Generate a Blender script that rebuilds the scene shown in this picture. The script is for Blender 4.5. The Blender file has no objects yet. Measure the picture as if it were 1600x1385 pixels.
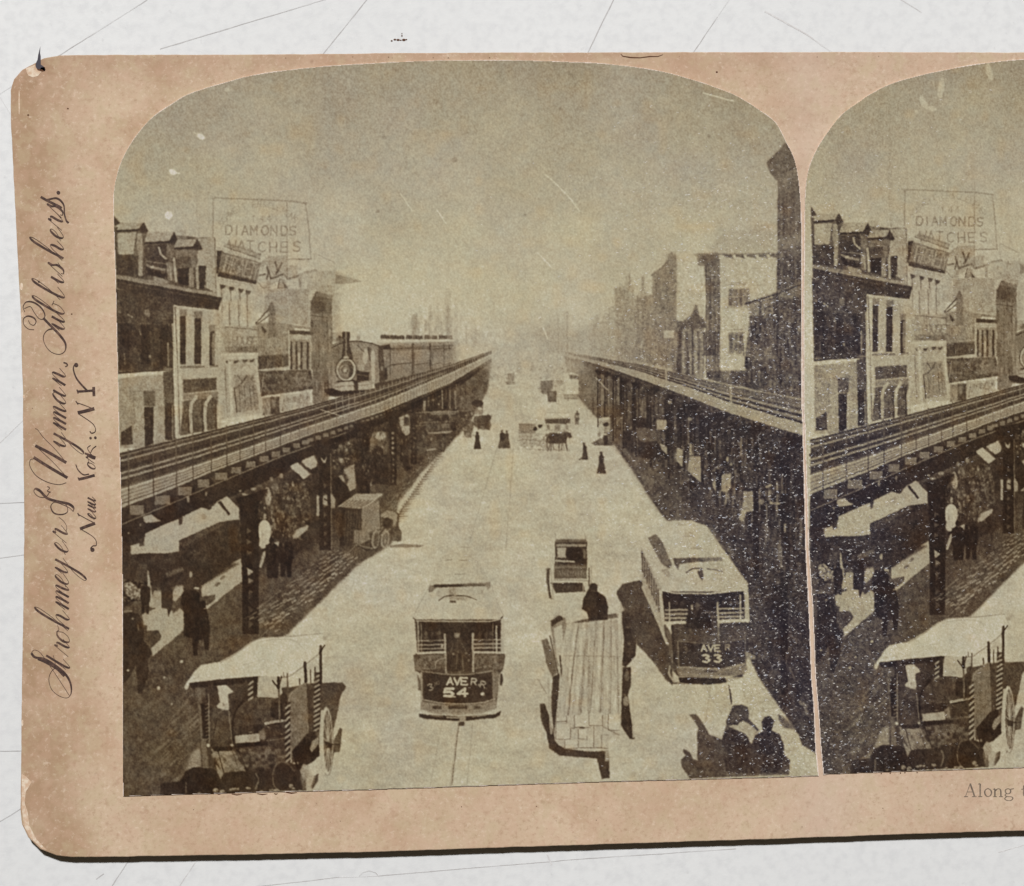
import bpy, math, random
import numpy as np
from mathutils import Vector, Matrix

# ------------------------------------------------------------------ scene, camera, light
sc = bpy.context.scene
FPX = 2400.0                      # focal length in photo pixels (photo 1600 x 1385)
DIST = 0.1714                     # camera to table along the view axis (m)
CX, CY = 800.0, 692.5
dx = Vector((42200.0, 692.0, -FPX)).normalized()       # world +X seen in camera axes
dy = Vector((-1616.0, 64700.0, -FPX)).normalized()     # world +Y seen in camera axes
dy = (dy - dx * dy.dot(dx)).normalized()
dz = dx.cross(dy)
M_wc = Matrix((dx, dy, dz)).transposed()               # world -> camera
M_cw = M_wc.transposed()
fwd = M_cw @ Vector((0, 0, -1))
CAM = -fwd * DIST
cam_d = bpy.data.cameras.new('camera')
cam = bpy.data.objects.new('camera', cam_d)
sc.collection.objects.link(cam)
cam.matrix_world = Matrix.Translation(CAM) @ M_cw.to_4x4()
cam_d.sensor_fit = 'HORIZONTAL'
cam_d.sensor_width = 36.0
cam_d.lens = 36.0 * FPX / 1600.0
cam_d.clip_start = 0.005
cam_d.clip_end = 50.0
sc.camera = cam

w = bpy.data.worlds.new('World')
sc.world = w
w.use_nodes = True
w.node_tree.nodes['Background'].inputs[0].default_value = (1.0, 0.78, 0.52, 1)
w.node_tree.nodes['Background'].inputs[1].default_value = 0.055

def lamp(name, loc, target, size, power, col):
    d = bpy.data.lights.new(name, 'AREA')
    d.shape = 'DISK'; d.size = size; d.energy = power; d.color = col
    o = bpy.data.objects.new(name, d)
    sc.collection.objects.link(o)
    o.location = loc
    o.rotation_euler = (Vector(target) - Vector(loc)).to_track_quat('-Z', 'Y').to_euler()
    return o
lamp('desk_lamp_light', (-0.30, 2.02, 2.60), (0, 0, 0), 0.26, 133.0, (1.0, 0.993, 0.98))

sc.view_settings.view_transform = 'Standard'
sc.view_settings.look = 'None'
sc.view_settings.exposure = 0.0
sc.view_settings.gamma = 1.0
sc.view_settings.use_curve_mapping = False

# ------------------------------------------------------------------ helpers
Mcw_np = np.array(M_cw); CAM_np = np.array(CAM)
def plane_xy(px, py, z=0.0):
    """photo pixel -> point of the horizontal plane at height z (arrays)"""
    px = np.asarray(px, float); py = np.asarray(py, float)
    d = np.stack([(px - CX) / FPX, -(py - CY) / FPX, -np.ones_like(px)], -1) @ Mcw_np.T
    t = (z - CAM_np[2]) / d[..., 2]
    return CAM_np[0] + d[..., 0] * t, CAM_np[1] + d[..., 1] * t
def P(x, y, z=0.0):
    a, b = plane_xy([x], [y], z)
    return (float(a[0]), float(b[0]), z)

TABLE_Z = 0.0
GAP = 0.00012            # the card rests almost flat
BOARD_T = 0.0011
BOARD_Z = GAP + BOARD_T
PRINT_Z = BOARD_Z + 0.00016

def srgb_lin(c):
    c = np.asarray(c, float) / 255.0
    return np.where(c <= 0.04045, c / 12.92, ((c + 0.055) / 1.055) ** 2.4)

def new_mesh_obj(name, verts, faces, mat, parent=None, smooth=False):
    me = bpy.data.meshes.new(name)
    me.from_pydata(verts, [], faces)
    me.update()
    o = bpy.data.objects.new(name, me)
    sc.collection.objects.link(o)
    if mat: me.materials.append(mat)
    if parent: o.parent = parent
    return o

def catmull(pts, n=8, closed=False):
    pts = [np.array(p, float) for p in pts]
    if len(pts) < 3: return [tuple(p) for p in pts]
    out = []
    m = len(pts)
    rng = range(m if closed else m - 1)
    for i in rng:
        p1 = pts[i]; p2 = pts[(i + 1) % m]
        p0 = pts[i - 1] if (i > 0 or closed) else 2 * p1 - p2
        p3 = pts[(i + 2) % m] if (i + 2 < m or closed) else 2 * p2 - p1
        for k in range(n):
            t = k / n
            out.append(tuple(0.5 * ((2 * p1) + (-p0 + p2) * t + (2 * p0 - 5 * p1 + 4 * p2 - p3) * t * t
                                    + (-p0 + 3 * p1 - 3 * p2 + p3) * t ** 3)))
    if not closed: out.append(tuple(pts[-1]))
    return out

# ------------------------------------------------------------------ print engine: a tone canvas in numpy
X0, Y0, CW, CH, SS = 168, 84, 1124, 1170, 2
rng = np.random.default_rng(7)

def box1(a, r, axis):
    if r < 1: return a
    k = 2 * r + 1
    pad = [(0, 0), (0, 0)]; pad[axis] = (r + 1, r)
    c = np.cumsum(np.pad(a, pad, mode='edge'), axis=axis, dtype=np.float64)
    if axis == 0: return ((c[k:] - c[:-k]) / k).astype(np.float32)
    return ((c[:, k:] - c[:, :-k]) / k).astype(np.float32)
def blur(a, r):
    r = int(round(r))
    for _ in range(2):
        a = box1(box1(a, r, 0), r, 1)
    return a

def vnoise(h, w_, cell, rs, cellx=None):
    cellx = cellx or cell
    gh, gw = int(h / cell) + 3, int(w_ / cellx) + 3
    g = rs.random((gh, gw)).astype(np.float32)
    yy = np.arange(h) / cell; xx = np.arange(w_) / cellx
    yi = yy.astype(int); xi = xx.astype(int)
    fy = (yy - yi)[:, None]; fx = (xx - xi)[None, :]
    fy = fy * fy * (3 - 2 * fy); fx = fx * fx * (3 - 2 * fx)
    a = g[yi][:, xi]; b = g[yi][:, xi + 1]; c = g[yi + 1][:, xi]; d = g[yi + 1][:, xi + 1]
    return ((a * (1 - fx) + b * fx) * (1 - fy) + (c * (1 - fx) + d * fx) * fy).astype(np.float32) - 0.5

class Canvas:
    def __init__(s):
        s.h, s.w = CH * SS, CW * SS
        s.T = np.full((s.h, s.w), 0.8, np.float32)
    def _pix(s, pts):
        return (np.array(pts, float) - (X0, Y0)) * SS
    def _box(s, q, pad):
        x0 = max(0, int(math.floor(q[:, 0].min() - pad))); x1 = min(s.w, int(math.ceil(q[:, 0].max() + pad)) + 1)
        y0 = max(0, int(math.floor(q[:, 1].min() - pad))); y1 = min(s.h, int(math.ceil(q[:, 1].max() + pad)) + 1)
        return x0, x1, y0, y1
    def polymask(s, pts, soft=0):
        q = s._pix(pts)
        pad = 2 + soft * SS * 2.2
        x0, x1, y0, y1 = s._box(q, pad)
        if x1 <= x0 or y1 <= y0: return None
        xs = np.arange(x0, x1) + 0.5; ys = np.arange(y0, y1) + 0.5
        m = np.zeros((y1 - y0, x1 - x0), bool)
        n = len(q)
        for i in range(n):
            ax, ay = q[i]; bx, by = q[(i + 1) % n]
            if ay == by: continue
            lo, hi = min(ay, by), max(ay, by)
            r0 = np.searchsorted(ys, lo); r1 = np.searchsorted(ys, hi)
            if r1 <= r0: continue
            xi = ax + (ys[r0:r1] - ay) * (bx - ax) / (by - ay)
            m[r0:r1] ^= xs[None, :] > xi[:, None]
        m = m.astype(np.float32)
        if soft > 0: m = blur(m, max(1, soft * SS * 0.7))
        return m, (x0, x1, y0, y1)
    def put(s, m, box, t, a=1.0):
        x0, x1, y0, y1 = box
        r = s.T[y0:y1, x0:x1]
        k = m * a
        r += (t - r) * k
    def poly(s, pts, t, a=1.0, soft=0):
        r = s.polymask(pts, soft)
        if r: s.put(r[0], r[1], t, a)
    def line(s, pts, wd, t, a=1.0):
        q = s._pix(pts); hw = wd * SS / 2
        x0, x1, y0, y1 = s._box(q, hw + 2)
        if x1 <= x0 or y1 <= y0: return
        if (x1 - x0) * (y1 - y0) > 250000 and len(q) > 2:      # long strokes: piecewise
            for i in range(len(q) - 1): s.line([pts[i], pts[i + 1]], wd, t, a)
            return
        m = np.zeros((y1 - y0, x1 - x0), np.float32)
        for i in range(len(q) - 1):
            ax, ay = q[i]; bx, by = q[i + 1]
            u0, u1, v0, v1 = s._box(q[i:i + 2], hw + 2)
            if u1 <= u0 or v1 <= v0: continue
            X = np.arange(u0, u1)[None, :] + 0.5; Y = np.arange(v0, v1)[:, None] + 0.5
            L = (bx - ax) ** 2 + (by - ay) ** 2 + 1e-9
            k = np.clip(((X - ax) * (bx - ax) + (Y - ay) * (by - ay)) / L, 0, 1)
            d = np.hypot(X - ax - k * (bx - ax), Y - ay - k * (by - ay))
            mm = np.clip(hw - d + 0.5, 0, min(1, 2 * hw))
            sub = m[v0 - y0:v1 - y0, u0 - x0:u1 - x0]
            np.maximum(sub, mm, out=sub)
        s.put(m, (x0, x1, y0, y1), t, a)
    def ell(s, cx, cy, rx, ry, t, a=1.0, soft=0, rot=0, n=28):
        c, d = math.cos(rot), math.sin(rot)
        pts = []
        for k in range(n):
            th = 2 * math.pi * k / n
            ex, ey = rx * math.cos(th), ry * math.sin(th)
            pts.append((cx + ex * c - ey * d, cy + ex * d + ey * c))
        s.poly(pts, t, a, soft)
    def glow(s, cx, cy, rx, ry, t, a):
        q = s._pix([(cx - 2.4 * rx, cy - 2.4 * ry), (cx + 2.4 * rx, cy + 2.4 * ry)])
        x0, x1, y0, y1 = s._box(q, 0)
        if x1 <= x0 or y1 <= y0: return
        X = (np.arange(x0, x1)[None, :] / SS + X0 - cx) / rx; Y = (np.arange(y0, y1)[:, None] / SS + Y0 - cy) / ry
        m = np.exp(-(X * X + Y * Y)).astype(np.float32)
        s.put(m, (x0, x1, y0, y1), t, a)
    def mottle(s, pts, amp, cell, rs, soft=1, cellx=None):
        """adds noise inside a polygon"""
        r = s.polymask(pts, soft)
        if not r: return
        m, (x0, x1, y0, y1) = r
        n = vnoise(y1 - y0, x1 - x0, cell * SS, rs, (cellx or cell) * SS) * 2
        s.T[y0:y1, x0:x1] += n * m * amp

cv = Canvas()
class Fr:
    """a drawing frame: origin and scale, so a detail can be laid out enlarged"""
    def __init__(s, x0, y0, k): s.o = (x0, y0); s.k = k
    def m(s, pts): return [(s.o[0] + x / s.k, s.o[1] + y / s.k) for x, y in pts]
    def p(s, pts, t, a=1.0, soft=0.5): cv.poly(s.m(pts), t, a, soft)
    def r(s, x0, y0, x1, y1, t, a=1.0, soft=0.5): s.p([(x0, y0), (x1, y0), (x1, y1), (x0, y1)], t, a, soft)
    def l(s, pts, wd, t, a=1.0): cv.line(s.m(pts), wd / s.k, t, a)
    def c(s, pts, wd, t, a=1.0): cv.line(s.m(catmull(pts, 6)), wd / s.k, t, a)
    def e(s, cx, cy, rx, ry, t, a=1.0, soft=0.5, rot=0):
        cv.ell(s.o[0] + cx / s.k, s.o[1] + cy / s.k, rx / s.k, ry / s.k, t, a, soft, rot)
    def n(s, pts, amp, cell, rs, soft=1, cellx=None): cv.mottle(s.m(pts), amp, cell, rs, soft, cellx)
    def man(s, x, y, h, t=0.06, wd=0.26, coat=0.55, lean=0.0, a=1.0):
        """standing figure: x, y of the feet"""
        w2 = h * wd / 2
        X = lambda f: x + lean * f * h
        s.e(X(.93), y - h * .925, h * .062, h * .075, t, a, .4)
        s.p([(X(.84) - w2 * .35, y - h * .86), (X(.84) + w2 * .35, y - h * .86), (X(.8) + w2, y - h * .8), (X(.5) + w2 * 1.05, y - h * .5),
             (X(coat * .6) + w2 * .9, y - h * (1 - coat) * .75), (X(.3) - w2 * .9, y - h * (1 - coat) * .75), (X(.5) - w2 * 1.05, y - h * .5), (X(.8) - w2, y - h * .8)], t, a, .4)
        s.p([(X(.4) - w2 * .8, y - h * .45), (X(.4) + w2 * .8, y - h * .45), (x + w2 * .75, y), (x + w2 * .25, y), (X(.3), y - h * .3), (x - w2 * .25, y), (x - w2 * .75, y - h * .02)], t, a, .4)
    def lady(s, x, y, h, t=0.1, wd=0.36, a=1.0, lean=0):
        s.e(x + lean * h, y - h * .93, h * .07, h * .07, t, a, .4)
        s.p([(x + lean * h - h * .04, y - h * .88), (x + lean * h + h * .04, y - h * .88), (x + h * .12, y - h * .75), (x + h * .1, y - h * .55), (x + h * wd * .5, y),
             (x - h * wd * .5, y), (x - h * .1, y - h * .55), (x - h * .12, y - h * .75)], t, a, .5)

GL = {  # block letters, unit box, y down
 'A': [[(0, 1), (.5, 0), (1, 1)], [(.2, .65), (.8, .65)]], 'V': [[(0, 0), (.5, 1), (1, 0)]],
 'E': [[(1, 0), (0, 0), (0, 1), (1, 1)], [(0, .5), (.8, .5)]], 'R': [[(0, 1), (0, 0), (.8, 0), (1, .25), (.8, .5), (0, .5)], [(.5, .5), (1, 1)]],
 '3': [[(0, .1), (.5, 0), (.9, .2), (.4, .45), (1, .7), (.6, 1), (0, .9)]], '5': [[(1, 0), (.1, 0), (0, .45), (.6, .38), (1, .65), (.7, 1), (0, .92)]],
 '4': [[(.75, 1), (.75, 0), (0, .68), (1, .68)]], '8': [[(.5, .48), (.1, .25), (.5, 0), (.9, .25), (.5, .48), (0, .75), (.5, 1), (1, .75), (.5, .48)]],
 'D': [[(0, 0), (0, 1), (.65, 1), (1, .7), (1, .3), (.65, 0), (0, 0)]], 'I': [[(.5, 0), (.5, 1)]], 'M': [[(0, 1), (0, 0), (.5, .7), (1, 0), (1, 1)]],
 'O': [[(.3, 0), (.7, 0), (1, .3), (1, .7), (.7, 1), (.3, 1), (0, .7), (0, .3), (.3, 0)]], 'N': [[(0, 1), (0, 0), (1, 1), (1, 0)]],
 'S': [[(1, .12), (.6, 0), (.1, .12), (.1, .4), (.9, .6), (.9, .88), (.5, 1), (0, .88)]], 'W': [[(0, 0), (.25, 1), (.5, .3), (.75, 1), (1, 0)]],
 'T': [[(0, 0), (1, 0)], [(.5, 0), (.5, 1)]], 'C': [[(1, .15), (.6, 0), (.1, .2), (0, .5), (.1, .8), (.6, 1), (1, .85)]],
 'H': [[(0, 0), (0, 1)], [(1, 0), (1, 1)], [(0, .5), (1, .5)]], 'L': [[(0, 0), (0, 1), (.9, 1)]], 'G': [[(1, .15), (.6, 0), (.1, .2), (0, .5), (.1, .8), (.6, 1), (1, .85), (1, .55), (.6, .55)]],
 'Y': [[(0, 0), (.5, .5), (1, 0)], [(.5, .5), (.5, 1)]], 'U': [[(0, 0), (0, .75), (.3, 1), (.7, 1), (1, .75), (1, 0)]],
 '1': [[(.2, .2), (.5, 0), (.5, 1)]], '&': [[(1, 1), (.2, .3), (.5, 0), (.7, .25), (0, .75), (.4, 1), (.9, .6)]], '.': [[(.3, .95), (.45, 1)]], '6': [[(.8, 0), (.1, .5), (.1, .9), (.6, 1), (1, .75), (.6, .5), (.1, .7)]]}
def word(fr, txt, pts, hgt, lw, t, a=1.0, fill=.68):
    """letters centred on given points (x, y[, rot, scale]) of a frame"""
    for ch, q in zip(txt, pts):
        x, y = q[0], q[1]; rot = q[2] if len(q) > 2 else 0; sx = q[3] if len(q) > 3 else fill
        c, d = math.cos(rot), math.sin(rot)
        for st in GL.get(ch, []):
            pp = []
            for u, v in st:
                ex, ey = (u - .5) * hgt * sx, (v - .5) * hgt
                pp.append((x + ex * c - ey * d, y + ex * d + ey * c))
            fr.l(pp, lw, t, a)
# ------------------------------------------------------------------ the printed street view
R_ = random.Random(11)
rs = np.random.default_rng(5)
fA = Fr(170, 290, 6.925); fB = Fr(330, 290, 6.925); fC = Fr(170, 470, 6.02); fD = Fr(330, 470, 6.02); fE = Fr(480, 400, 5.327)
fF = Fr(740, 480, 5.327); fG = Fr(900, 360, 5.325); fH = Fr(1060, 220, 5.327); fI = Fr(180, 640, 5.327); fJ = Fr(440, 580, 4.947)
fK = Fr(180, 880, 5.327); fL = Fr(250, 980, 4.947); fM = Fr(600, 840, 4.617); fN = Fr(820, 800, 3.297); fO = Fr(960, 780, 4.328)
fQ = Fr(1040, 1040, 6.4); fR = Fr(1060, 400, 5.77); fS = Fr(860, 540, 5.77); fT = Fr(1020, 580, 4.948); fU = Fr(1120, 830, 5.772); fV = Fr(600, 580, 8.889)
f1 = Fr(0, 0, 1.0)

def paint_sky():
    H = cv.h; yy = (np.arange(H) / SS + Y0)[:, None]; xx = (np.arange(cv.w) / SS + X0)[None, :]
    t = np.interp(yy, [84, 150, 260, 380, 480, 560, 1260], [.64, .685, .75, .805, .84, .85, .80])
    t = t - .05 * np.clip((xx - 950) / 300, 0, 1) * np.clip((500 - yy) / 300, 0, 1) - .03 * np.clip((420 - xx) / 250, 0, 1) * (yy < 400)
    cv.T[:] = t.astype(np.float32)
    cv.T += vnoise(cv.h, cv.w, 180, rs) * .05 + vnoise(cv.h, cv.w, 60, rs) * .03 + vnoise(cv.h, cv.w, 22, rs) * .018 + vnoise(cv.h, cv.w, 9, rs, 5) * .02
    cv.glow(640, 470, 120, 70, .88, .5); cv.glow(830, 500, 60, 60, .83, .3)

def paint_right_buildings():
    # far hazy masses
    cv.glow(850, 540, 50, 40, .66, .35)
    fG.p([(-80, 1030), (0, 1060), (200, 1080), (330, 1080), (330, 700), (320, 480), (440, 470), (450, 560), (530, 540), (550, 390), (575, 390), (580, 540), (640, 540), (640, 370), (700, 340), (700, 310),
          (760, 250), (760, 190), (820, 190), (835, 230), (835, 740), (1065, 740), (1065, 1240), (560, 1130), (300, 1050), (0, 1040), (-100, 1030), (-60, 900), (0, 850), (130, 760), (150, 860), (230, 640)], .60, .55, 4)
    fG.p([(320, 480), (440, 480), (440, 750), (520, 560), (640, 540), (640, 380), (700, 380), (700, 320), (760, 260), (770, 200), (835, 210), (835, 1160), (330, 1080)], .52, .6, 2)
    fG.p([(640, 380), (700, 330), (760, 250), (770, 195), (830, 200), (835, 1150), (700, 1140), (650, 700)], .46, .5, 1.5)
    fG.r(800, 760, 1065, 1230, .38, .75, 1.5)
    fG.r(850, 500, 1065, 760, .73, .6, 1)
    fG.p([(800, 740), (880, 760), (960, 700), (985, 620), (1005, 620), (1030, 720), (1065, 740), (1065, 800), (800, 800)], .36, .7, 1)
    for x in (560, 660): fG.r(x - 12, 1060, x + 12, 1150, .62, .6, 1)
    for x, y0, y1, t in ((920, 820, 1000, .6), (1010, 880, 1220, .62), (900, 1000, 1180, .55), (1040, 900, 1100, .2), (960, 880, 990, .22), (850, 1050, 1180, .27), (970, 1040, 1200, .25)):
        fG.r(x - 16, y0, x + 16, y1, t, .7, .7)
    fG.r(730, 840, 790, 905, .8, .8, .8); fG.r(790, 870, 830, 900, .78, .6, .8)
    for i in range(70):
        x = R_.uniform(330, 800); y = R_.uniform(620, 1050); fG.r(x, y, x + R_.uniform(6, 14), y + R_.uniform(20, 60), R_.choice([.36, .42, .62, .66]), .35, .8)
    for i in range(60):
        x = R_.uniform(-60, 330); y = R_.uniform(850, 1040); fG.r(x, y, x + R_.uniform(6, 14), y + R_.uniform(20, 60), R_.choice([.5, .56, .74]), .3, 1)
    clutter(f1, [(962, 470), (1030, 440), (1056, 420), (1060, 560), (1090, 590), (1000, 565), (960, 555)], 420, .8, 2.4, 2, 9, [.32, .4, .5, .6, .68], .4, 11)
    clutter(f1, [(880, 520), (960, 500), (965, 558), (900, 550)], 200, .8, 2.4, 2, 8, [.55, .62, .72, .78], .4, 12)
    clutter(f1, [(1058, 505), (1100, 500), (1104, 590), (1062, 585)], 160, .8, 2.4, 2, 9, [.16, .3, .5, .66], .5, 13)
    # mid block with side wall and cornice
    fH.p([(370, 770), (560, 735), (620, 700), (820, 690), (830, 950), (330, 950), (240, 900)], .70, .75, 1.5)
    fH.p([(120, 940), (330, 930), (340, 1385), (235, 1385), (215, 1050)], .46, .8, 1.2)
    fR.p([(230, 30), (375, 30), (375, 1100), (250, 1110), (240, 560), (250, 300)], .40, .85, 1)
    fH.r(345, 980, 825, 1385, .77, .9, 1)
    fR.p([(375, 20), (890, 10), (885, 330), (640, 370), (625, 900), (600, 1020), (380, 1020)], .78, .85, 1)
    for x in range(380, 830, 95): fH.p([(x, 945), (x + 60, 940), (x + 80, 985), (x + 55, 975), (x, 965)], .33, .85, .4)
    fH.l([(150, 945), (830, 935)], 10, .5, .6)
    fH.r(160, 950, 330, 1040, .40, .6, 1)
    for (x0, y0, x1, y1) in ((450, 300, 505, 450), (520, 330, 570, 440), (580, 290, 640, 430), (455, 690, 500, 880), (515, 690, 575, 880)):
        fR.r(x0, y0, x1, y1, .42, .75, .8)
    fR.l([(450, 690), (600, 690)], 8, .5, .6); fR.l([(440, 470), (630, 455)], 12, .68, .6); fR.l([(450, 240), (620, 240)], 10, .55, .5)
    fR.l([(575, 690), (590, 900)], 8, .15, .8)
    for i in range(26):
        x = R_.uniform(245, 370); fR.r(x, R_.uniform(150, 500), x + 7, R_.uniform(600, 1000), R_.choice([.3, .5]), .35, .5)
    fR.r(215, 680, 360, 900, .2, .7, 1.5)
    for (x, y0, y1, t) in ((20, 650, 820, .25), (60, 650, 830, .62), (120, 660, 880, .22), (170, 640, 1080, .64), (205, 700, 1090, .6), (90, 900, 1060, .3), (20, 880, 1050, .3)):
        fR.r(x - 14, y0, x + 14, y1, t, .7, .8)
    fR.p([(0, 590), (60, 600), (130, 570), (150, 450), (175, 560), (245, 590), (245, 650), (0, 640)], .36, .8, 1)
    # near dark facade
    fH.p([(730, 180), (830, 80), (880, 20), (920, 20), (1040, 300), (1060, 1400), (820, 1400), (825, 340), (760, 270)], .38, .95, 1)
    fH.p([(850, 830), (1020, 800), (1040, 1385), (830, 1385)], .35, .7, 2)
    fH.p([(830, 820), (1000, 780), (1010, 820), (850, 880)], .5, .5, 1)
    fH.p([(830, 340), (1000, 270), (1005, 360), (835, 420)], .43, .5, 1)
    for i in range(16):
        x = 840 + i * 13 + R_.uniform(-3, 3); fH.l([(x, 420), (x + 3, 1360)], R_.uniform(3, 7), R_.choice([.28, .46, .3]), .35)
    fR.p([(890, 20), (1105, 0), (1110, 1330), (700, 1230), (600, 1180), (600, 900), (640, 540), (870, 520), (880, 330)], .27, .8, 1.5)
    fR.p([(640, 440), (860, 380), (870, 500), (640, 580)], .50, .7, 1)
    fR.p([(880, 300), (1105, 250), (1105, 370), (880, 400)], .36, .8, 1)
    fR.p([(580, 440), (860, 375), (870, 385), (600, 445)], .07, .9, .4)
    fR.r(850, 330, 885, 530, .13, .8, .6)
    fR.p([(620, 850), (830, 830), (830, 910), (610, 910)], .42, .7, 1)
    fR.r(600, 910, 660, 1010, .08, .8, .8)
    fR.p([(250, 1040), (600, 1030), (720, 1200), (480, 1170), (260, 1110)], .2, .8, 1.5)
    fR.p([(390, 1030), (470, 1030), (470, 1130), (390, 1120)], .55, .5, 2)
    for i in range(60):
        x = R_.uniform(640, 1090); y = R_.uniform(540, 1150); fR.r(x, y, x + R_.uniform(8, 25), y + R_.uniform(40, 150), R_.choice([.1, .12, .3, .36]), .35, 1)
    fR.n([(600, 520), (1110, 400), (1110, 1300), (600, 1180)], .07, 5, rs)
    clutter(fR, [(640, 560), (880, 420), (1105, 370), (1108, 1320), (640, 1190), (600, 1020)], 420, 1, 4, 3, 14, [.1, .14, .2, .3, .38, .44], .4, 14)
    clutter(fR, [(880, 30), (1105, 10), (1105, 370), (880, 400)], 120, 1, 3, 6, 20, [.2, .3, .44, .5], .35, 15)

def paint_left_buildings():
    # pole and roof signs
    f1.l([(308, 150), (312, 372)], 3.2, .70, .6)
    fB.p([(30, 145), (1020, 185), (1075, 800), (30, 700)], .80, .25, 1)
    fB.l([(0, 135), (180, 140), (440, 150), (820, 165), (1030, 190)], 16, .54, .75)
    fB.l([(1020, 190), (1050, 420), (1078, 790)], 16, .57, .7); fB.l([(20, 140), (20, 330), (15, 600)], 18, .54, .6)
    fB.l([(820, 800), (1080, 795)], 15, .46, .7)
    fB.l([(815, 60), (820, 180)], 6, .66, .5); fB.l([(235, 50), (215, 140)], 6, .66, .5)
    arc = []
    for i in range(19):
        th = math.radians(-152 + i * 124 / 18)
        arc.append((520 + 470 * math.cos(th), 600 + 400 * math.sin(th), (th + math.pi / 2) * .75))
    word(fB, 'SCHWEITZER&CLEMENSI', arc, 62, 9, .58, .65)
    word(fB, '144', [(455, 355), (545, 355), (620, 355)], 62, 11, .56, .7)
    xs = [190, 275, 365, 460, 580, 675, 790, 880]
    word(fB, 'DIAMONDS', [(x, 480 + (x - 190) * .015) for x in xs], 98, 17, .50, .75)
    word(fB, 'WATCHES', [(230, 650), (325, 650), (420, 655), (545, 665), (670, 665), (790, 665), (925, 660)], 108, 16, .50, .75)
    # far right of left row: hazy blocks behind
    fB.p([(1120, 735), (1330, 830), (1330, 920), (1120, 920)], .80, .3, 1)
    fB.l([(1120, 735), (1330, 835)], 9, .55, .7)
    fB.l([(1112, 740), (1118, 1100)], 7, .62, .6); fB.l([(1330, 830), (1335, 1150)], 7, .62, .6)
    fB.p([(1190, 740), (1215, 600), (1245, 680), (1260, 770)], .68, .35, 1)
    fE.p([(0, 130), (230, 120), (455, 210), (320, 235), (230, 300), (0, 300)], .66, .7, 1)
    fE.p([(235, 150), (455, 212), (340, 232), (235, 235)], .40, .8, .8)
    fE.p([(0, 140), (70, 130), (70, 620), (0, 620)], .72, .7, 1)
    fE.p([(70, 240), (220, 250), (200, 620), (40, 620)], .62, .7, 1)
    fE.p([(60, 290), (205, 340), (190, 470), (25, 440)], .30, .9, .8)
    fE.p([(70, 300), (210, 335), (205, 360), (62, 325)], .48, .7, .5)
    fE.p([(190, 470), (280, 500), (280, 620), (190, 620)], .66, .6, 2)
    fE.p([(210, 300), (290, 310), (270, 420), (220, 500)], .58, .6, 1.5)
    fE.r(20, 470, 180, 640, .50, .7, 1)
    for x in (38, 80, 120, 160): fE.r(x - 9, 530, x + 9, 640, .24, .75, .5)
    fB.p([(620, 760), (830, 750), (835, 980), (560, 1120), (500, 1040), (500, 860)], .60, .75, 1)
    fB.p([(490, 900), (600, 860), (640, 1000), (560, 1100), (480, 1020)], .80, .8, 1)
    for q in ([(600, 880), (640, 1000)], [(690, 830), (720, 930)], [(760, 840), (700, 960)], [(520, 970), (580, 960)], [(640, 1010), (780, 960)], [(620, 940), (600, 1010)]):
        fB.l(q, 22, .36, .8)
    fB.l([(500, 1040), (560, 1110), (640, 1100)], 14, .5, .7)
    fB.r(830, 810, 925, 860, .86, .8, .6); fB.r(835, 865, 930, 980, .62, .7, .8)
    fB.l([(780, 960), (830, 1010), (930, 980), (1010, 945), (1130, 918)], 26, .45, .8)
    fB.p([(940, 950), (1130, 915), (1130, 1110), (960, 1110)], .74, .7, .8)
    fB.r(945, 990, 975, 1110, .5, .6, .5)
    fB.l([(818, 180), (820, 1000)], 12, .55, .7)
    # plain stone block behind
    fB.p([(570, 1120), (1050, 1120), (1060, 1385), (570, 1385)], .63, .95, .6)
    fD.p([(600, 0), (930, 0), (940, 245), (600, 190)], .65, .95, .8)
    fB.p([(740, 1010), (790, 1010), (830, 1115), (715, 1115)], .50, .7, .8); fB.p([(770, 1030), (830, 1110), (790, 1112)], .3, .8, .5); fB.l([(740, 1010), (715, 1110)], 12, .3, .8)
    fB.p([(1050, 1130), (1130, 1130), (1080, 1385), (1050, 1385)], .76, .8, .6)
    fB.p([(1130, 1150), (1310, 1190), (1300, 1385), (1070, 1385), (1090, 1230)], .27, .85, .8)
    fB.p([(1140, 1150), (1320, 1190), (1310, 1230), (1130, 1190)], .47, .8, .6)
    # gaiety-like sign block and pilasters
    fB.p([(130, 650), (180, 610), (545, 735), (525, 800)], .58, .9, .5)
    fB.l([(140, 660), (520, 790)], 12, .40, .8); fB.l([(175, 630), (540, 750)], 8, .42, .7)
    fB.p([(110, 680), (520, 800), (500, 850), (100, 720)], .72, .8, .6)
    fB.p([(60, 700), (120, 705), (75, 970), (50, 940)], .17, .95, .5)
    fB.p([(115, 715), (535, 830), (490, 1060), (65, 975)], .44, .95, .5)
    fB.p([(75, 930), (490, 1035), (480, 1070), (65, 985)], .16, .85, .8)
    word(fB, 'THEGAIETY', [(150 + i * 40 + (14 if i > 2 else 0), 838 + i * 11, .24, .42) for i in range(9)], 165, 15, .64, .85)
    for i in range(22): fB.l([(120 + i * 17, 735 + i * 4.6), (105 + i * 17, 960 + i * 4)], 3, .34, .35)
    fB.p([(60, 985), (500, 1070), (560, 1120), (400, 1140), (60, 1040)], .74, .9, .6)
    fB.l([(80, 1010), (440, 1080)], 14, .6, .7)
    fB.p([(80, 1060), (570, 1120), (565, 1385), (100, 1385)], .74, .95, .5)
    for x, y in ((90, 1070), (190, 1090), (290, 1110), (370, 1130)):
        fB.p([(x, y), (x + 62, y + 12), (x + 50, y + 45), (x + 8, y + 55)], .2, .85, .5)
        fB.l([(x + 18, y + 40), (x + 25, 1400)], 14, .42, .75)
    fD.p([(90, 0), (430, 0), (420, 250), (90, 240)], .74, .8, .5)
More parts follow.
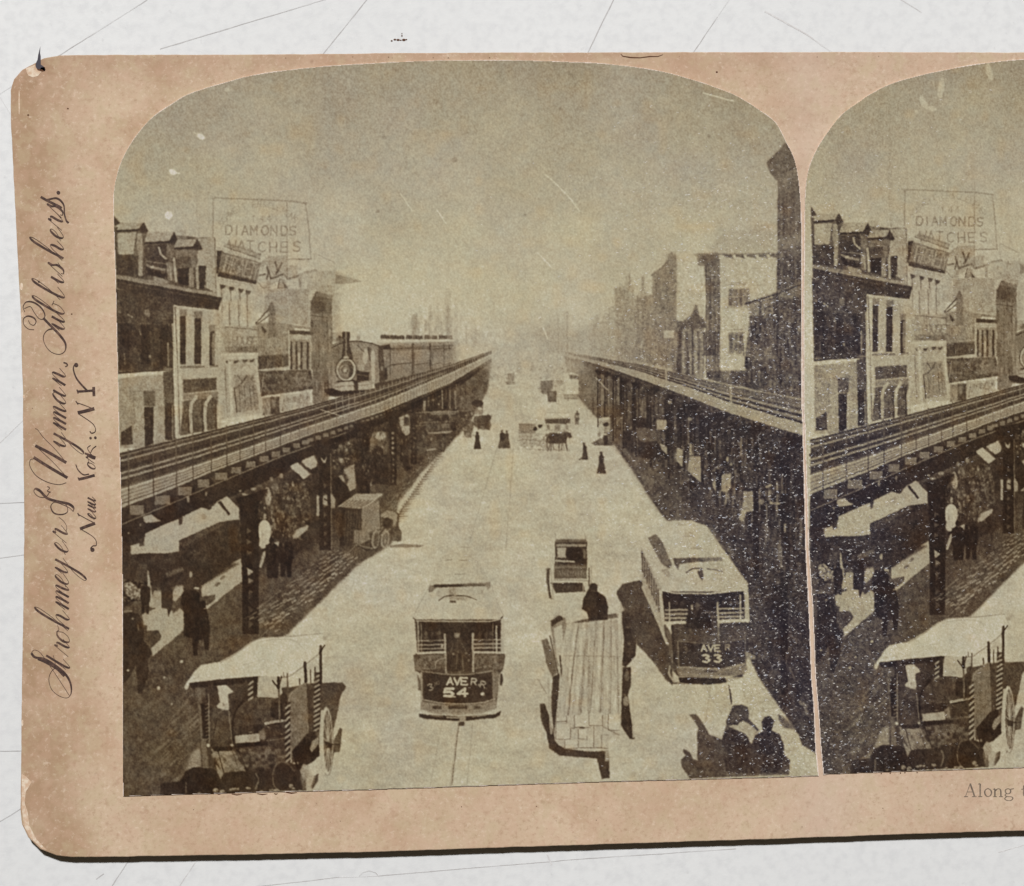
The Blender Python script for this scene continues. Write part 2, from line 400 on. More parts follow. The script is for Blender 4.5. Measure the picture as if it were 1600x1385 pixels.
    for x in (175, 262, 342): fD.l([(x - 8, 0), (x, 245)], 12, .44, .75)
    fD.l([(100, 0), (105, 235)], 12, .5, .6)
    for x in (145, 232, 305, 385): fD.l([(x - 4, 0), (x + 4, 245)], 16, .86, .5)
    fD.r(85, 240, 440, 490, .64, .95, .6); fD.l([(85, 242), (440, 275)], 9, .35, .8); fD.l([(440, 260), (445, 490)], 8, .4, .7); fD.l([(92, 245), (95, 490)], 10, .38, .7)
    fD.p([(95, 430), (445, 425), (445, 488), (95, 490)], .38, .8, 1.5)
    for i in range(12):
        x = 130 + i * 26; fD.l([(x, 290), (x + 4, 420)], 7, R_.choice([.78, .74, .5]), .55)
    word(fD, 'HOUSE', [(222, 375), (268, 376), (316, 377), (362, 378), (408, 379)], 78, 14, .46, .8, .5); fD.l([(110, 330), (190, 334)], 14, .5, .6); fD.l([(115, 385), (195, 388)], 10, .5, .5)
    fD.p([(75, 495), (450, 492), (440, 545), (120, 555)], .78, .95, .6); fD.l([(85, 512), (445, 500)], 9, .86, .8)
    fD.p([(85, 550), (430, 540), (480, 1060), (250, 1080), (70, 1120)], .68, .95, .8)
    for x, y in ((130, 565), (205, 565), (290, 555), (355, 555)):
        fD.p([(x, y), (x + 55, y - 5), (x + 40, y + 18), (x + 15, y + 30)], .2, .8, .6)
    fD.l([(165, 570), (195, 1050)], 26, .84, .8); fD.l([(125, 600), (150, 1080)], 14, .45, .6); fD.l([(425, 560), (460, 1030)], 20, .82, .7)
    fD.l([(75, 560), (85, 1200)], 20, .82, .8)
    fD.p([(210, 700), (400, 690), (450, 1020), (240, 1050)], .52, .75, 1); fD.c([(230, 820), (300, 760), (330, 700)], 16, .32, .7); fD.l([(250, 710), (290, 760)], 14, .32, .7)
    for x in (260, 310, 362, 395): fD.l([(x, 800), (x + 12, 990)], 10, .33, .6)
    fD.l([(215, 820), (240, 1050)], 12, .2, .8)
    fD.p([(110, 1050), (240, 1070), (460, 1020), (480, 1060), (130, 1110)], .72, .8, .6)
    # pole, bracket and low shops
    fB.p([(610, 1330), (650, 1250), (690, 1330), (700, 1400), (610, 1400)], .38, .85, .6)
    fD.l([(420, 210), (560, 60)], 14, .22, .85); fD.l([(440, 200), (540, 110)], 18, .8, .6); fD.l([(425, 225), (545, 135)], 12, .25, .8)
    fD.p([(540, 50), (575, 5), (600, 70), (610, 340), (530, 350)], .42, .9, .6)
    fD.p([(425, 215), (610, 190), (780, 230), (780, 350), (440, 360)], .42, .7, 1.2)
    fD.p([(470, 230), (520, 290), (500, 310), (480, 280)], .16, .8, .6); fD.r(620, 250, 700, 350, .6, .6, 1)
    fD.p([(440, 360), (725, 350), (725, 620), (440, 650)], .50, .85, .8)
    for i in range(11): x = 470 + i * 24; fD.l([(x, 370), (x + 3, 470)], 8, R_.choice([.66, .34]), .55)
    fD.p([(440, 520), (725, 500), (725, 615), (440, 650)], .2, .8, 1.5)
    fD.l([(530, 540), (532, 620)], 7, .5, .6); fD.l([(670, 540), (672, 610)], 7, .5, .6)
    fD.p([(440, 650), (740, 620), (745, 645), (470, 690)], .76, .85, .6)
    fD.p([(780, 230), (980, 250), (975, 275), (780, 260)], .47, .8, .6)
    fD.p([(730, 275), (955, 290), (950, 330), (735, 315)], .14, .9, .6)
    fD.r(735, 320, 930, 355, .66, .8, .6); fD.r(740, 360, 930, 660, .50, .85, .8); fD.l([(728, 275), (738, 640)], 12, .74, .8)
    for x in (752, 800, 850, 905): fD.r(x - 9, 385, x + 9, 645, .13, .85, .5)
    fD.l([(825, 500), (825, 655)], 20, .78, .7)
    fD.p([(930, 250), (1110, 220), (1115, 480), (1080, 640), (940, 640)], .42, .7, 1.2)
    for x in (990, 1040, 1080): fD.r(x - 9, 200, x + 9, 480, .6, .55, .6)
    for x in (945, 990, 1015, 1060, 1095): fD.r(x - 8, 180, x + 8, 250, .15, .7, .6)
    fD.p([(940, 480), (1050, 480), (1090, 640), (940, 640)], .36, .8, 1)
    fD.p([(440, 660), (940, 650), (960, 830), (470, 900)], .24, .85, 1)
    fD.p([(790, 680), (900, 670), (955, 790), (780, 820)], .55, .75, 1.2); fD.e(830, 740, 30, 40, .4, .6)
    fD.l([(495, 690), (470, 860)], 8, .66, .8); fD.l([(540, 680), (545, 1060)], 6, .5, .6); fD.l([(682, 670), (685, 860)], 6, .5, .6)
    fD.n([(440, 660), (940, 650), (960, 900), (470, 900)], .1, 4, rs)
    fD.p([(640, 880), (920, 870), (930, 980), (640, 1050)], .68, .85, .6)
    for i in range(16): x = 670 + i * 15; fD.l([(x, 915 - i * 1.5), (x + R_.uniform(-6, 6), 975 - i * 3)], R_.uniform(6, 11), R_.choice([.42, .48]), .55)
    for i in range(30):
        x = R_.uniform(640, 900); fD.r(x, R_.uniform(880, 980), x + 10, R_.uniform(900, 1000), R_.choice([.45, .85]), .4, .4)
    fD.r(480, 910, 640, 1080, .48, .8, 1); fD.r(555, 900, 640, 1070, .18, .7, 1); fD.r(570, 930, 605, 1000, .55, .7, .5)
    fD.r(950, 640, 1100, 970, .35, .8, 1)
    for x in (985, 1030): fD.l([(x, 680), (x + 4, 930)], 10, .66, .7)
    fD.r(1060, 640, 1100, 800, .18, .7, 1); fD.l([(1110, 300), (1130, 700)], 12, .76, .7)
    # dormered brick house
    fA.p([(50, 320), (125, 410), (55, 440)], .18, .9, .5)
    fA.p([(50, 440), (380, 500), (960, 560), (1150, 560), (1165, 1160), (740, 1110), (80, 1000)], .30, .95, .6)
    fA.p([(960, 575), (1140, 560), (1160, 1170), (1050, 1100), (1040, 870), (960, 870)], .68, .95, .6); fA.l([(930, 572), (1140, 565)], 10, .52, .7)
    fA.p([(710, 480), (830, 480), (840, 580), (720, 590)], .60, .5, 1.2)
    for (x0, y0, x1, yt, yb) in ((80, 420, 330, 400, 480), (385, 520, 660, 500, 610), (700, 600, 915, 580, 670)):
        fA.p([(x0, y0 + 70), (x0 + 40, yt), (x1 + 40, yt), (x1, yb), (x0, yb + 12)], .66, .95, .5)
        fA.p([(x0 - 5, yb + 2), (x1, yb - 12), (x1, yb + 10), (x0 - 5, yb + 22)], .12, .95, .4)
        fA.p([(x1 - 15, yb), (x1 + 45, yt - 5), (x1 + 100, yb + 15), (x1 + 80, yb + 25), (x1 + 30, yb + 30)], .15, .95, .5)
    fA.p([(90, 515), (295, 505), (265, 740), (100, 750)], .70, .95, .5)
    fA.p([(300, 520), (350, 510), (380, 700), (360, 800), (330, 800), (300, 650)], .62, .85, .6); fA.r(318, 800, 362, 975, .70, .85, .5)
    fA.p([(370, 560), (400, 700), (400, 1000), (375, 1000)], .30, .8, .6)
    fA.p([(390, 650), (620, 640), (630, 1000), (400, 980)], .2, .8, 1)
    fA.l([(540, 670), (560, 740), (620, 790)], 22, .75, .85); fA.l([(410, 820), (640, 850)], 14, .46, .8); fA.l([(410, 860), (480, 890), (600, 910)], 26, .62, .75); fA.e(470, 880, 22, 14, .88, .8)
    fA.p([(420, 900), (620, 950), (600, 1010), (420, 960)], .07, .9, .6); fA.p([(480, 980), (640, 1030), (640, 1070), (490, 1040)], .66, .8, .6)
    fA.r(625, 640, 700, 790, .45, .8, .6); fA.p([(620, 820), (690, 840), (690, 1030), (640, 1030)], .58, .7, .6); fA.l([(705, 790), (725, 1040)], 26, .74, .85); fA.l([(655, 860), (680, 1020)], 12, .74, .7)
    fA.r(720, 700, 880, 770, .5, .8, .8); fA.p([(740, 790), (880, 780), (880, 850), (740, 850)], .28, .8, .8); fA.p([(740, 900), (870, 890), (860, 1090), (750, 1060)], .08, .9, .6)
    fA.p([(865, 900), (910, 880), (920, 1100), (870, 1100)], .60, .8, .5); fA.l([(950, 840), (960, 1110)], 26, .72, .85); fA.p([(880, 690), (960, 690), (950, 880), (890, 880)], .44, .85, .6)
    fA.p([(975, 870), (1050, 870), (1035, 1110), (985, 1110)], .16, .95, .5)
    fA.p([(80, 740), (320, 760), (320, 980), (80, 960)], .22, .9, 1)
    fA.p([(80, 965), (480, 1030), (740, 1090), (1170, 1160), (1170, 1200), (740, 1125), (80, 1005)], .56, .9, .5)
    fA.p([(80, 1005), (740, 1125), (1220, 1210), (1190, 1350), (740, 1300), (80, 1110)], .15, .95, .6)
    fA.l([(80, 1050), (720, 1160), (1200, 1250)], 12, .32, .7); fA.l([(740, 1280), (1180, 1340)], 10, .35, .6)
    fC.p([(60, -115), (610, -20), (605, 640), (85, 690)], .24, 1, .6)
    fC.n([(75, 0), (600, 40), (605, 640), (85, 690)], .05, 8, rs)
    for (x0, y0, x1, y1) in ((100, 210, 190, 640), (300, 220, 385, 600), (475, 230, 555, 610)): fC.r(x0, y0, x1, y1, .11, .85, 1); fC.l([(x0 - 10, y0 - 8), (x1 + 12, y0 - 5)], 14, .34, .6)
    fC.p([(340, 80), (385, 85), (390, 140), (370, 155), (335, 120)], .60, .75, 1); fC.l([(180, 130), (220, 155)], 16, .8, .7); fC.l([(285, 270), (300, 320)], 12, .6, .6); fC.e(385, 525, 12, 18, .7, .7); fC.l([(145, 500), (150, 600)], 12, .5, .6); fC.l([(555, 400), (560, 610)], 16, .62, .7)
    fC.l([(80, 10), (95, 100)], 40, .45, .5)
    fC.l([(90, 680), (600, 650)], 10, .12, .8); fC.l([(90, 662), (230, 660)], 12, .45, .6)
    fC.p([(90, 730), (520, 690), (530, 1385), (100, 1385)], .62, .95, .6); fC.n([(90, 730), (520, 690), (530, 1385), (100, 1385)], .05, 7, rs)
    fC.p([(90, 740), (220, 730), (240, 1150), (100, 1240)], .58, .8, .6); fC.l([(232, 850), (240, 1150)], 8, .45, .6)
    fC.p([(110, 1240), (215, 1170), (225, 1350), (110, 1360)], .17, .85, .8)
    fC.r(325, 850, 435, 990, .34, .95, .5); fC.p([(330, 1000), (420, 995), (415, 1340), (340, 1380)], .12, .95, .6); fC.l([(430, 1000), (430, 1350)], 14, .74, .7)
    fC.p([(510, 670), (605, 650), (625, 1300), (530, 1320)], .30, .95, .5); fC.r(530, 960, 600, 1310, .13, .85, .6); fC.l([(595, 990), (600, 1300)], 12, .58, .7)
    fC.l([(230, 855), (520, 835)], 7, .45, .7); fC.l([(230, 715), (510, 690)], 10, .74, .6)
    fC.l([(600, 220), (640, 800), (655, 1290)], 18, .74, .85); fC.l([(622, 60), (650, 640), (668, 1250)], 12, .18, .85)
    fC.p([(625, 55), (1030, 100), (1090, 240), (1085, 700), (1050, 1200), (670, 1270)], .72, .97, .5)
    fC.l([(645, 60), (680, 1100)], 24, .80, .8)
    for (x0, y0, x1, y1) in ((665, 80, 730, 600), (800, 100, 875, 600), (940, 230, 1000, 610)):
        fC.r(x0 + 4, y0 + 60, x1 - 8, y1, .13, .95, .5); fC.r(x0, y0, x1, y0 + 62, .45, .9, .6)
    fC.r(970, 300, 1000, 600, .6, .7, .6)
    fC.l([(675, 625), (890, 620)], 22, .42, .8); fC.l([(960, 620), (1020, 612)], 18, .42, .8)
    fC.p([(695, 740), (1010, 725), (1015, 840), (700, 870)], .28, .95, .5); fC.p([(700, 880), (1030, 850), (1030, 910), (700, 930)], .46, .85, .6)
    fC.p([(700, 940), (1030, 905), (1030, 1200), (670, 1270)], .28, .85, .8)
    for x in (770, 905, 1030): fC.c([(x + 50, 900), (x, 1000), (x + 5, 1230)], 30, .78, .9); fC.l([(x - 30, 950), (x - 20, 1230)], 20, .2, .6)
    fC.r(705, 1000, 745, 1230, .3, .8, .6)
    fC.p([(1050, 250), (1204, 250), (1204, 490), (1060, 490)], .6, .4, .5)

def clutter(fr, pts, n, w0, w1, h0, h1, tones, a=.6, seed=1):
    """many small marks inside a polygon: heads, goods, gaps between bodies"""
    r = random.Random(seed); q = fr.m(pts)
    xs = [p[0] for p in q]; ys = [p[1] for p in q]
    m = 0
    while m < n:
        x, y = r.uniform(min(xs), max(xs)), r.uniform(min(ys), max(ys))
        c = False
        for i in range(len(q)):
            (ax, ay), (bx, by) = q[i], q[(i + 1) % len(q)]
            if (ay > y) != (by > y) and x < (bx - ax) * (y - ay) / (by - ay) + ax: c = not c
        if not c: m += .34; continue
        m += 1
        w_, h_ = r.uniform(w0, w1), r.uniform(h0, h1); t = r.choice(tones); sk = r.uniform(-.5, .5) * w_
        cv.poly([(x - w_ / 2 + sk, y - h_ / 2), (x + w_ / 2 + sk, y - h_ * .4), (x + w_ * .6, y + h_ / 2), (x - w_ * .4, y + h_ * .4)], t, a * r.uniform(.5, 1.3), .3)

def rail_y(x, pts):
    return np.interp(x, [p[0] for p in pts], [p[1] for p in pts])
R1 = [(180, 711), (189, 709), (274, 688), (480, 636), (587, 606.5), (705, 570), (768, 548)]
WT = [(180, 767), (189, 764), (274, 737.6), (330, 719), (480, 667), (593, 629), (705, 582), (768, 553)]
WB = [(180, 798), (191, 793), (277.6, 760), (330, 737.6), (480, 681), (593, 645), (705, 598), (768, 560)]
GB = [(180, 824), (191, 819), (277, 783), (330, 759), (440, 713), (541, 676), (608, 648), (662, 620), (723, 592), (768, 562)]
DB = [(180, 865), (191, 858), (251, 824), (315, 795), (371, 772), (440, 742), (490, 712), (561, 680), (622, 650), (662, 630), (723, 600), (768, 566)]

def paint_left_el():
    # shade under the line and the pavement
    side = [(180, 800), (440, 715), (608, 648), (723, 592), (768, 562), (762, 610), (745, 640), (728, 668), (703, 693), (662, 735), (622, 786), (612, 850), (560, 882), (480, 960), (440, 1000), (400, 1120), (330, 1260), (180, 1260)]
    cv.poly(side, .27, .95, 2)
    cv.poly([(180, 850), (300, 800), (420, 760), (560, 690), (700, 610), (760, 575), (752, 600), (700, 640), (640, 700), (560, 760), (500, 850), (380, 900), (180, 900)], .13, .75, 6)
    cv.glow(730, 600, 30, 26, .5, .5)
    cv.mottle(side, .05, 6, rs, 2)
    # track bed
    cv.poly(R1 + WT[::-1], .25, 1, .5)
    cv.poly([(x, y + 2) for x, y in WT] + WB[::-1], .62, 1, .5)
    cv.poly(WB + GB[::-1], .14, .95, .5)
    cv.poly(GB + DB[::-1], .08, .95, 1)
    def along(f0, w_, t, a, x1=768, x0=180):      # f0: fraction between R1 and WT
        pts = [(x, rail_y(x, R1) * (1 - f0) + rail_y(x, WT) * f0) for x in range(x0, x1, 12)]
        for i in range(len(pts) - 1):
            k = 1 - .75 * (pts[i][0] - 180) / 590
            cv.line([pts[i], pts[i + 1]], w_ * k, t, a)
    along(0, 3.2, .2, .9); along(.06, 2.0, .52, .7); along(.2, 3.2, .6, .9); along(.42, 5, .16, .8); along(.56, 3.4, .6, .9, 700); along(.76, 6, .2, .7); along(.72, 3.6, .6, .9, 700)
    along(.97, 2.5, .45, .6)
    # planks of the walkway
    for fr, t in ((.2, .42), (.4, .38), (.6, .4), (.8, .2)):
        pts = [(x, rail_y(x, WT) * (1 - fr) + rail_y(x, WB) * fr) for x in range(180, 620, 10)]
        for i in range(len(pts) - 1):
            k = 1 - .7 * (pts[i][0] - 180) / 480; cv.line([pts[i], pts[i + 1]], 1.7 * k, t, .75)
    pts = [(x, rail_y(x, WB) - 1.6) for x in range(180, 768, 10)]; cv.line(pts, 2.0, .68, .8)
    # railing posts
    xs = [200, 238.5, 274.5, 300.5, 329, 353.5, 374, 395.6, 414, 437, 453, 467, 480]
    x = 480
    while x < 740: x += max(3.4, 12 - (x - 480) * .045); xs.append(x)
    for i, x in enumerate(xs):
        k = 1 - .7 * (x - 180) / 560; y0, y1 = rail_y(x, R1), rail_y(x, WB)
        t = .2 if x < 430 else .5
        cv.line([(x, y0 - 3 * k), (x + .8, y0 + (y1 - y0) * .5)], 2.8 * k, .36 if x < 520 else .55, .8)
        cv.line([(x + .8, y0 + (y1 - y0) * .5), (x + 1, y1)], 2.2 * k, .22 if x < 440 else .42, .75)
    # dark band below train railing
    cv.poly([(560, 622), (706, 573), (706, 578), (560, 632)], .2, .5, 1)
    # tie ends
    bx = [(180, 840, 120, 78), (395, 755, 130, 74), (582, 680, 118, 70), (737, 617, 100, 66), (885, 557, 104, 60), (1010, 507, 88, 54), (1130, 458, 80, 50), (1240, 412, 74, 46), (1338, 375, 70, 44), (1427, 340, 64, 40), (1510, 303, 60, 38), (1583, 275, 56, 36)]
    for cx, cy, ww, hh in bx:
        fI.p([(cx - ww / 2, cy - hh / 2 + 4), (cx + ww / 2, cy - hh / 2), (cx + ww / 2 - 4, cy + hh / 2 - 4), (cx - ww / 2 - 3, cy + hh / 2)], .47, .95, .4)
        fI.l([(cx - ww / 2, cy - hh / 2 + 3), (cx + ww / 2, cy - hh / 2)], 6, .60, .7)
        fI.r(cx + ww / 2 - 4, cy - hh / 2 - 6, cx + ww / 2 + 22, cy + hh / 2 - 20, .06, .8, .5)
    x = 484
    while x < 700:
        y = (rail_y(x, WB) + rail_y(x, GB)) / 2; k = max(.18, 1 - (x - 480) / 190)
        cv.poly([(x - 4.6 * k, y - 3.4 * k), (x + 5 * k, y - 4 * k), (x + 5 * k, y + 3 * k), (x - 5 * k, y + 3.6 * k)], .5, .85, .3); x += 11.5 * k + 1.5
    pts = [(x, rail_y(x, GB)) for x in range(180, 560, 20)]; cv.line(pts, 2.0, .48, .75)
    # awnings in sun
    fI.p([(125, 1135), (240, 1095), (250, 1030), (400, 960), (530, 910), (560, 890), (720, 815), (790, 835), (850, 765), (930, 720), (1030, 820), (1035, 915), (870, 935), (640, 1040), (530, 1090), (530, 1180), (440, 1195), (240, 1195), (130, 1205)], .74, 1, .5)
    fI.p([(850, 770), (875, 760), (960, 870), (945, 880)], .1, .95, .5); fI.p([(525, 905), (560, 890), (555, 955), (530, 965)], .15, .8, .6); fI.p([(195, 1100), (235, 1085), (240, 1130), (200, 1140)], .12, .8, .6); fI.e(740, 890, 22, 26, .62, .8, 1); fI.p([(715, 815), (770, 800), (790, 840)], .1, .8, .5)
    fI.n([(130, 1135), (530, 910), (930, 720), (1035, 915), (530, 1190), (130, 1205)], .04, 4, rs)
    fI.p([(530, 1100), (870, 940), (900, 960), (560, 1150)], .32, .7, 1)
    fI.p([(230, 890), (300, 870), (350, 915), (400, 925), (260, 945), (235, 930)], .72, .95, .5)
    fI.p([(380, 895), (400, 900), (395, 935), (375, 925)], .02, .9, .4)
    fI.r(200, 945, 215, 970, .6, .7, .4)
    for q in ((1150, 660, 24, 14), (1040, 678, 16, 9), (755, 700, 9, 20), (605, 745, 11, 30)): fI.e(q[0], q[1], q[2], q[3], .62, .8, .5)
    fI.p([(1045, 700), (1075, 695), (1150, 720), (1110, 745)], .66, .9, .5)
    fI.p([(1455, 480), (1520, 450), (1598, 520), (1598, 560), (1570, 575)], .76, .97, .5); fI.p([(1550, 430), (1598, 400), (1598, 480)], .75, .95, .5)
    fJ.p([(65, 735), (120, 705), (225, 795), (170, 835)], .77, .95, .5); fJ.p([(150, 700), (245, 650), (272, 700), (270, 735), (225, 760)], .76, .95, .5)
    # clutter of the pavement crowd in shade
    for i in range(330):
        x = R_.uniform(1040, 1598); y = R_.uniform(620, 1100)
        if y < 560 + (1598 - x) * .35: continue
        fI.e(x, y, R_.uniform(8, 22), R_.uniform(10, 40), R_.choice([.08, .12, .3, .36, .42]), .5, .8, R_.uniform(-.5, .5))
    for (x, y, a, b, t) in ((1270, 720, 26, 75, .74), (1330, 660, 34, 45, .4), (1245, 890, 14, 22, .7), (1095, 980, 12, 26, .6), (1440, 745, 14, 16, .8), (1525, 750, 14, 26, .75), (1480, 620, 9, 26, .8), (1425, 800, 14, 12, .7), (1390, 860, 12, 22, .66), (1120, 1000, 10, 12, .5), (1320, 960, 14, 60, .5), (1380, 550, 16, 22, .6), (1300, 580, 14, 20, .55)):
        fI.e(x, y, a, b, t, .85, .7, -.1)
    clutter(fI, [(1050, 900), (1040, 740), (1250, 660), (1598, 560), (1598, 960), (1480, 1050), (1390, 1090), (1360, 1000), (1180, 1180), (1060, 1100)], 620, 1, 3.4, 1.5, 6, [.05, .07, .1, .16, .3, .42, .55, .66], .7, 3)
    clutter(fI, [(560, 1180), (1030, 950), (1030, 1240), (700, 1385), (100, 1385), (80, 1220), (500, 1200)], 200, 1.5, 6, 2, 8, [.05, .07, .1, .2, .26], .5, 4)
    # figures
    fI.e(1242, 1010, 56, 90, .84, .97, .7); fI.e(1240, 1110, 46, 50, .8, .95, .7); fI.e(1222, 1045, 8, 22, .62, .8, .5); fI.l([(1180, 940), (1185, 1080)], 18, .14, .7)
    fI.p([(1195, 1310), (1230, 1190), (1300, 1120), (1360, 1095), (1370, 1130), (1260, 1200), (1215, 1315)], .7, .95, .5)
    fI.p([(1490, 1010), (1598, 960), (1598, 1000), (1500, 1080)], .7, .9, .6)
    fJ.p([(85, 1270), (120, 1230), (210, 1185), (205, 1210), (90, 1300)], .7, .9, .5)
    for i in range(160):
        x = R_.uniform(0, 220); y = R_.uniform(850, 1200); fJ.e(x, y, R_.uniform(5, 18), R_.uniform(8, 26), R_.choice([.08, .14, .3, .4]), .5, .8, R_.uniform(-.5, .5))
    # people
    for q in ((1300, 1395, 330, .05, .3), (1420, 1395, 350, .05, .34)): fI.man(q[0], q[1], q[2], q[3], q[4])
    fI.l([(1225, 1175), (1290, 1140)], 22, .05)
    for (x, y) in ((1300, 1150), (1412, 1120), (1330, 1200), (1440, 1190)): fI.l([(x - 14, y), (x - 4, y + 60)], 7, .22, .7); fI.e(x + 8, y - 30, 7, 9, .4, .6)
    fI.n([(1480, 1050), (1598, 1000), (1598, 1385), (1480, 1385)], .03, 6, rs)
    # lit patches on the pavement
    fK.p([(715, 190), (740, 175), (860, 90), (990, -10), (1050, -40), (1055, 150), (900, 270), (770, 380), (740, 360), (790, 340), (830, 300), (830, 260), (720, 280)], .72, .97, .6)
    fK.e(850, 178, 28, 14, .35, .85, .6, -.5); fK.e(895, 120, 26, 12, .35, .85, .6, -.6)
    fK.p([(220, 430), (330, 380), (430, 300), (480, 420), (540, 375), (565, 400), (578, 550), (310, 775), (295, 710), (370, 640), (385, 600), (345, 555), (250, 600), (270, 520), (235, 510)], .71, .97, .6)
    fK.p([(320, 230), (385, 230), (385, 380), (290, 370)], .68, .9, .6); fK.p([(480, 240), (510, 175), (560, 180), (570, 240), (500, 320), (475, 300)], .7, .95, .6)
    fI.p([(1100, 1320), (1150, 1360), (1105, 1400)], .7, .9, .5)
    # left edge people and stall
    fK.p([(65, 100), (130, 0), (330, 0), (1040, 0), (700, 200), (560, 190), (300, 200), (65, 380)], .13, .75, 2)
    fK.p([(75, 170), (120, 150), (190, 210), (290, 215), (230, 280), (130, 300), (75, 230)], .58, .85, 1)
    fK.n([(60, 130), (300, 150), (300, 320), (60, 320)], .25, 2.5, rs)
    fK.p([(262, 60), (275, 60), (318, 340), (280, 370)], .74, .9, .6); fK.p([(190, 0), (270, 10), (260, 180), (150, 150)], .3, .7, 1)
    fK.p([(75, 400), (120, 400), (200, 430), (240, 560), (240, 650), (310, 750), (270, 800), (280, 900), (220, 1090), (190, 1080), (170, 850), (100, 980), (65, 1000), (65, 400)], .12, .95, 1)
    fK.l([(75, 405), (130, 400)], 18, .56, .7); fK.e(145, 462, 12, 10, .6, .8); fK.l([(185, 510), (195, 560)], 10, .5, .6)
    fK.p([(380, 130), (470, 110), (480, 300), (470, 380), (440, 450), (430, 380), (385, 370)], .12, .95, .6)
    fK.man(250, 420, 270, .1, .3)
    fK.p([(560, 240), (640, 200), (700, 250), (700, 330), (745, 330), (770, 420), (790, 550), (775, 720), (745, 720), (735, 630), (690, 640), (680, 770), (650, 770), (640, 630), (570, 600), (570, 400), (545, 320)], .045, .97, .5)
    fK.e(600, 225, 34, 20, .1); fK.l([(660, 205), (690, 210)], 14, .85, .8); fK.e(725, 340, 26, 28, .04); fK.l([(740, 378), (770, 372)], 8, .7, .8); fK.e(755, 465, 10, 6, .4, .8)
    fK.e(628, 95, 14, 26, .7, .85, .6); fK.p([(600, 130), (650, 130), (660, 220), (590, 220)], .2, .8, .8)
    fK.p([(415, 80), (560, 30), (570, 60), (430, 120)], .45, .7, 1.5)
    fK.p([(250, 560), (360, 560), (385, 610), (310, 700), (250, 650)], .22, .8, 1)
    fK.r(800, 560, 300 + 700, 570, .26, .3, 1)
    for q in ((552, 818, 14), (360, 1042, 14), (408, 952, 9), (103, 893, 9), (35, 1000, 5)): fK.e(q[0], q[1], q[2], q[2] * .9, .82, .9, .5)
    # lattice columns
    def column(fr, x, ytop, ybot, wd, t=.05, light=.34, xt=None, bracket=1.0):
        xt = x if xt is None else xt
        fr.p([(xt - wd / 2, ytop), (xt + wd / 2, ytop), (x + wd / 2, ybot), (x - wd / 2, ybot)], t, .97, .5)
        n = int((ybot - ytop) / (wd * .8)); 
        for i in range(n // 3, n):
            y = ytop + (ybot - ytop) * (i + .3) / n; h_ = wd * .25; xx = xt + (x - xt) * i / n
            fr.p([(xx - wd * .12, y - h_), (xx + wd * .2, y), (xx - wd * .12, y + h_)], light, .75, .4)
        if bracket:
            fr.p([(xt - wd * 1.3, ytop - wd), (xt + wd * 1.5, ytop - wd * 1.5), (xt + wd / 2, ytop + wd * .8), (xt - wd / 2, ytop + wd * .8)], t, .9, .6)
    fI.p([(1000, 740), (1270, 660), (1190, 800), (1195, 1400), (1055, 1400), (1035, 800)], .05, .97, .6)
    column(fK, 1125, 0, 590, 135, .045, .3, bracket=0)
    fK.p([(1095, 35), (1150, 70), (1100, 110)], .70, .95, .4); fK.p([(1105, 120), (1150, 145), (1105, 170)], .5, .85, .4); fK.p([(1110, 220), (1150, 240), (1110, 275)], .36, .85, .4)
    for y in (1010, 1100, 1190): fI.p([(1095, y - 24), (1140, y), (1095, y + 24)], .42, .7, .4)
    fI.p([(1270, 1400), (1270, 1200), (1300, 1150), (1370, 1200), (1350, 1400)], .05, .97, .6)
    column(fJ, 335, 640, 1385, 92, .06, .36)
    fJ.p([(320, 965), (350, 960), (355, 1040), (320, 1030)], .66, .9, .4); fJ.l([(330, 990), (350, 1000)], 8, .06); fJ.l([(378, 640), (385, 1380)], 9, .44, .75)
    fJ.p([(295, 660), (330, 690), (350, 655), (340, 710), (320, 710)], .74, .9, .4)
    fJ.r(270, 960, 290, 1120, .72, .85, .6); fJ.r(380, 950, 410, 1055, .66, .85, .8)
    # second group under line
    for i in range(120):
        x = R_.uniform(390, 600); y = R_.uniform(570, 940); fJ.e(x, y, R_.uniform(5, 16), R_.uniform(10, 30), R_.choice([.1, .14, .34, .5]), .5, .8)
    fJ.p([(480, 760), (560, 720), (570, 850), (575, 900), (530, 930), (500, 880), (520, 840)], .68, .9, .8); fJ.e(460, 690, 16, 18, .78, .9); fJ.e(455, 575, 12, 10, .7, .8); fJ.e(520, 560, 10, 8, .66, .8); fJ.p([(440, 810), (470, 800), (490, 870), (460, 860)], .7, .8, .6)
    fJ.p([(390, 830), (440, 820), (500, 880), (535, 960), (500, 1000), (440, 1030), (390, 950)], .06, .95, .8)
    for i in range(50): fJ.e(R_.uniform(400, 560), R_.uniform(550, 700), 6, 5, R_.choice([.6, .7, .3]), .6, .4)
    fJ.r(680, 470, 820, 640, .5, .6, 2); fJ.e(765, 500, 40, 34, .76, .8, 1.2); fJ.e(700, 540, 16, 50, .45, .7, 1)
    fJ.p([(575, 780), (600, 740), (700, 700), (700, 620), (740, 560), (780, 600), (790, 700), (840, 760), (830, 880), (680, 870), (675, 950), (580, 940)], .10, .93, 1)
    column(fJ, 640, 480, 940, 74, .08, .3); column(fJ, 862, 370, 880, 52, .1, .5); column(fJ, 1022, 290, 720, 44, .12, .42); column(fJ, 1135, 250, 560, 36, .15, .3, bracket=.5)
    for i in range(5): fJ.e(858, 480 + i * 38, 10, 10, .66, .8, .4)
    fJ.p([(905, 360), (990, 325), (990, 480), (960, 500), (930, 470)], .74, .9, .6); fJ.r(945, 355, 985, 420, .22, .9, .5)
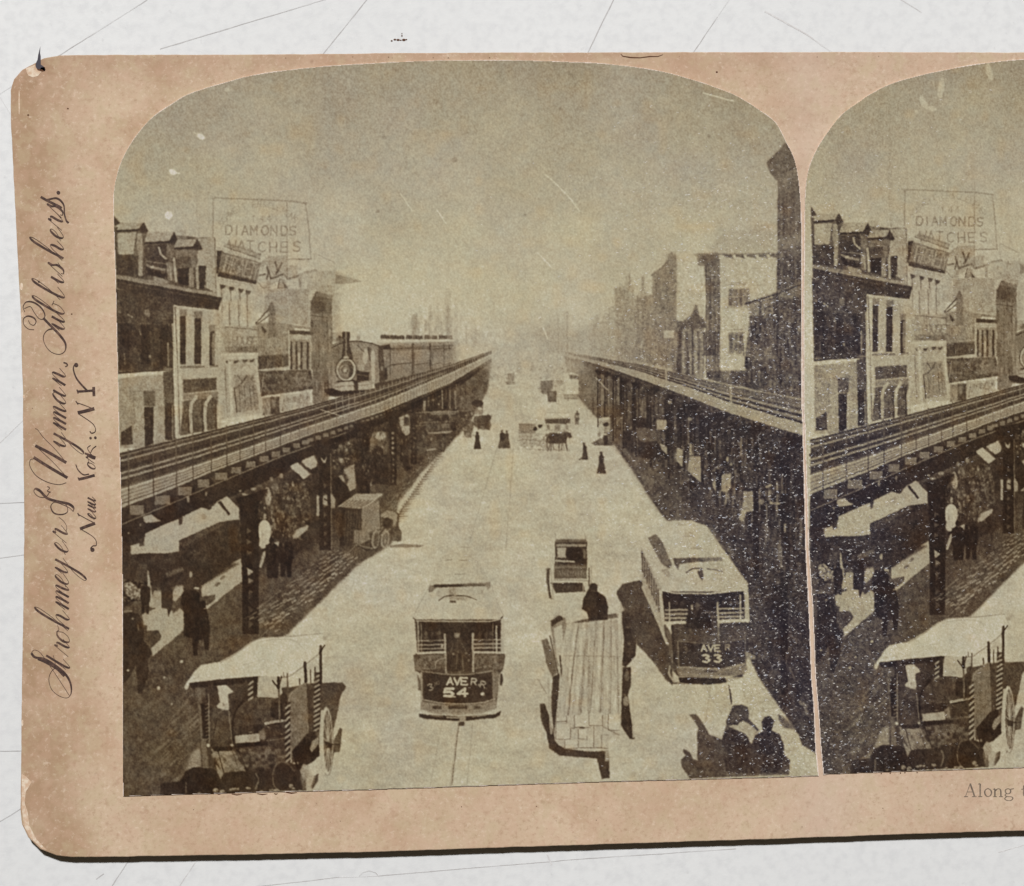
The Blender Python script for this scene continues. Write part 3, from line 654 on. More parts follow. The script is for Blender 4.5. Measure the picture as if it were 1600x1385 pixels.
    for q in ((925, 480, 700, .26), (960, 650, 770, .3)): fJ.p([(q[0] - 18, q[1]), (q[0] + 18, q[1]), (q[0] + 34, q[1] + 110), (q[0] + 14, q[2]), (q[0] - 8, q[2]), (q[0] - 24, q[1] + 90)], .1, .9, .8)
    for x in (1240, 1300, 1340): fJ.l([(x, 150), (x + 4, 290)], 9, .66, .75)
    fJ.r(1095, 230, 1112, 300, .76, .85, .6); fJ.e(1215, 255, 8, 8, .7, .8); fJ.e(1168, 222, 6, 6, .66, .7)
    for i in range(26):
        x = R_.uniform(1060, 1450); fJ.l([(x, 60 + (1450 - x) * .45), (x, 60 + (1450 - x) * .45 + R_.uniform(60, 160))], R_.uniform(4, 12), R_.choice([.12, .2, .4, .5]), .45)
    clutter(fJ, [(400, 560), (590, 480), (800, 400), (830, 620), (780, 820), (700, 900), (560, 760), (400, 720)], 420, .8, 2.6, 1.4, 6, [.06, .1, .14, .3, .45, .62], .65, 5)
    clutter(fJ, [(880, 380), (1100, 240), (1400, 120), (1440, 150), (1300, 560), (1060, 600), (900, 700)], 460, .8, 2.4, 1.4, 6, [.12, .18, .26, .4, .52, .62], .55, 6)
    clutter(fJ, [(0, 840), (220, 860), (210, 1180), (60, 1280), (0, 1380)], 150, .8, 3, 1.4, 6, [.06, .1, .14, .3, .45, .62], .6, 7)
    # car under the line
    fV.p([(240, 580), (440, 570), (900, 540), (1020, 590), (1040, 860), (940, 950), (440, 960), (440, 640)], .25, .85, 1)
    fV.p([(640, 570), (900, 545), (1010, 600), (640, 610)], .52, .8, .8); fV.l([(260, 580), (560, 570)], 12, .1, .8)
    fV.r(660, 640, 900, 710, .13, .8, 1); fV.r(930, 680, 1000, 830, .1, .8, 1); fV.r(800, 730, 910, 790, .45, .7, 1); fV.l([(430, 760), (900, 740)], 10, .42, .6); fV.l([(690, 860), (920, 850)], 24, .58, .8); fV.r(690, 740, 800, 830, .3, .6, 1)
    fV.r(1080, 545, 1250, 570, .60, .8, .6); fV.p([(1040, 570), (1250, 545), (1240, 620), (1150, 660), (1050, 640)], .2, .8, 1)
    fV.p([(1090, 700), (1180, 660), (1250, 720), (1240, 800), (1200, 920), (1120, 900), (1090, 800)], .27, .8, 1.2)
    fV.p([(1205, 440), (1260, 405), (1340, 410), (1370, 440), (1350, 475), (1310, 470), (1300, 500), (1230, 480)], .17, .9, .6); fV.l([(1370, 440), (1375, 520)], 8, .4, .7); fV.p([(1300, 690), (1360, 620), (1480, 620), (1440, 700), (1450, 810), (1400, 810), (1390, 760), (1300, 780)], .24, .85, .8); fV.l([(1300, 770), (1390, 770)], 12, .6, .7)
    fV.lady(1295, 1080, 240, .2, .42); 
    fV.e(820, 1020, 44, 60, .16, .85, 1); fV.r(790, 1060, 840, 1120, .18, .8, 1); fV.l([(600, 1100), (720, 1080)], 18, .62, .8)
    fV.p([(560, 980), (660, 980), (650, 1060), (600, 1060)], .2, .7, 1); fV.p([(1260, 940), (1000, 1100), (1000, 1040), (1010, 960)], .5, .0, 1)
    # dappled light at the kerb
    def dapple(fr, n, x0, y0, x1, y1, dxx, dyy, wid, t, a, spread):
        for i in range(n):
            u, v = R_.random(), R_.uniform(-1, 1) * spread
            x = x0 + (x1 - x0) * u + v; y = y0 + (y1 - y0) * u + v * .3
            L = R_.uniform(.6, 1.5)
            fr.l([(x, y), (x + dxx * L, y + dyy * L)], wid * R_.uniform(.6, 1.2), t, a * R_.uniform(.4, 1))
    def ladder(p0, p1, n, rows, w0, w1, t, a, seed):
        """light falling between the ties: dashes in rows along the kerb, saw-toothed at the edge"""
        r = random.Random(seed)
        L = math.hypot(p1[0] - p0[0], p1[1] - p0[1]); ux, uy = (p1[0] - p0[0]) / L, (p1[1] - p0[1]) / L
        pos = 0.0
        for i in range(n):
            u = 1 - (1 - i / n) ** 1.0; k = w0 + (w1 - w0) * u
            x, y = p0[0] + (p1[0] - p0[0]) * u, p0[1] + (p1[1] - p0[1]) * u
            cv.poly([(x - 6 * k, y - 2 * k), (x + 22 * k * r.uniform(.6, 1.15), y - 1 * k), (x - 4 * k, y + 4.2 * k)], .30, .8, .5)
            for q in range(rows):
                ox = -q * 7.5 * k; j_ = r.uniform(-2.6, 2.6) * k
                ax, ay = x + ox + q * .6 * k, y + j_ - q * 2.6 * k
                if r.random() < .9: cv.line([(ax, ay), (ax + ux * 4.6 * k + 1.2 * k, ay + uy * 4.0 * k)], 2.4 * k * r.uniform(.6, 1.3), t, a * (1.15 - .11 * q) * r.uniform(.5, 1.1))
    ladder((430, 985), (560, 868), 22, 7, 1.15, .85, .66, .85, 1)
    ladder((600, 838), (690, 706), 34, 6, .75, .42, .60, .7, 2)
    ladder((690, 706), (745, 630), 26, 4, .4, .25, .52, .5, 3)
    cv.line([(396, 1006), (480, 925), (556, 852)], 1.4, .5, .6)
    dapple(fL, 46, 250, 560, 40, 1060, 70, -66, 13, .46, .55, 120)
    fL.p([(90, 1200), (190, 1120), (250, 960), (310, 930), (320, 1080), (200, 1110), (130, 1190)], .62, .85, 3); fL.p([(0, 1130), (60, 1090), (80, 1130), (0, 1170)], .5, .6, 2)

def streaks(fr, pts, n, w0, w1, h0, h1, tones, a, seed):
    """upright strips inside a polygon: piers, window columns, shutters"""
    r = random.Random(seed); q = fr.m(pts); xs = [p[0] for p in q]; ys = [p[1] for p in q]; m = 0
    while m < n:
        x, y = r.uniform(min(xs), max(xs)), r.uniform(min(ys), max(ys)); c = False
        for i in range(len(q)):
            (ax, ay), (bx, by) = q[i], q[(i + 1) % len(q)]
            if (ay > y) != (by > y) and x < (bx - ax) * (y - ay) / (by - ay) + ax: c = not c
        if not c: m += .3; continue
        m += 1; w_, h_ = r.uniform(w0, w1), r.uniform(h0, h1)
        cv.poly([(x, y - h_ / 2), (x + w_, y - h_ / 2), (x + w_, y + h_ / 2), (x, y + h_ / 2)], r.choice(tones), a * r.uniform(.5, 1.2), .3)

fX = Fr(469, 469, 3.2); fY = Fr(875, 203, 2.77)
def paint_right_buildings_detail():
    fY.p([(245, 1000), (240, 690), (275, 685), (285, 632), (310, 640), (316, 722), (350, 715), (352, 635), (366, 635), (370, 715), (400, 710), (395, 622), (430, 600), (462, 570), (474, 532), (492, 532), (503, 560), (503, 1030), (380, 1010)], .56, .35, 1)
    fY.p([(330, 1000), (330, 730), (400, 715), (400, 622), (462, 575), (474, 540), (500, 545), (503, 1030)], .47, .45, 1)
    streaks(fY, [(245, 1000), (245, 700), (400, 640), (470, 560), (500, 560), (503, 1030)], 150, 1, 3.5, 8, 34, [.40, .46, .54, .62, .66], .38, 31)
    streaks(fY, [(100, 960), (120, 860), (245, 820), (245, 990)], 60, 1, 3, 6, 20, [.58, .64, .72, .8], .4, 32)
    fY.p([(20, 960), (60, 900), (130, 850), (145, 870), (240, 800), (245, 1000), (120, 970)], .66, .35, 3)
    for (x0, x1, y, t) in ((10, 40, 920, .76), (38, 70, 905, .73), (66, 100, 880, .70), (98, 128, 890, .72), (124, 150, 852, .66), (148, 182, 838, .66), (178, 212, 800, .62), (206, 246, 770, .60)): fY.p([(x0, y), (x1, y - 10), (x1, 990), (x0, 985)], t, .6, 1.5); fY.l([((x0 + x1) / 2, y - 40), ((x0 + x1) / 2, y)], 5, t + .02, .5)
    cv.glow(960, 520, 34, 60, .76, .35)
    for x, y0 in ((300, 622), (358, 632), (408, 612), (482, 528)): fY.l([(x, y0), (x, y0 + 60)], 8, .52, .6)
    fY.l([(395, 630), (430, 605), (470, 565)], 6, .40, .6); fY.r(448, 868, 492, 902, .84, .8, .6)
    fY.p([(503, 825), (550, 830), (575, 800), (585, 765), (597, 800), (625, 820), (628, 860), (505, 860)], .34, .8, .7); fY.l([(586, 758), (586, 800)], 4, .4, .8)
    for x, w_, t in ((515, 14, .28), (532, 9, .62), (548, 13, .25), (565, 8, .64), (583, 12, .66), (598, 8, .28), (612, 12, .6)): fY.r(x - w_ / 2, 870, x + w_ / 2, 1060, t, .65, .6)
    for y in (905, 948, 1000): fY.l([(505, y), (628, y + 12)], 6, .42, .5)
    # corner block: dark return wall with piers, cornice brackets, pale side
    for i in range(9): fY.l([(632 + i * 6.5, 590 + i * 3), (632 + i * 6.5, 1050)], 3, [.30, .52, .36][i % 3], .55)
    fY.p([(598, 545), (690, 538), (688, 575), (630, 590)], .36, .6, .8); fY.l([(600, 542), (940, 536)], 5, .44, .7)
    streaks(fY, [(700, 560), (935, 550), (935, 690), (820, 740), (815, 1030), (700, 1030)], 60, 1, 4, 2, 8, [.70, .84, .74], .3, 33)
    for (x0, y0) in ((728, 685), (728, 880)):
        fY.r(x0, y0, x0 + 64, y0 + 80, .52, .6, .6)
        for k in range(3): fY.r(x0 + 3 + k * 22, y0 + 4, x0 + 17 + k * 22, y0 + 76, .32, .7, .5)
        fY.l([(x0 - 6, y0 - 14), (x0 + 74, y0 - 18)], 5, .56, .7); fY.l([(x0 - 6, y0 + 84), (x0 + 72, y0 + 80)], 5, .6, .7); fY.l([(x0, y0 + 38), (x0 + 64, y0 + 36)], 4, .66, .7)
    # tall near facade with piers
    fY.p([(940, 205), (1020, 165), (1038, 215), (945, 260)], .52, .5, 1.5); fY.p([(940, 480), (1045, 430), (1045, 500), (940, 520)], .50, .5, 1.5)
    for i in range(10):
        x = 946 + i * 10.5; fY.l([(x, 275), (x + 1, 470)], 4, [.34, .50, .30][i % 3], .5); fY.l([(x, 530), (x + 1, 690)], 4, [.24, .44, .28][i % 3], .6)
    fY.p([(800, 750), (935, 700), (1045, 650), (1048, 720), (940, 745), (815, 790)], .46, .55, 1.2); fY.l([(802, 752), (935, 712), (1045, 668)], 6, .12, .8); fY.l([(815, 795), (940, 752), (1048, 722)], 4, .3, .6)
    streaks(fY, [(820, 800), (1048, 735), (1048, 1120), (820, 1030)], 150, 1, 4, 8, 40, [.14, .2, .34, .4, .3], .45, 34)
    fY.p([(808, 975), (915, 930), (915, 985), (812, 1005)], .46, .6, 1); fY.r(935, 700, 945, 1080, .15, .5, .8)
    streaks(fY, [(700, 1050), (1048, 1060), (1048, 1165), (760, 1090)], 70, 1, 4, 3, 10, [.14, .2, .3, .38], .5, 35)

def paint_far_street():
    fX.p([(930, 250), (1020, 200), (1150, 180), (1330, 150), (1330, 270), (1180, 275), (1000, 300)], .76, .45, 5)
    fX.p([(1160, 150), (1340, 120), (1340, 260), (1200, 262)], .68, .45, 5)
    streaks(fX, [(1180, 180), (1340, 130), (1340, 262), (1210, 258)], 40, 1, 3, 4, 16, [.62, .7, .78, .58], .4, 41)
    streaks(fX, [(560, 80), (760, 20), (780, 190), (560, 170)], 40, 1, 5, 8, 34, [.60, .64, .72], .5, 42)
    for (x, y0, y1, w_, t) in ((572, 80, 165, 20, .60), (590, 110, 168, 14, .62), (645, 60, 170, 9, .60), (738, 40, 190, 12, .60), (752, 90, 190, 16, .66), (705, 110, 175, 8, .66), (830, 130, 230, 8, .70), (880, 150, 215, 6, .70), (1240, 120, 262, 14, .66), (1290, 95, 262, 9, .64), (1200, 150, 262, 16, .68), (1335, 60, 260, 10, .62)): fX.l([(x, y0), (x, y1)], w_, t, .55); fX.l([(x - w_ * .7, y0 + 4), (x + w_ * .7, y0 + 4)], 4, t, .4)
    fX.n([(780, 120), (1180, 150), (1180, 280), (900, 280)], .05, 6, rs, 3)
    clutter(fX, [(920, 340), (1000, 330), (1090, 350), (1100, 440), (930, 440)], 50, 1, 4, 1, 4, [.5, .58, .68, .86], .6, 43)
    clutter(fX, [(1190, 330), (1290, 330), (1400, 360), (1400, 490), (1290, 520), (1200, 480)], 70, 1, 4, 1, 4, [.36, .45, .6, .86], .6, 44)
    clutter(fX, [(990, 290), (1290, 280), (1290, 340), (990, 350)], 60, 1, 3, 1, 4, [.62, .68, .74], .5, 45)
    fX.p([(1200, 405), (1262, 400), (1265, 440), (1250, 470), (1208, 470)], .38, .75, .7); fX.p([(1235, 458), (1280, 455), (1278, 505), (1238, 508)], .34, .85, .6); fX.r(1245, 462, 1268, 480, .62, .6, .5)
    fX.p([(1320, 368), (1350, 360), (1392, 372), (1390, 470), (1322, 472)], .87, .85, .6); fX.p([(1340, 372), (1396, 378), (1394, 396), (1346, 392)], .33, .85, .5); fX.l([(1318, 474), (1392, 474)], 5, .5, .8); fX.e(1334, 484, 7, 9, .55, .7); fX.e(1378, 484, 7, 9, .55, .7); fX.l([(1325, 398), (1325, 470)], 3, .66, .6)
    fX.p([(1035, 368), (1068, 364), (1070, 405), (1040, 408)], .50, .7, .7); fX.l([(1028, 412), (1075, 412)], 4, .42, .8)
    # two horse omnibus with its team
    fX.p([(1222, 585), (1340, 582), (1352, 594), (1350, 616), (1226, 618)], .30, .85, .5); fX.p([(1218, 575), (1340, 570), (1350, 592), (1224, 594)], .88, .8, .5)
    for k in range(5): fX.r(1232 + k * 23, 622, 1248 + k * 23, 648, [.40, .80, .48, .84, .56][k], .8, .5)
    fX.l([(1226, 652), (1352, 650)], 5, .62, .8); fX.p([(1092, 620), (1168, 622), (1168, 664), (1096, 664)], .52, .85, .6); fX.l([(1092, 620), (1168, 624)], 4, .40, .8); fX.e(1175, 643, 9, 9, .12, .95); fX.e(1198, 632, 8, 8, .14, .9); fX.l([(1150, 668), (1230, 672)], 5, .66, .7)
    for (cx, r_) in ((1118, 22), (1160, 20), (1215, 22)):
        fX.e(cx, 715, r_ * .8, r_, .46, .7, .5); fX.e(cx, 715, r_ * .8 - 4, r_ - 5, .80, .85, .5)
        for k in range(4):
            th = k * math.pi / 4; fX.l([(cx - r_ * .7 * math.cos(th), 715 - r_ * .9 * math.sin(th)), (cx + r_ * .7 * math.cos(th), 715 + r_ * .9 * math.sin(th))], 2, .54, .6)
    for ox, oy, t in ((-14, -6, .36), (0, 0, .22)):
        fX.p([(1240 + ox, 676 + oy), (1270 + ox, 668 + oy), (1312 + ox, 672 + oy), (1334 + ox, 660 + oy), (1352 + ox, 664 + oy), (1358 + ox, 684 + oy), (1348 + ox, 690 + oy), (1336 + ox, 682 + oy), (1328 + ox, 706 + oy), (1250 + ox, 710 + oy)], t, .9, .5)
        for x_, d_ in ((1248, -6), (1262, 5), (1310, -4), (1326, 8)): fX.l([(x_ + ox, 704 + oy), (x_ + d_ * .4 + ox, 728 + oy), (x_ + d_ + ox, 748 + oy)], 4.5, t + .06, .85)
        fX.c([(1244 + ox, 680 + oy), (1232 + ox, 695 + oy), (1234 + ox, 712 + oy)], 4, t, .8)
    fX.l([(1235, 750), (1350, 752)], 4, .6, .6)
    # left carriages
    fX.p([(856, 512), (875, 500), (905, 502), (916, 514), (912, 528), (895, 528), (890, 520), (862, 524)], .16, .9, .5); fX.l([(858, 524), (866, 560)], 4, .4, .8); fX.l([(914, 524), (912, 560)], 4, .45, .7)
    fX.p([(868, 545), (915, 548), (912, 575), (870, 572)], .46, .75, .6)
    for ox, t in ((0, .3), (30, .2)):
        fX.p([(885 + ox, 585), (905 + ox, 576), (925 + ox, 582), (938 + ox * .6, 568), (950 + ox * .3, 580), (938 + ox * .4, 596), (925 + ox, 625), (918 + ox, 650), (910 + ox, 650), (908 + ox, 622), (893 + ox, 650), (886 + ox, 648), (888 + ox, 610)], t, .75, .6)
    clutter(fX, [(810, 540), (870, 540), (870, 690), (815, 690)], 40, 1, 4, 1, 6, [.18, .28, .42, .66], .6, 46)
    fX.e(835, 672, 15, 18, .36, .7, .6); fX.e(835, 672, 10, 12, .62, .7, .6)
    fX.e(712, 730, 14, 28, .22, .85, .6); fX.e(712, 730, 7, 18, .40, .7, .6); fX.l([(634, 750), (675, 744)], 6, .66, .8)
    clutter(fX, [(580, 560), (790, 550), (800, 690), (590, 700)], 150, 1, 4, 1, 6, [.12, .2, .3, .42, .52, .62], .5, 47)
    fX.l([(580, 562), (790, 556)], 5, .56, .8); fX.l([(595, 612), (770, 606)], 3, .5, .7); fX.l([(640, 664), (760, 656)], 6, .64, .8)
    # buggy at right
    fX.p([(1492, 592), (1540, 586), (1552, 610), (1548, 660), (1494, 664)], .74, .7, .7); fX.e(1528, 622, 15, 10, .1, .95, .5); fX.p([(1490, 590), (1545, 584), (1550, 600), (1492, 606)], .84, .7, .6); fX.p([(1465, 715), (1500, 695), (1560, 700), (1555, 725), (1480, 725)], .34, .8, .8); fX.e(1500, 705, 9, 16, .42, .8, .5); fX.e(1550, 700, 9, 18, .36, .8, .5); fX.p([(1514, 675), (1540, 675), (1536, 722), (1518, 722)], .12, .85, .6)

def paint_engine_detail():
    fX.p([(48, 0), (155, 0), (160, 90), (160, 480), (70, 500), (55, 120)], .42, .7, .8)
    streaks(fX, [(52, 5), (155, 5), (158, 470), (70, 480)], 60, 1, 3, 6, 26, [.2, .28, .5, .6, .66], .5, 51)
    fX.p([(55, 0), (130, 10), (125, 60), (50, 50)], .26, .7, .8); fX.l([(50, 75), (135, 88)], 6, .24, .6)
    fX.p([(160, 10), (200, 40), (190, 130), (165, 150)], .66, .5, 1.5)
    # cab, boiler and steam dome
    fX.p([(158, 232), (210, 214), (260, 205), (330, 210), (388, 226), (392, 400), (360, 410), (330, 410), (262, 400), (200, 420), (160, 300)], .52, .95, .7)
    fX.p([(260, 215), (380, 230), (385, 300), (262, 290)], .60, .7, .8); fX.p([(160, 235), (205, 222), (205, 300), (178, 330), (162, 300)], .42, .85, .7)
    fX.c([(158, 236), (208, 216), (262, 206), (330, 211), (392, 228)], 5, .16, .9)
    fX.p([(195, 190), (212, 180), (212, 212), (196, 216)], .32, .8, .5); fX.e(188, 196, 8, 12, .36, .8); fX.e(290, 190, 10, 13, .5, .7, .6); fX.l([(270, 205), (310, 205)], 4, .36, .7)
    fX.p([(207, 160), (249, 160), (246, 215), (262, 290), (248, 300), (206, 300), (212, 215)], .20, .85, .6); fX.l([(229, 164), (228, 285)], 9, .5, .85); fX.p([(202, 292), (256, 290), (262, 302), (198, 304)], .22, .9, .5)
    fX.e(325, 282, 13, 40, .80, .85, .7); fX.e(305, 330, 16, 34, .68, .8, .8); fX.l([(363, 262), (366, 400)], 18, .80, .8); fX.l([(338, 238), (350, 300)], 7, .2, .8); fX.l([(284, 226), (320, 260)], 6, .3, .7); fX.e(345, 250, 8, 14, .24, .7, .6)
    fX.p([(282, 350), (345, 362), (342, 402), (282, 404)], .12, .92, .6); fX.l([(285, 372), (340, 380)], 4, .5, .7)
    # smokebox front
    fX.e(229, 348, 54, 62, .20, .92, .5); fX.e(229, 348, 49, 57, .84, .97, .4); fX.e(227, 347, 41, 49, .34, .95, .5); fX.e(224, 350, 36, 43, .44, .9, .8); fX.e(220, 352, 25, 31, .60, .8, 1); fX.p([(232, 312), (262, 330), (264, 370), (240, 392), (246, 350)], .26, .7, 1); fX.c([(212, 366), (208, 345), (222, 330), (238, 342), (234, 362), (222, 366)], 5, .28, .7); fX.e(224, 350, 7, 9, .80, .9, .5); fX.c([(196, 322), (186, 350), (196, 380)], 5, .84, .7)
    fX.c([(196, 320), (210, 305), (235, 300)], 4, .86, .8); fX.e(229, 290, 14, 11, .78, .85, .5); fX.l([(200, 296), (258, 294)], 5, .14, .8)
    # buffer beam, guard and shadow
    fX.p([(196, 410), (266, 404), (268, 452), (200, 456)], .70, .95, .5); fX.l([(200, 432), (266, 428)], 4, .4, .8); fX.r(222, 408, 240, 450, .84, .7, .5); fX.l([(190, 408), (270, 402)], 6, .14, .9)
    fX.p([(286, 412), (358, 402), (360, 436), (288, 448)], .72, .9, .5); fX.l([(292, 428), (356, 420)], 4, .42, .7); fX.p([(268, 404), (288, 404), (290, 455), (270, 456)], .2, .9, .5)
    fX.p([(118, 446), (160, 440), (200, 458), (360, 448), (362, 462), (200, 474), (150, 476), (122, 462)], .09, .95, .6)
    fX.p([(388, 228), (412, 224), (424, 410), (396, 412)], .26, .9, .6); fX.r(402, 330, 412, 350, .66, .7, .5)
    # coaches: panel lines, blinds and monitor windows
    for i, x in enumerate((442, 466, 490, 514, 538)): fX.l([(x, 238 - i), (x, 300 - i * 1.5)], 2.5, .36, .45)
    for (x0, x1) in ((448, 556), (568, 650), (660, 712), (718, 756)):
        y = lambda q: 300 - (q - 448) * .06
        fX.p([(x0, 242), (x1, 238), (x1, 244), (x0, 248)], .24, .7, .4); fX.p([(x0 + 4, 262), (x1 - 4, 257), (x1 - 4, 312), (x0 + 4, 318)], .56, .6, .4); fX.l([(x0 + 2, 323), (x1 - 2, 314)], 3, .24, .8)
        fX.p([(x0 + 4, 330), (x1 - 4, 321), (x1 - 4, 366 - (x0 - 448) * .1), (x0 + 4, 376 - (x0 - 448) * .1)], .50, .6, .4); fX.l([(x0 + 2, 262), (x0 + 2, 380 - (x0 - 448) * .1)], 3, .2, .7)
    for (x0, x1) in ((402, 520), (530, 612), (622, 684), (694, 758)): fX.p([(x0, 174), (x1, 178), (x1 + 2, 196), (x0 - 3, 193)], .25, .9, .4); [fX.l([(x, 176), (x, 194)], 2, .6, .6) for x in range(int(x0) + 8, int(x1) - 4, 12)]
    fX.l([(395, 204), (770, 200)], 9, .86, .85); fX.l([(400, 218), (770, 208)], 3, .4, .7)
    fX.p([(768, 196), (800, 200), (800, 330), (770, 335)], .70, .5, 1.5)

def paint_left_grit():
    clutter(fB, [(60, 710), (530, 830), (490, 1050), (70, 980)], 60, 1, 2, 1, 5, [.34, .5, .6], .35, 20)
    clutter(fB, [(520, 830), (1340, 920), (1320, 1380), (1060, 1380), (1050, 1120), (560, 1110)], 160, 1, 3, 1, 6, [.4, .55, .66, .78], .35, 21)
    clutter(fD, [(440, 370), (725, 360), (930, 300), (1100, 300), (1110, 960), (930, 1000), (480, 1080), (450, 660)], 520, .8, 2.6, 1, 6, [.15, .25, .4, .55, .68], .4, 22)
    clutter(fD, [(220, 700), (420, 690), (450, 1020), (240, 1050)], 90, .8, 2.4, 1, 7, [.3, .42, .6, .72], .45, 23)
    clutter(fC, [(690, 930), (1030, 900), (1040, 1190), (680, 1260)], 80, .8, 3, 2, 9, [.15, .25, .4, .5], .4, 24)
    clutter(fC, [(85, 60), (600, 80), (605, 640), (90, 670)], 160, 1, 4, 1, 6, [.14, .2, .3, .34], .4, 25)
    clutter(fA, [(390, 650), (1050, 860), (1060, 1110), (700, 1040), (400, 960)], 120, .8, 3, 1, 5, [.08, .2, .45, .6, .72], .4, 26)
    clutter(fC, [(100, 740), (520, 700), (530, 1380), (110, 1380)], 110, 1, 6, .6, 2, [.48, .55, .7], .35, 27)

def paint_train():
    fE.p([(200, 750), (300, 722), (440, 708), (560, 740), (600, 740), (600, 1050), (545, 1060), (540, 1120), (250, 1130), (225, 1060), (260, 1020), (215, 900)], .52, .85, 1); fE.p([(185, 740), (250, 760), (250, 1100), (190, 1120)], .40, .6, 1.2)
    fE.c([(200, 745), (300, 715), (440, 712), (560, 740)], 10, .25, .8)
    fE.r(195, 630, 280, 720, .5, .6, 1); fE.e(270, 680, 14, 20, .2, .8); fE.r(200, 640, 215, 690, .3, .6)
    fE.p([(288, 630), (350, 630), (345, 720), (385, 850), (360, 880), (340, 800), (305, 830), (310, 720)], .14, .92, .6); fE.l([(322, 640), (320, 830)], 14, .45, .7)
    fE.p([(200, 760), (300, 770), (300, 860), (220, 860)], .42, .7, 1)
    fE.p([(400, 760), (520, 760), (540, 980), (420, 980)], .58, .7, 1); fE.r(520, 780, 550, 850, .25, .8, .6); fE.e(550, 860, 22, 50, .74, .8, .7); fE.e(460, 850, 30, 50, .7, .7, .8)
    fE.l([(360, 730), (420, 900)], 14, .3, .6); fE.l([(480, 850), (490, 990)], 12, .32, .6); fE.p([(410, 970), (540, 1000), (535, 1060), (400, 1060)], .2, .8, .8)
    fE.p([(540, 870), (600, 850), (600, 1050), (550, 1050)], .66, .7, 1)
    fE.e(325, 955, 94, 106, .30, .7, .8); fE.e(325, 955, 84, 96, .74, .97, .5); fE.e(320, 955, 66, 76, .42, .9, .6); fE.e(320, 958, 44, 50, .62, .85, .6); fE.e(322, 960, 24, 28, .32, .85, .5); fE.e(318, 955, 10, 12, .78, .9, .4)
    fE.l([(260, 865), (400, 860)], 12, .16, .8); fE.e(325, 830, 18, 16, .7, .8)
    fE.p([(230, 1065), (385, 1055), (390, 1115), (235, 1120)], .68, .9, .6); fE.l([(235, 1090), (390, 1085)], 8, .4, .7); fE.p([(225, 1120), (540, 1118), (520, 1150), (230, 1160)], .16, .85, .6); fE.p([(390, 1080), (540, 1060), (545, 1110), (400, 1130)], .66, .85, .6); fE.l([(250, 1045), (390, 1050)], 16, .2, .8)
    fE.p([(130, 1130), (230, 1140), (500, 1130), (400, 1165), (240, 1175), (150, 1160)], .13, .9, .8); fE.l([(280, 1110), (360, 1108)], 12, .28, .8)
    fE.p([(560, 1060), (1220, 900), (1225, 915), (1000, 985), (560, 1120)], .15, .9, .8)
    # carriages
    fE.p([(590, 750), (700, 735), (1230, 715), (1240, 900), (700, 1035), (640, 1045), (600, 1040)], .47, .95, .6)
    fE.p([(370, 710), (560, 745), (620, 740), (1240, 705), (1240, 690), (620, 690), (560, 720)], .76, .85, .6)
    for (x0, x1, y0, y1) in ((615, 805, 655, 690), (825, 962, 668, 695), (978, 1075, 678, 697), (1095, 1205, 686, 699)):
        fE.p([(x0, y0), (x1, y0 + 10), (x1, y1), (x0 - 5, y1 - 3)], .34, .9, .4)
    fE.p([(620, 740), (690, 735), (690, 775), (625, 780)], .14, .9, .6); fE.l([(690, 770), (1230, 745)], 9, .3, .7); fE.l([(690, 745), (1230, 728)], 10, .62, .6)
    fE.p([(590, 750), (630, 760), (650, 1040), (600, 1045)], .35, .8, .8); fE.r(640, 930, 665, 1030, .12, .8, .6); fE.r(630, 840, 650, 860, .7, .7, .5)
    fE.p([(690, 810), (860, 800), (862, 880), (690, 905)], .52, .7, .5); fE.p([(885, 800), (1020, 792), (1022, 862), (885, 885)], .52, .6, .5); fE.p([(1040, 785), (1130, 780), (1130, 835), (1040, 840)], .45, .6, .5)
    fE.l([(660, 920), (860, 885), (1030, 868)], 7, .28, .75); fE.l([(690, 800), (870, 795), (1030, 785)], 6, .66, .6); fE.l([(690, 775), (690, 900)], 6, .3, .7)
    for x, w_ in ((875, 18), (1022, 16), (1135, 10), (1180, 6)): fE.l([(x, 735), (x + 3, 975 - (x - 875) * .22)], w_, .24, .75)
    fE.p([(1040, 850), (1130, 840), (1130, 920), (1040, 940)], .66, .6, 1); fE.p([(1130, 800), (1240, 780), (1240, 900), (1130, 925)], .58, .6, 1.5)
    fE.n([(600, 740), (1240, 720), (1240, 900), (640, 1045)], .03, 3, rs)
    fE.p([(1200, 680), (1300, 690), (1420, 780), (1260, 900), (1210, 905)], .76, .45, 3)
    # steam and far structures
    cv.glow(560, 480, 34, 30, .88, .75); cv.glow(600, 500, 50, 26, .87, .5); cv.glow(545, 440, 18, 18, .86, .4)
    for (x, y0, y1, w_, t) in ((700, 455, 535, 9, .70), (672, 480, 525, 5, .72), (646, 495, 528, 8, .66), (740, 500, 540, 8, .74), (712, 470, 535, 6, .76), (690, 505, 530, 5, .66)):
        f1.l([(x, y0), (x, y1)], w_, t, .45)
    fE.e(890, 560, 40, 60, .6, .4, 3); fE.l([(1490, 740), (1380, 700), (1410, 650)], 40, .66, .3)

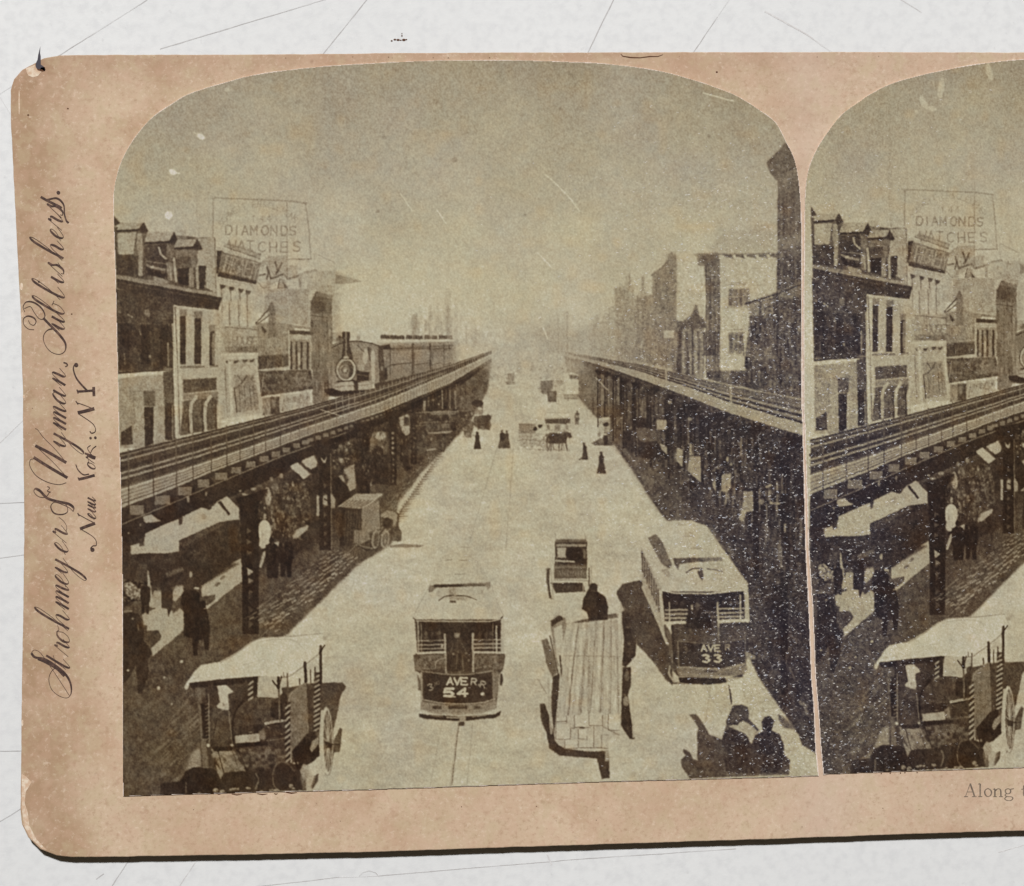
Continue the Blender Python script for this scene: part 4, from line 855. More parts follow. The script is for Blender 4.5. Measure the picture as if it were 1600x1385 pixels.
def paint_right_el():
    TR = [(880, 549), (900, 553), (1005, 570), (1100, 593), (1141, 603), (1252, 624), (1290, 632)]
    BT = [(880, 552), (940, 566), (994, 578), (1069, 603), (1141, 629), (1252, 662), (1290, 674)]
    BB = [(880, 555), (940, 573), (994, 591), (1069, 619), (1141, 647), (1252, 681), (1290, 693)]
    under = BB + [(1290, 1225), (1274, 1177), (1252, 1163), (1248, 1149), (1216, 1102), (1188, 1063), (1165, 1018), (1120, 900), (1060, 830), (1040, 812), (1016, 780), (992, 741), (964, 701), (933, 653), (903, 621), (888, 590)]
    cv.poly(under, .19, .96, 1.6)
    cv.poly([(895, 560), (994, 595), (1040, 612), (1040, 790), (1000, 745), (964, 701), (933, 653), (903, 621)], .36, .55, 5)
    cv.poly([(940, 660), (1000, 700), (1060, 770), (1150, 860), (1190, 1000), (1130, 880), (1060, 830), (1016, 780), (992, 741), (964, 701)], .38, .6, 7)
    cv.poly([(1100, 640), (1252, 690), (1258, 800), (1240, 860), (1160, 780), (1100, 700)], .10, .6, 6)
    cv.mottle(under, .06, 4, rs, 2)
    cv.poly(TR + BT[::-1], .38, .95, .6)
    cv.poly(BT + BB[::-1], .64, .97, .6)
    for f0, w_, t in ((0, 1.8, .62), (.12, 1.6, .34), (.3, 2.0, .46), (.42, 2.0, .26), (.55, 3.0, .60), (.68, 3.4, .14), (.8, 2.8, .60), (.95, 3.2, .12)):
        pts = [(x, rail_y(x, TR) * (1 - f0) + rail_y(x, BT) * f0) for x in range(950, 1290, 12)]
        for i in range(len(pts) - 1):
            k = .35 + .65 * (pts[i][0] - 950) / 300; cv.line([pts[i], pts[i + 1]], w_ * k, t, .8)
    for x in (1040, 1141.5):
        cv.line([(x, rail_y(x, TR) - 1), (x + 1, rail_y(x, BT) + 4)], 3.2, .66, .85); cv.line([(x - 5, rail_y(x, TR) + 8), (x + 4, rail_y(x, TR) + 9)], 3, .55, .6)
    pts = [(x, rail_y(x, BB)) for x in range(900, 1290, 12)]; cv.line(pts, 2.2, .13, .8)
    x = 1040
    while x < 1260:
        y = rail_y(x, BB); cv.line([(x, y + 1), (x, y + 9)], 3, .34, .6); x += 9
    for i in range(90):
        x = R_.uniform(920, 1250); y = rail_y(x, BB) + R_.uniform(4, 60); cv.line([(x, y), (x, y + R_.uniform(10, 60))], R_.uniform(1, 4), R_.choice([.06, .08, .3, .4, .5]), .4)
    clutter(f1, [(905, 575), (1000, 605), (1100, 650), (1245, 700), (1250, 760), (1190, 860), (1120, 780), (1050, 735), (990, 705), (930, 640)], 900, .8, 2.6, 2, 11, [.05, .07, .1, .14, .3, .42, .55], .6, 8)
    clutter(f1, [(960, 700), (1050, 760), (1190, 880), (1260, 900), (1262, 1120), (1180, 1010), (1100, 850), (1010, 765)], 500, 1, 5, 1, 4, [.1, .16, .3, .34], .35, 9)
    clutter(f1, [(892, 562), (1000, 600), (1010, 690), (960, 690), (905, 620)], 260, .7, 2, 2, 7, [.2, .3, .5, .6, .66], .5, 10)
    cv.glow(885, 572, 34, 28, .76, .85); cv.glow(925, 610, 34, 30, .56, .5)
    # columns
    for (x, y0, y1, w_) in ((1040, 625, 715, 4), (1062, 640, 730, 6), (1069, 635, 735, 3), (1096, 650, 755, 6), (1046, 620, 700, 6), (1134, 670, 790, 3.5), (1108, 665, 745, 5), (1181, 700, 900, 7), (1225, 720, 1080, 9), (1012, 612, 690, 4), (990, 600, 670, 4), (970, 590, 650, 3)):
        cv.line([(x, y0), (x, y1)], w_ * 1.3, .05, .85)
    for i in range(26):
        x = R_.choice([1066, 1100, 1182]); y = R_.uniform(650, 760); cv.ell(x + R_.uniform(-2, 2), y, 1, 1.4, .5, .7, .3)
    r = random.Random(71)
    gy = lambda x: np.interp(x, [930, 960, 1030, 1130, 1250], [655, 682, 730, 790, 905])
    for i in range(210):
        x = 930 + 320 * r.random() ** .8; top = rail_y(x, BB) + 12; bot = gy(x); y = top + (bot - top) * r.betavariate(2.2, 1.5); h = (bot - top) * r.uniform(.04, .2)
        w_ = r.uniform(.8, 3.4) * (x - 860) / 260
        cv.poly([(x, y), (x + w_, y + r.uniform(-1, 1)), (x + w_, y + h), (x, y + h)], r.choice([.34, .42, .5, .58, .66]), r.uniform(.3, .75), .3)
    px_ = 934.0; st_ = 9.0
    while px_ < 1252:
        top = rail_y(px_, BB) + 6; bot = gy(px_) + 8; w_ = 2.0 + (px_ - 930) / 75
        cv.line([(px_, top), (px_, bot)], w_, .07, .85); cv.line([(px_ + w_ * 1.6, top), (px_ + w_ * 1.6, bot - 3)], w_ * .7, .09, .8)
        n_ = int((bot - top) / (w_ * 2.2))
        for k in range(n_):
            y = top + (bot - top) * (k + .5) / n_; cv.line([(px_, y - w_), (px_ + w_ * 1.6, y + w_ * .2)], .9, .36, .6)
        cv.poly([(px_ - w_ * 3, top), (px_ + w_ * 4.5, top + 2), (px_ + w_ * 1.6, top + w_ * 4), (px_, top + w_ * 4)], .08, .8, .4)
        st_ *= 1.21; px_ += st_
    # sunlit slots on the pavement
    for pl in ([(30, 380), (105, 390), (100, 450), (35, 440)], [(50, 560), (105, 600), (108, 640), (60, 590)], [(185, 590), (225, 610), (225, 740), (180, 690)], [(285, 655), (368, 660), (372, 865), (265, 770)], [(285, 560), (300, 560), (305, 650), (280, 650)],
               [(530, 800), (605, 790), (600, 900), (575, 930), (570, 1040), (560, 1030), (560, 930), (525, 930)], [(460, 850), (490, 840), (490, 925), (465, 900)], [(700, 925), (775, 930), (780, 1080), (720, 1090), (705, 1160), (665, 1150), (700, 1000)], [(900, 1010), (985, 1020), (980, 1035), (905, 1030)]):
        fT.p(pl, .66, .88, .7)
    fT.e(840, 1010, 22, 24, .6, .7, .8); fT.l([(880, 895), (910, 880)], 18, .72, .8); fT.e(575, 680, 10, 22, .72, .8); fT.e(605, 720, 10, 12, .7, .8); fT.e(285, 370, 16, 12, .62, .8); fT.e(130, 240, 20, 12, .66, .7)
    fT.r(490, 790, 530, 920, .05, .9, .6); fT.r(775, 900, 815, 1230, .05, .9, .8); fT.r(700, 700, 790, 900, .3, .5, 2)
    for i in range(60):
        fT.e(R_.uniform(420, 760), R_.uniform(540, 900), R_.uniform(4, 12), R_.uniform(6, 20), R_.choice([.35, .5, .06, .07]), .55, .5)
    # carriage in shade + carts by the kerb
    fS.p([(560, 540), (640, 520), (660, 640), (560, 650)], .2, .7, 1.2); fS.p([(650, 780), (740, 750), (760, 880), (740, 1000), (660, 900)], .15, .85, 1.2)
    fS.p([(770, 740), (940, 750), (960, 830), (980, 880), (860, 900), (790, 830)], .36, .8, 1); fS.p([(800, 870), (960, 860), (1050, 980), (900, 1030), (780, 1000)], .1, .85, 1.5); fS.p([(750, 660), (860, 650), (920, 730), (780, 740)], .1, .85, 1)
    fS.r(960, 670, 1045, 760, .64, .9, .7); fS.p([(980, 880), (1050, 910), (1050, 980), (1000, 940)], .66, .9, .6); fS.p([(1140, 930), (1190, 940), (1190, 1080), (1140, 1050)], .62, .9, .6)
    for x in (470, 520, 545, 770): fS.l([(x, 380), (x + 3, 520)], 8, .55, .5)
    # faint wheel curves lower right
    fU.c([(660, 940), (720, 990), (690, 1030), (640, 1080), (630, 1200), (700, 1320)], 20, .4, .5); fU.e(545, 465, 18, 22, .4, .7, 1); fU.p([(590, 340), (770, 370), (760, 400), (600, 370)], .32, .5, 2)
    fU.p([(480, 480), (620, 470), (640, 700), (600, 900), (500, 860)], .06, .8, 3); fU.p([(260, 1080), (350, 1130), (340, 1160), (260, 1150)], .60, .9, .6); fU.p([(360, 1080), (470, 1090), (470, 1150), (380, 1140)], .42, .6, 2)
    fQ.c([(1340, 370), (1390, 400), (1410, 480)], 34, .46, .75); fQ.l([(1240, 20), (1290, 120)], 14, .38, .6)

def paint_street():
    st = [(762, 575), (800, 560), (880, 560), (903, 621), (964, 701), (1016, 780), (1060, 830), (1165, 1018), (1252, 1163), (1290, 1180), (1290, 1260), (400, 1260), (440, 1000), (480, 960), (612, 850), (703, 693)]
    cv.poly(st, .825, .6, 3)
    cv.mottle(st, .045, 46, rs, 6, 70); cv.mottle(st, .04, 9, rs, 3, 20); cv.mottle(st, .035, 2.4, rs, 3, 5)
    cv.mottle(st, .018, 5, rs, 3, 26)
    for i in range(260):
        x = R_.uniform(480, 1240); y = R_.uniform(620, 1210); k = (y - 540) / 660
        cv.ell(x, y, R_.uniform(1.5, 7) * k, R_.uniform(.6, 1.6) * k, R_.choice([.68, .72, .62]), R_.uniform(.15, .5), .5, R_.uniform(-.25, .1))
    for a, b, w_ in (((716, 1130), (704, 1228), 3.0), ((738, 1130), (730, 1225), 1.4), ((690, 1130), (672, 1228), 1.2), ((776, 700), (730, 860), 1.4), ((802, 700), (790, 860), 1.4), ((1112, 1060), (1090, 1210), 1.4), ((1135, 1075), (1150, 1190), 1.4)):
        cv.line([a, b], w_, .6, .55)
    cv.line([(717, 1130), (706, 1226)], 1.4, .38, .8)
    r = random.Random(61)
    for i in range(46):                      # ruts and wheel polish running with the street
        u = r.uniform(-1, 1); y0 = r.uniform(600, 1180); ln = r.uniform(40, 220) * (y0 - 540) / 500
        f = lambda y: 800 + u * (y - 545) * (.56 if u < 0 else .62)
        cv.line([(f(y0), y0), (f(y0 + ln * .5) + r.uniform(-1.5, 1.5), y0 + ln * .5), (f(y0 + ln), y0 + ln)], r.uniform(1, 4) * (y0 - 520) / 500, r.choice([.72, .76, .88, .9]), r.uniform(.12, .34))
    for i in range(900):                     # droppings, scraps and worn setts
        x = r.uniform(430, 1250); y = 590 + 630 * r.random() ** .8; k = (y - 520) / 680
        cv.ell(x, y, r.uniform(.8, 3.4) * k + .3, r.uniform(.4, 1.1) * k + .2, r.choice([.58, .64, .70, .92]), r.uniform(.1, .42), .3, r.uniform(-.3, .2))
    for (x, y, a, b_) in ((575, 1100, 26, 6), (600, 980, 30, 8), (640, 1180, 20, 6), (820, 1040, 24, 7), (1010, 1150, 22, 6), (700, 780, 26, 6), (900, 780, 30, 7), (790, 740, 22, 5)):
        cv.glow(x, y, a, b_, .72, .35)
    # far traffic
    far = [(fF, 260, 550, 340, 640, .58), (fF, 550, 615, 660, 710, .4), (fF, 600, 530, 660, 600, .62), (fF, 690, 600, 750, 650, .52), (fF, 360, 470, 400, 550, .68), (fF, 100, 540, 200, 600, .62), (fF, 470, 490, 500, 540, .7), (fF, 890, 620, 950, 690, .35)]
    for fr, x0, y0, x1, y1, t in far:
        for i in range(9):
            x = R_.uniform(x0, x1); y = R_.uniform(y0, y1); fr.e(x, y, R_.uniform(8, 26), R_.uniform(6, 18), t + R_.uniform(-.1, .08), .5, .8)
    fF.l([(270, 640), (340, 638)], 9, .42, .7)
    fF.p([(610, 700), (690, 700), (690, 790), (625, 790)], .38, .85, 1); fF.e(655, 735, 12, 16, .7, .7); fF.l([(550, 620), (660, 610)], 7, .4, .6)
    fF.p([(765, 560), (870, 590), (870, 720), (760, 720)], .84, .9, .7); fF.p([(795, 570), (885, 575), (885, 600), (800, 595)], .36, .8, .6); fF.p([(755, 545), (830, 545), (870, 565), (860, 580), (770, 575)], .84, .7, .7); fF.r(750, 725, 865, 765, .55, .7, .8); fF.l([(752, 760), (868, 764)], 8, .4, .7)
    # people crossing
    for x, y, h, l in ((30, 1180, 145, 0), (235, 1175, 155, 1), (275, 1175, 150, 0)): fF.lady(x, y, h, .24, .44, .92)
    fF.r(222, 1050, 262, 1110, .1, .8, .7)
    fF.man(860, 980, 120, .34, .32); fF.r(845, 900, 875, 920, .8, .6, .6)
    fF.lady(925, 1270, 145, .2, .36, .95, -.05); fF.l([(880, 1268), (920, 1240)], 14, .3, .8); fF.lady(1062, 1385, 185, .18, .44, .95, .0)
    # horse car, open wagon and horses
    fF.r(375, 970, 520, 1055, .56, .9, .8); fF.p([(375, 1050), (560, 1050), (560, 1110), (375, 1090)], .68, .7, 1)
    fF.e(510, 1012, 18, 16, .12, .9, .5); fF.e(553, 988, 20, 14, .12, .9, .5); fF.p([(580, 975), (660, 970), (660, 1060), (590, 1060)], .82, .85, .6)
    fF.l([(595, 890), (600, 880), (790, 880)], 8, .66, .6); fF.p([(600, 925), (797, 925), (790, 950), (770, 975), (620, 965)], .26, .92, .5); fF.p([(600, 885), (790, 885), (797, 925), (600, 925)], .87, .8, .6)
    fF.r(670, 980, 730, 1040, .45, .7, 1); fF.r(735, 1000, 790, 1050, .8, .7, 1)
    fF.p([(600, 1065), (640, 1050), (740, 1058), (780, 1045), (805, 1050), (815, 1085), (795, 1090), (780, 1075), (770, 1130), (700, 1140), (620, 1135)], .23, .93, .6)
    for x, d in ((715, -6), (765, 14), (650, -10), (610, 4)): fF.l([(x, 1120), (x + d, 1195)], 9, .26, .85)
    fF.l([(370, 1110), (420, 1100), (600, 1120)], 8, .45, .7); fF.l([(540, 1185), (800, 1190)], 9, .55, .6); fF.e(540, 1130, 26, 30, .55, .4, .6); fF.n([(370, 1060), (620, 1060), (620, 1200), (370, 1200)], .12, 2.5, rs)
    fF.l([(420, 1110), (430, 1180), (520, 1185)], 6, .5, .5)
    fF.p([(1030, 915), (1145, 915), (1145, 940), (1030, 965)], .72, .8, .8); fF.e(1108, 975, 26, 18, .1, .92, .5); fF.p([(1040, 1000), (1145, 990), (1145, 1060), (1040, 1060)], .76, .85, .8); fF.e(1045, 1060, 14, 22, .4, .7, .7)
    fF.p([(975, 1130), (1040, 1100), (1160, 1110), (1165, 1155), (1000, 1150)], .3, .85, 1); fF.p([(1070, 1085), (1120, 1085), (1110, 1150), (1080, 1150)], .12, .85, .8)
    fF.p([(0, 775), (60, 778), (75, 800), (70, 850), (60, 830), (0, 830)], .2, .9, .7); fF.p([(0, 910), (70, 900), (140, 900), (145, 930), (125, 945), (125, 1020), (105, 1020), (95, 960), (70, 1020), (20, 1000), (0, 980)], .28, .85, .8)

def paint_wagon_left():
    fJ.p([(435, 1045), (570, 950), (775, 945), (778, 965), (650, 1065), (435, 1050)], .66, .95, .5)
    fJ.l([(640, 1060), (775, 965)], 8, .4, .8); fJ.l([(650, 1048), (775, 950)], 8, .78, .7)
    for i in range(7): fJ.l([(455 + i * 26, 1050), (520 + i * 30, 1000)], 12, .33, .6)
    fJ.p([(435, 1050), (650, 1068), (640, 1240), (560, 1270), (540, 1350), (450, 1350)], .17, .95, .6); fJ.p([(615, 1065), (750, 1000), (770, 1060), (770, 1220), (660, 1250), (620, 1240)], .52, .95, .7)
    fJ.p([(560, 1230), (660, 1230), (690, 1300), (600, 1340), (560, 1320)], .52, .9, .8); fJ.r(640, 1080, 700, 1220, .45, .5, 2); fJ.l([(758, 1020), (765, 1230)], 10, .18, .8)
    for i in range(8): fJ.l([(450 + i * 22, 1080), (440 + i * 22, 1330)], 9, R_.choice([.1, .3, .36]), .5)
    fJ.e(725, 1300, 30, 72, .62, .9, .5, .1); fJ.e(730, 1300, 20, 58, .28, .8, .5, .1); fJ.e(800, 1300, 34, 72, .66, .9, .5, .1); fJ.e(802, 1300, 22, 56, .3, .85, .5, .1)
    for k in range(6):
        th = k * math.pi / 6; fJ.l([(802 - 20 * math.cos(th), 1300 - 56 * math.sin(th)), (802 + 20 * math.cos(th), 1300 + 56 * math.sin(th))], 4, .6, .7)
    fJ.p([(770, 1110), (800, 1060), (870, 1070), (910, 1110), (905, 1200), (930, 1250), (925, 1310), (890, 1320), (880, 1240), (850, 1200), (845, 1160), (800, 1140)], .30, .95, .6)
    fJ.p([(775, 1105), (810, 1075), (865, 1085), (895, 1115), (890, 1180), (860, 1150), (820, 1130), (790, 1135)], .60, .85, .6); fJ.l([(885, 1210), (893, 1300)], 12, .5, .8); fJ.l([(862, 1210), (868, 1310)], 12, .56, .8); fJ.e(812, 1175, 34, 42, .15, .9, .6); fJ.c([(775, 1115), (830, 1100), (870, 1140), (870, 1210)], 26, .56, .8); fJ.r(840, 1200, 900, 1310, .27, .8, .8)
    fJ.p([(830, 1345), (930, 1335), (1110, 1345), (1060, 1362), (840, 1362)], .42, .8, .8); fJ.l([(580, 1345), (700, 1370)], 12, .58, .6); fJ.l([(590, 1350), (660, 1385)], 8, .15, .8)
    fJ.e(1455, 1295, 8, 26, .66, .5, .7); fJ.l([(1385, 1360), (1470, 1362)], 5, .6, .5)

def paint_delivery_cart():
    # shadow
    fL.p([(970, 470), (1200, 430), (1410, 425), (1440, 460), (1400, 520), (1350, 760), (1330, 800), (1200, 1000), (1020, 1050)], .25, .95, .8)
    fL.p([(1330, 900), (1390, 775), (1410, 790), (1390, 960), (1345, 970), (1300, 1120), (1270, 1150)], .24, .9, .6)
    fL.p([(1190, 1150), (1225, 1130), (1220, 1190), (1180, 1250), (1165, 1240)], .22, .9, .8)
    # ground shade below
    fL.p([(0, 1210), (160, 1190), (240, 1090), (400, 1090), (480, 1130), (1000, 1040), (1120, 1090), (1130, 1260), (0, 1310)], .12, .96, .8)
    fL.p([(160, 1190), (190, 1120), (260, 1085), (370, 1090), (450, 1180), (460, 1290), (170, 1300)], .07, .95, .8); fL.l([(200, 1200), (200, 1285)], 12, .45, .7)
    # interior
    fL.p([(220, 440), (750, 385), (990, 420), (1010, 1040), (760, 1110), (480, 1125), (400, 1080), (320, 1080), (290, 500)], .22, .97, .6)
    # bright street visible behind under roof
    fL.p([(760, 385), (985, 370), (980, 470), (905, 550), (745, 540)], .77, .95, .5)
    # driver and cargo
    fL.p([(440, 450), (510, 445), (565, 500), (540, 515), (525, 520), (530, 640), (470, 640), (440, 610), (465, 580), (450, 500)], .86, .97, .5)
    fL.e(465, 618, 26, 24, .84, .95, .5); fL.e(510, 610, 18, 26, .7, .8, .6); fL.e(490, 600, 8, 14, .4, .6)
    fL.p([(390, 560), (440, 620), (530, 650), (560, 780), (560, 930), (400, 930)], .25, .95, .8); fL.p([(560, 520), (640, 520), (640, 600), (570, 700), (530, 640)], .2, .8, 1)
    fL.c([(440, 700), (420, 800), (400, 920)], 9, .08, .8); fL.c([(530, 640), (545, 780), (560, 910)], 9, .48, .8); fL.c([(640, 570), (580, 660), (560, 760), (565, 880)], 12, .06, .85)
    fL.p([(740, 540), (860, 545), (920, 600), (915, 720), (800, 740), (600, 750), (590, 660), (650, 580)], .27, .95, .8)
    fL.p([(860, 580), (960, 590), (1000, 650), (930, 720), (850, 690)], .1, .9, 1); fL.r(600, 750, 800, 830, .13, .85, 1); fL.e(700, 812, 20, 7, .6, .7)
    fL.p([(580, 840), (765, 822), (770, 885), (585, 898)], .72, .97, .4); fL.p([(570, 900), (830, 885), (835, 912), (575, 935)], .05, .95, .5)
    fL.p([(760, 810), (800, 780), (815, 870), (770, 870)], .5, .85, .6); fL.p([(820, 740), (920, 720), (940, 850), (820, 860)], .13, .85, .8); fL.l([(815, 745), (980, 715)], 20, .72, .85); fL.l([(830, 770), (940, 830)], 8, .45, .8); fL.l([(820, 880), (960, 860)], 8, .42, .8)
    fL.p([(390, 940), (560, 945), (660, 1110), (480, 1125)], .50, .85, 1); fL.p([(600, 940), (860, 920), (980, 1000), (860, 1060), (680, 1110)], .3, .9, 1)
    fL.n([(390, 940), (960, 940), (960, 1100), (480, 1125)], .16, 5, rs)
    fL.p([(400, 930), (560, 920), (560, 955), (420, 960)], .05, .9, .6)
    fL.l([(445, 950), (490, 1120)], 8, .12, .8); fL.l([(600, 940), (670, 1115)], 8, .1, .8); fL.l([(560, 960), (610, 1110)], 5, .2, .6)
    fL.p([(430, 1060), (490, 1130), (465, 1180), (445, 1130)], .6, .85, .7); fL.e(835, 955, 24, 34, .42, .9, .7); fL.e(372, 914, 14, 13, .85, .95, .4); fL.e(555, 912, 12, 10, .75, .9, .4); fL.e(415, 990, 16, 22, .6, .7, .6)
    # roof
    fL.p([(190, 470), (205, 430), (260, 350), (310, 295), (460, 268), (600, 190), (700, 115), (790, 80), (900, 75), (1250, 45), (1275, 110), (1270, 140), (1230, 200), (1130, 280), (1000, 375), (930, 385), (740, 380), (560, 395), (400, 410), (230, 430), (215, 475), (200, 480)], .88, 1, .5)
    fL.n([(200, 440), (460, 268), (790, 80), (1260, 60), (1000, 375), (230, 430)], .035, 14, rs)
    fL.l([(230, 436), (400, 416), (560, 400), (755, 384)], 8, .1, .9); fL.l([(255, 400), (300, 385)], 4, .55, .7); fL.c([(780, 110), (900, 95), (1050, 110), (1140, 230)], 7, .66, .6); fL.l([(640, 290), (720, 275)], 5, .6, .5); fL.c([(800, 250), (880, 270), (920, 300)], 5, .68, .5)
    fL.p([(225, 440), (755, 385), (745, 420), (560, 440), (370, 460), (240, 470)], .07, .95, .5)
    fL.e(202, 462, 14, 20, .84, .9, .4); fL.e(1270, 85, 24, 16, .55, .5, 1); fL.r(275, 470, 350, 540, .4, .7, 1)
    fL.l([(1275, 138), (1228, 205), (1130, 285), (1000, 380), (930, 392)], 9, .50, .85); fL.c([(470, 272), (600, 196), (700, 122), (800, 84), (1000, 72), (1250, 48)], 7, .56, .8); fL.p([(930, 385), (1000, 372), (1130, 280), (1228, 200), (1268, 138), (1262, 70), (1240, 60), (1120, 110), (960, 260), (900, 380)], .90, .7, 1.5)
    # posts, striped ropes and side curtain
    fL.p([(285, 470), (315, 500), (375, 1090), (330, 1090), (300, 700)], .4, .9, .5); fL.p([(315, 590), (360, 590), (372, 860), (330, 860)], .07, .95, .5); fL.p([(370, 420), (410, 420), (405, 900), (382, 900)], .22, .9, .5); fL.l([(375, 520), (380, 900)], 9, .52, .8)
    for i in range(10): fL.l([(352, 600 + i * 30), (378, 588 + i * 30)], 9, .5, .7)
    def striped(p0, p1, wd, n):
        fL.p([(p0[0] - wd / 2, p0[1]), (p0[0] + wd / 2, p0[1]), (p1[0] + wd / 2, p1[1]), (p1[0] - wd / 2, p1[1])], .12, .97, .4)
        for i in range(n):
            u = (i + .5) / n; x = p0[0] + (p1[0] - p0[0]) * u; y = p0[1] + (p1[1] - p0[1]) * u; s_ = (p1[1] - p0[1]) / n * .45
            fL.p([(x - wd / 2, y + s_), (x + wd / 2, y - s_ * .7), (x + wd / 2, y + s_ * .25), (x - wd / 2, y + s_ * 1.9)], .76, .85, .4)
    striped((705, 400), (700, 560), 44, 4); fL.l([(665, 400), (655, 560)], 14, .2, .8); fL.r(720, 385, 750, 545, .06, .9, .5)
    fL.p([(985, 520), (1130, 420), (1170, 480), (1180, 830), (1080, 900), (1020, 990), (1000, 900)], .44, .97, .6)
    fL.p([(1130, 430), (1175, 470), (1185, 830), (1150, 840)], .18, .9, .8); fL.n([(985, 520), (1170, 480), (1180, 830), (1020, 990)], .05, 6, rs)
    fL.c([(1060, 480), (1010, 520), (990, 600), (1000, 700)], 7, .6, .7); fL.p([(940, 470), (985, 455), (990, 700), (950, 720)], .2, .9, .6)
    striped((985, 580), (985, 1040), 42, 10); striped((1215, 350), (1210, 800), 50, 12)
    fL.p([(1020, 960), (1130, 830), (1200, 800), (1235, 990), (1170, 1050), (1060, 1100)], .06, .96, .8); fL.e(1065, 1050, 9, 12, .6, .8)
    fL.l([(915, 420), (925, 720)], 16, .38, .9); fL.l([(870, 415), (915, 470)], 12, .12, .9); fL.l([(915, 390), (918, 470)], 22, .08, .9); fL.l([(940, 380), (925, 440)], 10, .12, .8); fL.l([(985, 360), (985, 600)], 12, .3, .85); fL.l([(955, 350), (958, 385)], 8, .3, .7)
    for (a, b, w_, t) in (((1120, 275), (1125, 420), 24, .06), ((1240, 150), (1242, 430), 22, .1), ((1162, 330), (1164, 480), 10, .3), ((1197, 310), (1199, 400), 10, .2), ((1078, 400), (1080, 440), 12, .2), ((1230, 200), (1272, 140), 10, .08)):
        fL.l([a, b], w_, t, .9)
    fL.n([(400, 560), (980, 420), (1000, 900), (400, 930)], .07, 7, rs); fL.c([(430, 700), (480, 640), (540, 660)], 7, .42, .6); fL.c([(600, 640), (700, 560), (860, 560)], 6, .38, .6); fL.l([(590, 760), (800, 745)], 6, .34, .7); fL.l([(640, 600), (700, 720)], 5, .14, .6); fL.l([(760, 580), (800, 720)], 5, .36, .5); fL.p([(840, 760), (925, 750), (930, 830), (850, 845)], .24, .8, .8)
    for x in (1030, 1065, 1100, 1135): fL.l([(x, 500), (x - 4, 900)], 5, .34, .5)
    # wheels
    fL.e(1290, 880, 52, 270, .30, .8, .6, -.02); fL.e(1288, 880, 48, 266, .84, .97, .4, -.02); fL.e(1296, 880, 34, 240, .34, .95, .4, -.02)
    for k in range(12):
        th = k * math.pi / 6 + .1; fL.l([(1296, 890), (1296 + 33 * math.cos(th), 880 + 238 * math.sin(th))], 6, .72, .9)
    fL.e(1298, 890, 12, 30, .60, .9, .4); fL.c([(1255, 650), (1240, 900), (1265, 1120)], 22, .80, .9)
    fL.p([(1275, 880), (1330, 900), (1325, 935), (1285, 935)], .12, .9, .6); fL.l([(1320, 905), (1385, 905)], 8, .14, .8)
    fL.p([(1175, 880), (1220, 850), (1225, 900), (1170, 970), (1155, 940)], .66, .8, .6); fL.p([(1080, 1110), (1110, 1055), (1150, 1070), (1150, 1150), (1110, 1190)], .68, .9, .7)
    fL.e(960, 1150, 90, 100, .13, .95, .7); fL.c([(870, 1140), (900, 1060), (970, 1045), (1040, 1110)], 12, .34, .8); fL.c([(870, 1160), (880, 1220), (920, 1270)], 10, .5, .7); fL.c([(740, 1130), (760, 1180), (740, 1250)], 12, .5, .7)
    fL.p([(1080, 1150), (1130, 1100), (1200, 1160), (1180, 1260), (1100, 1260)], .62, .5, 1.5)
    for x, y, w_, h_ in ((430, 1262, 20, 18), (480, 1272, 20, 16), (560, 1252, 30, 9), (600, 1250, 12, 8), (680, 1245, 20, 10), (900, 1265, 24, 14), (860, 1262, 18, 8), (1012, 1228, 18, 16), (1030, 1248, 14, 8), (780, 1268, 14, 6), (300, 1282, 14, 5)):
        fL.e(x, y, w_, h_, .62, .95, .4, R_.uniform(-.5, .5)); fL.e(x + 8, y + 6, w_ * .4, h_ * .4, .2, .7, .3)

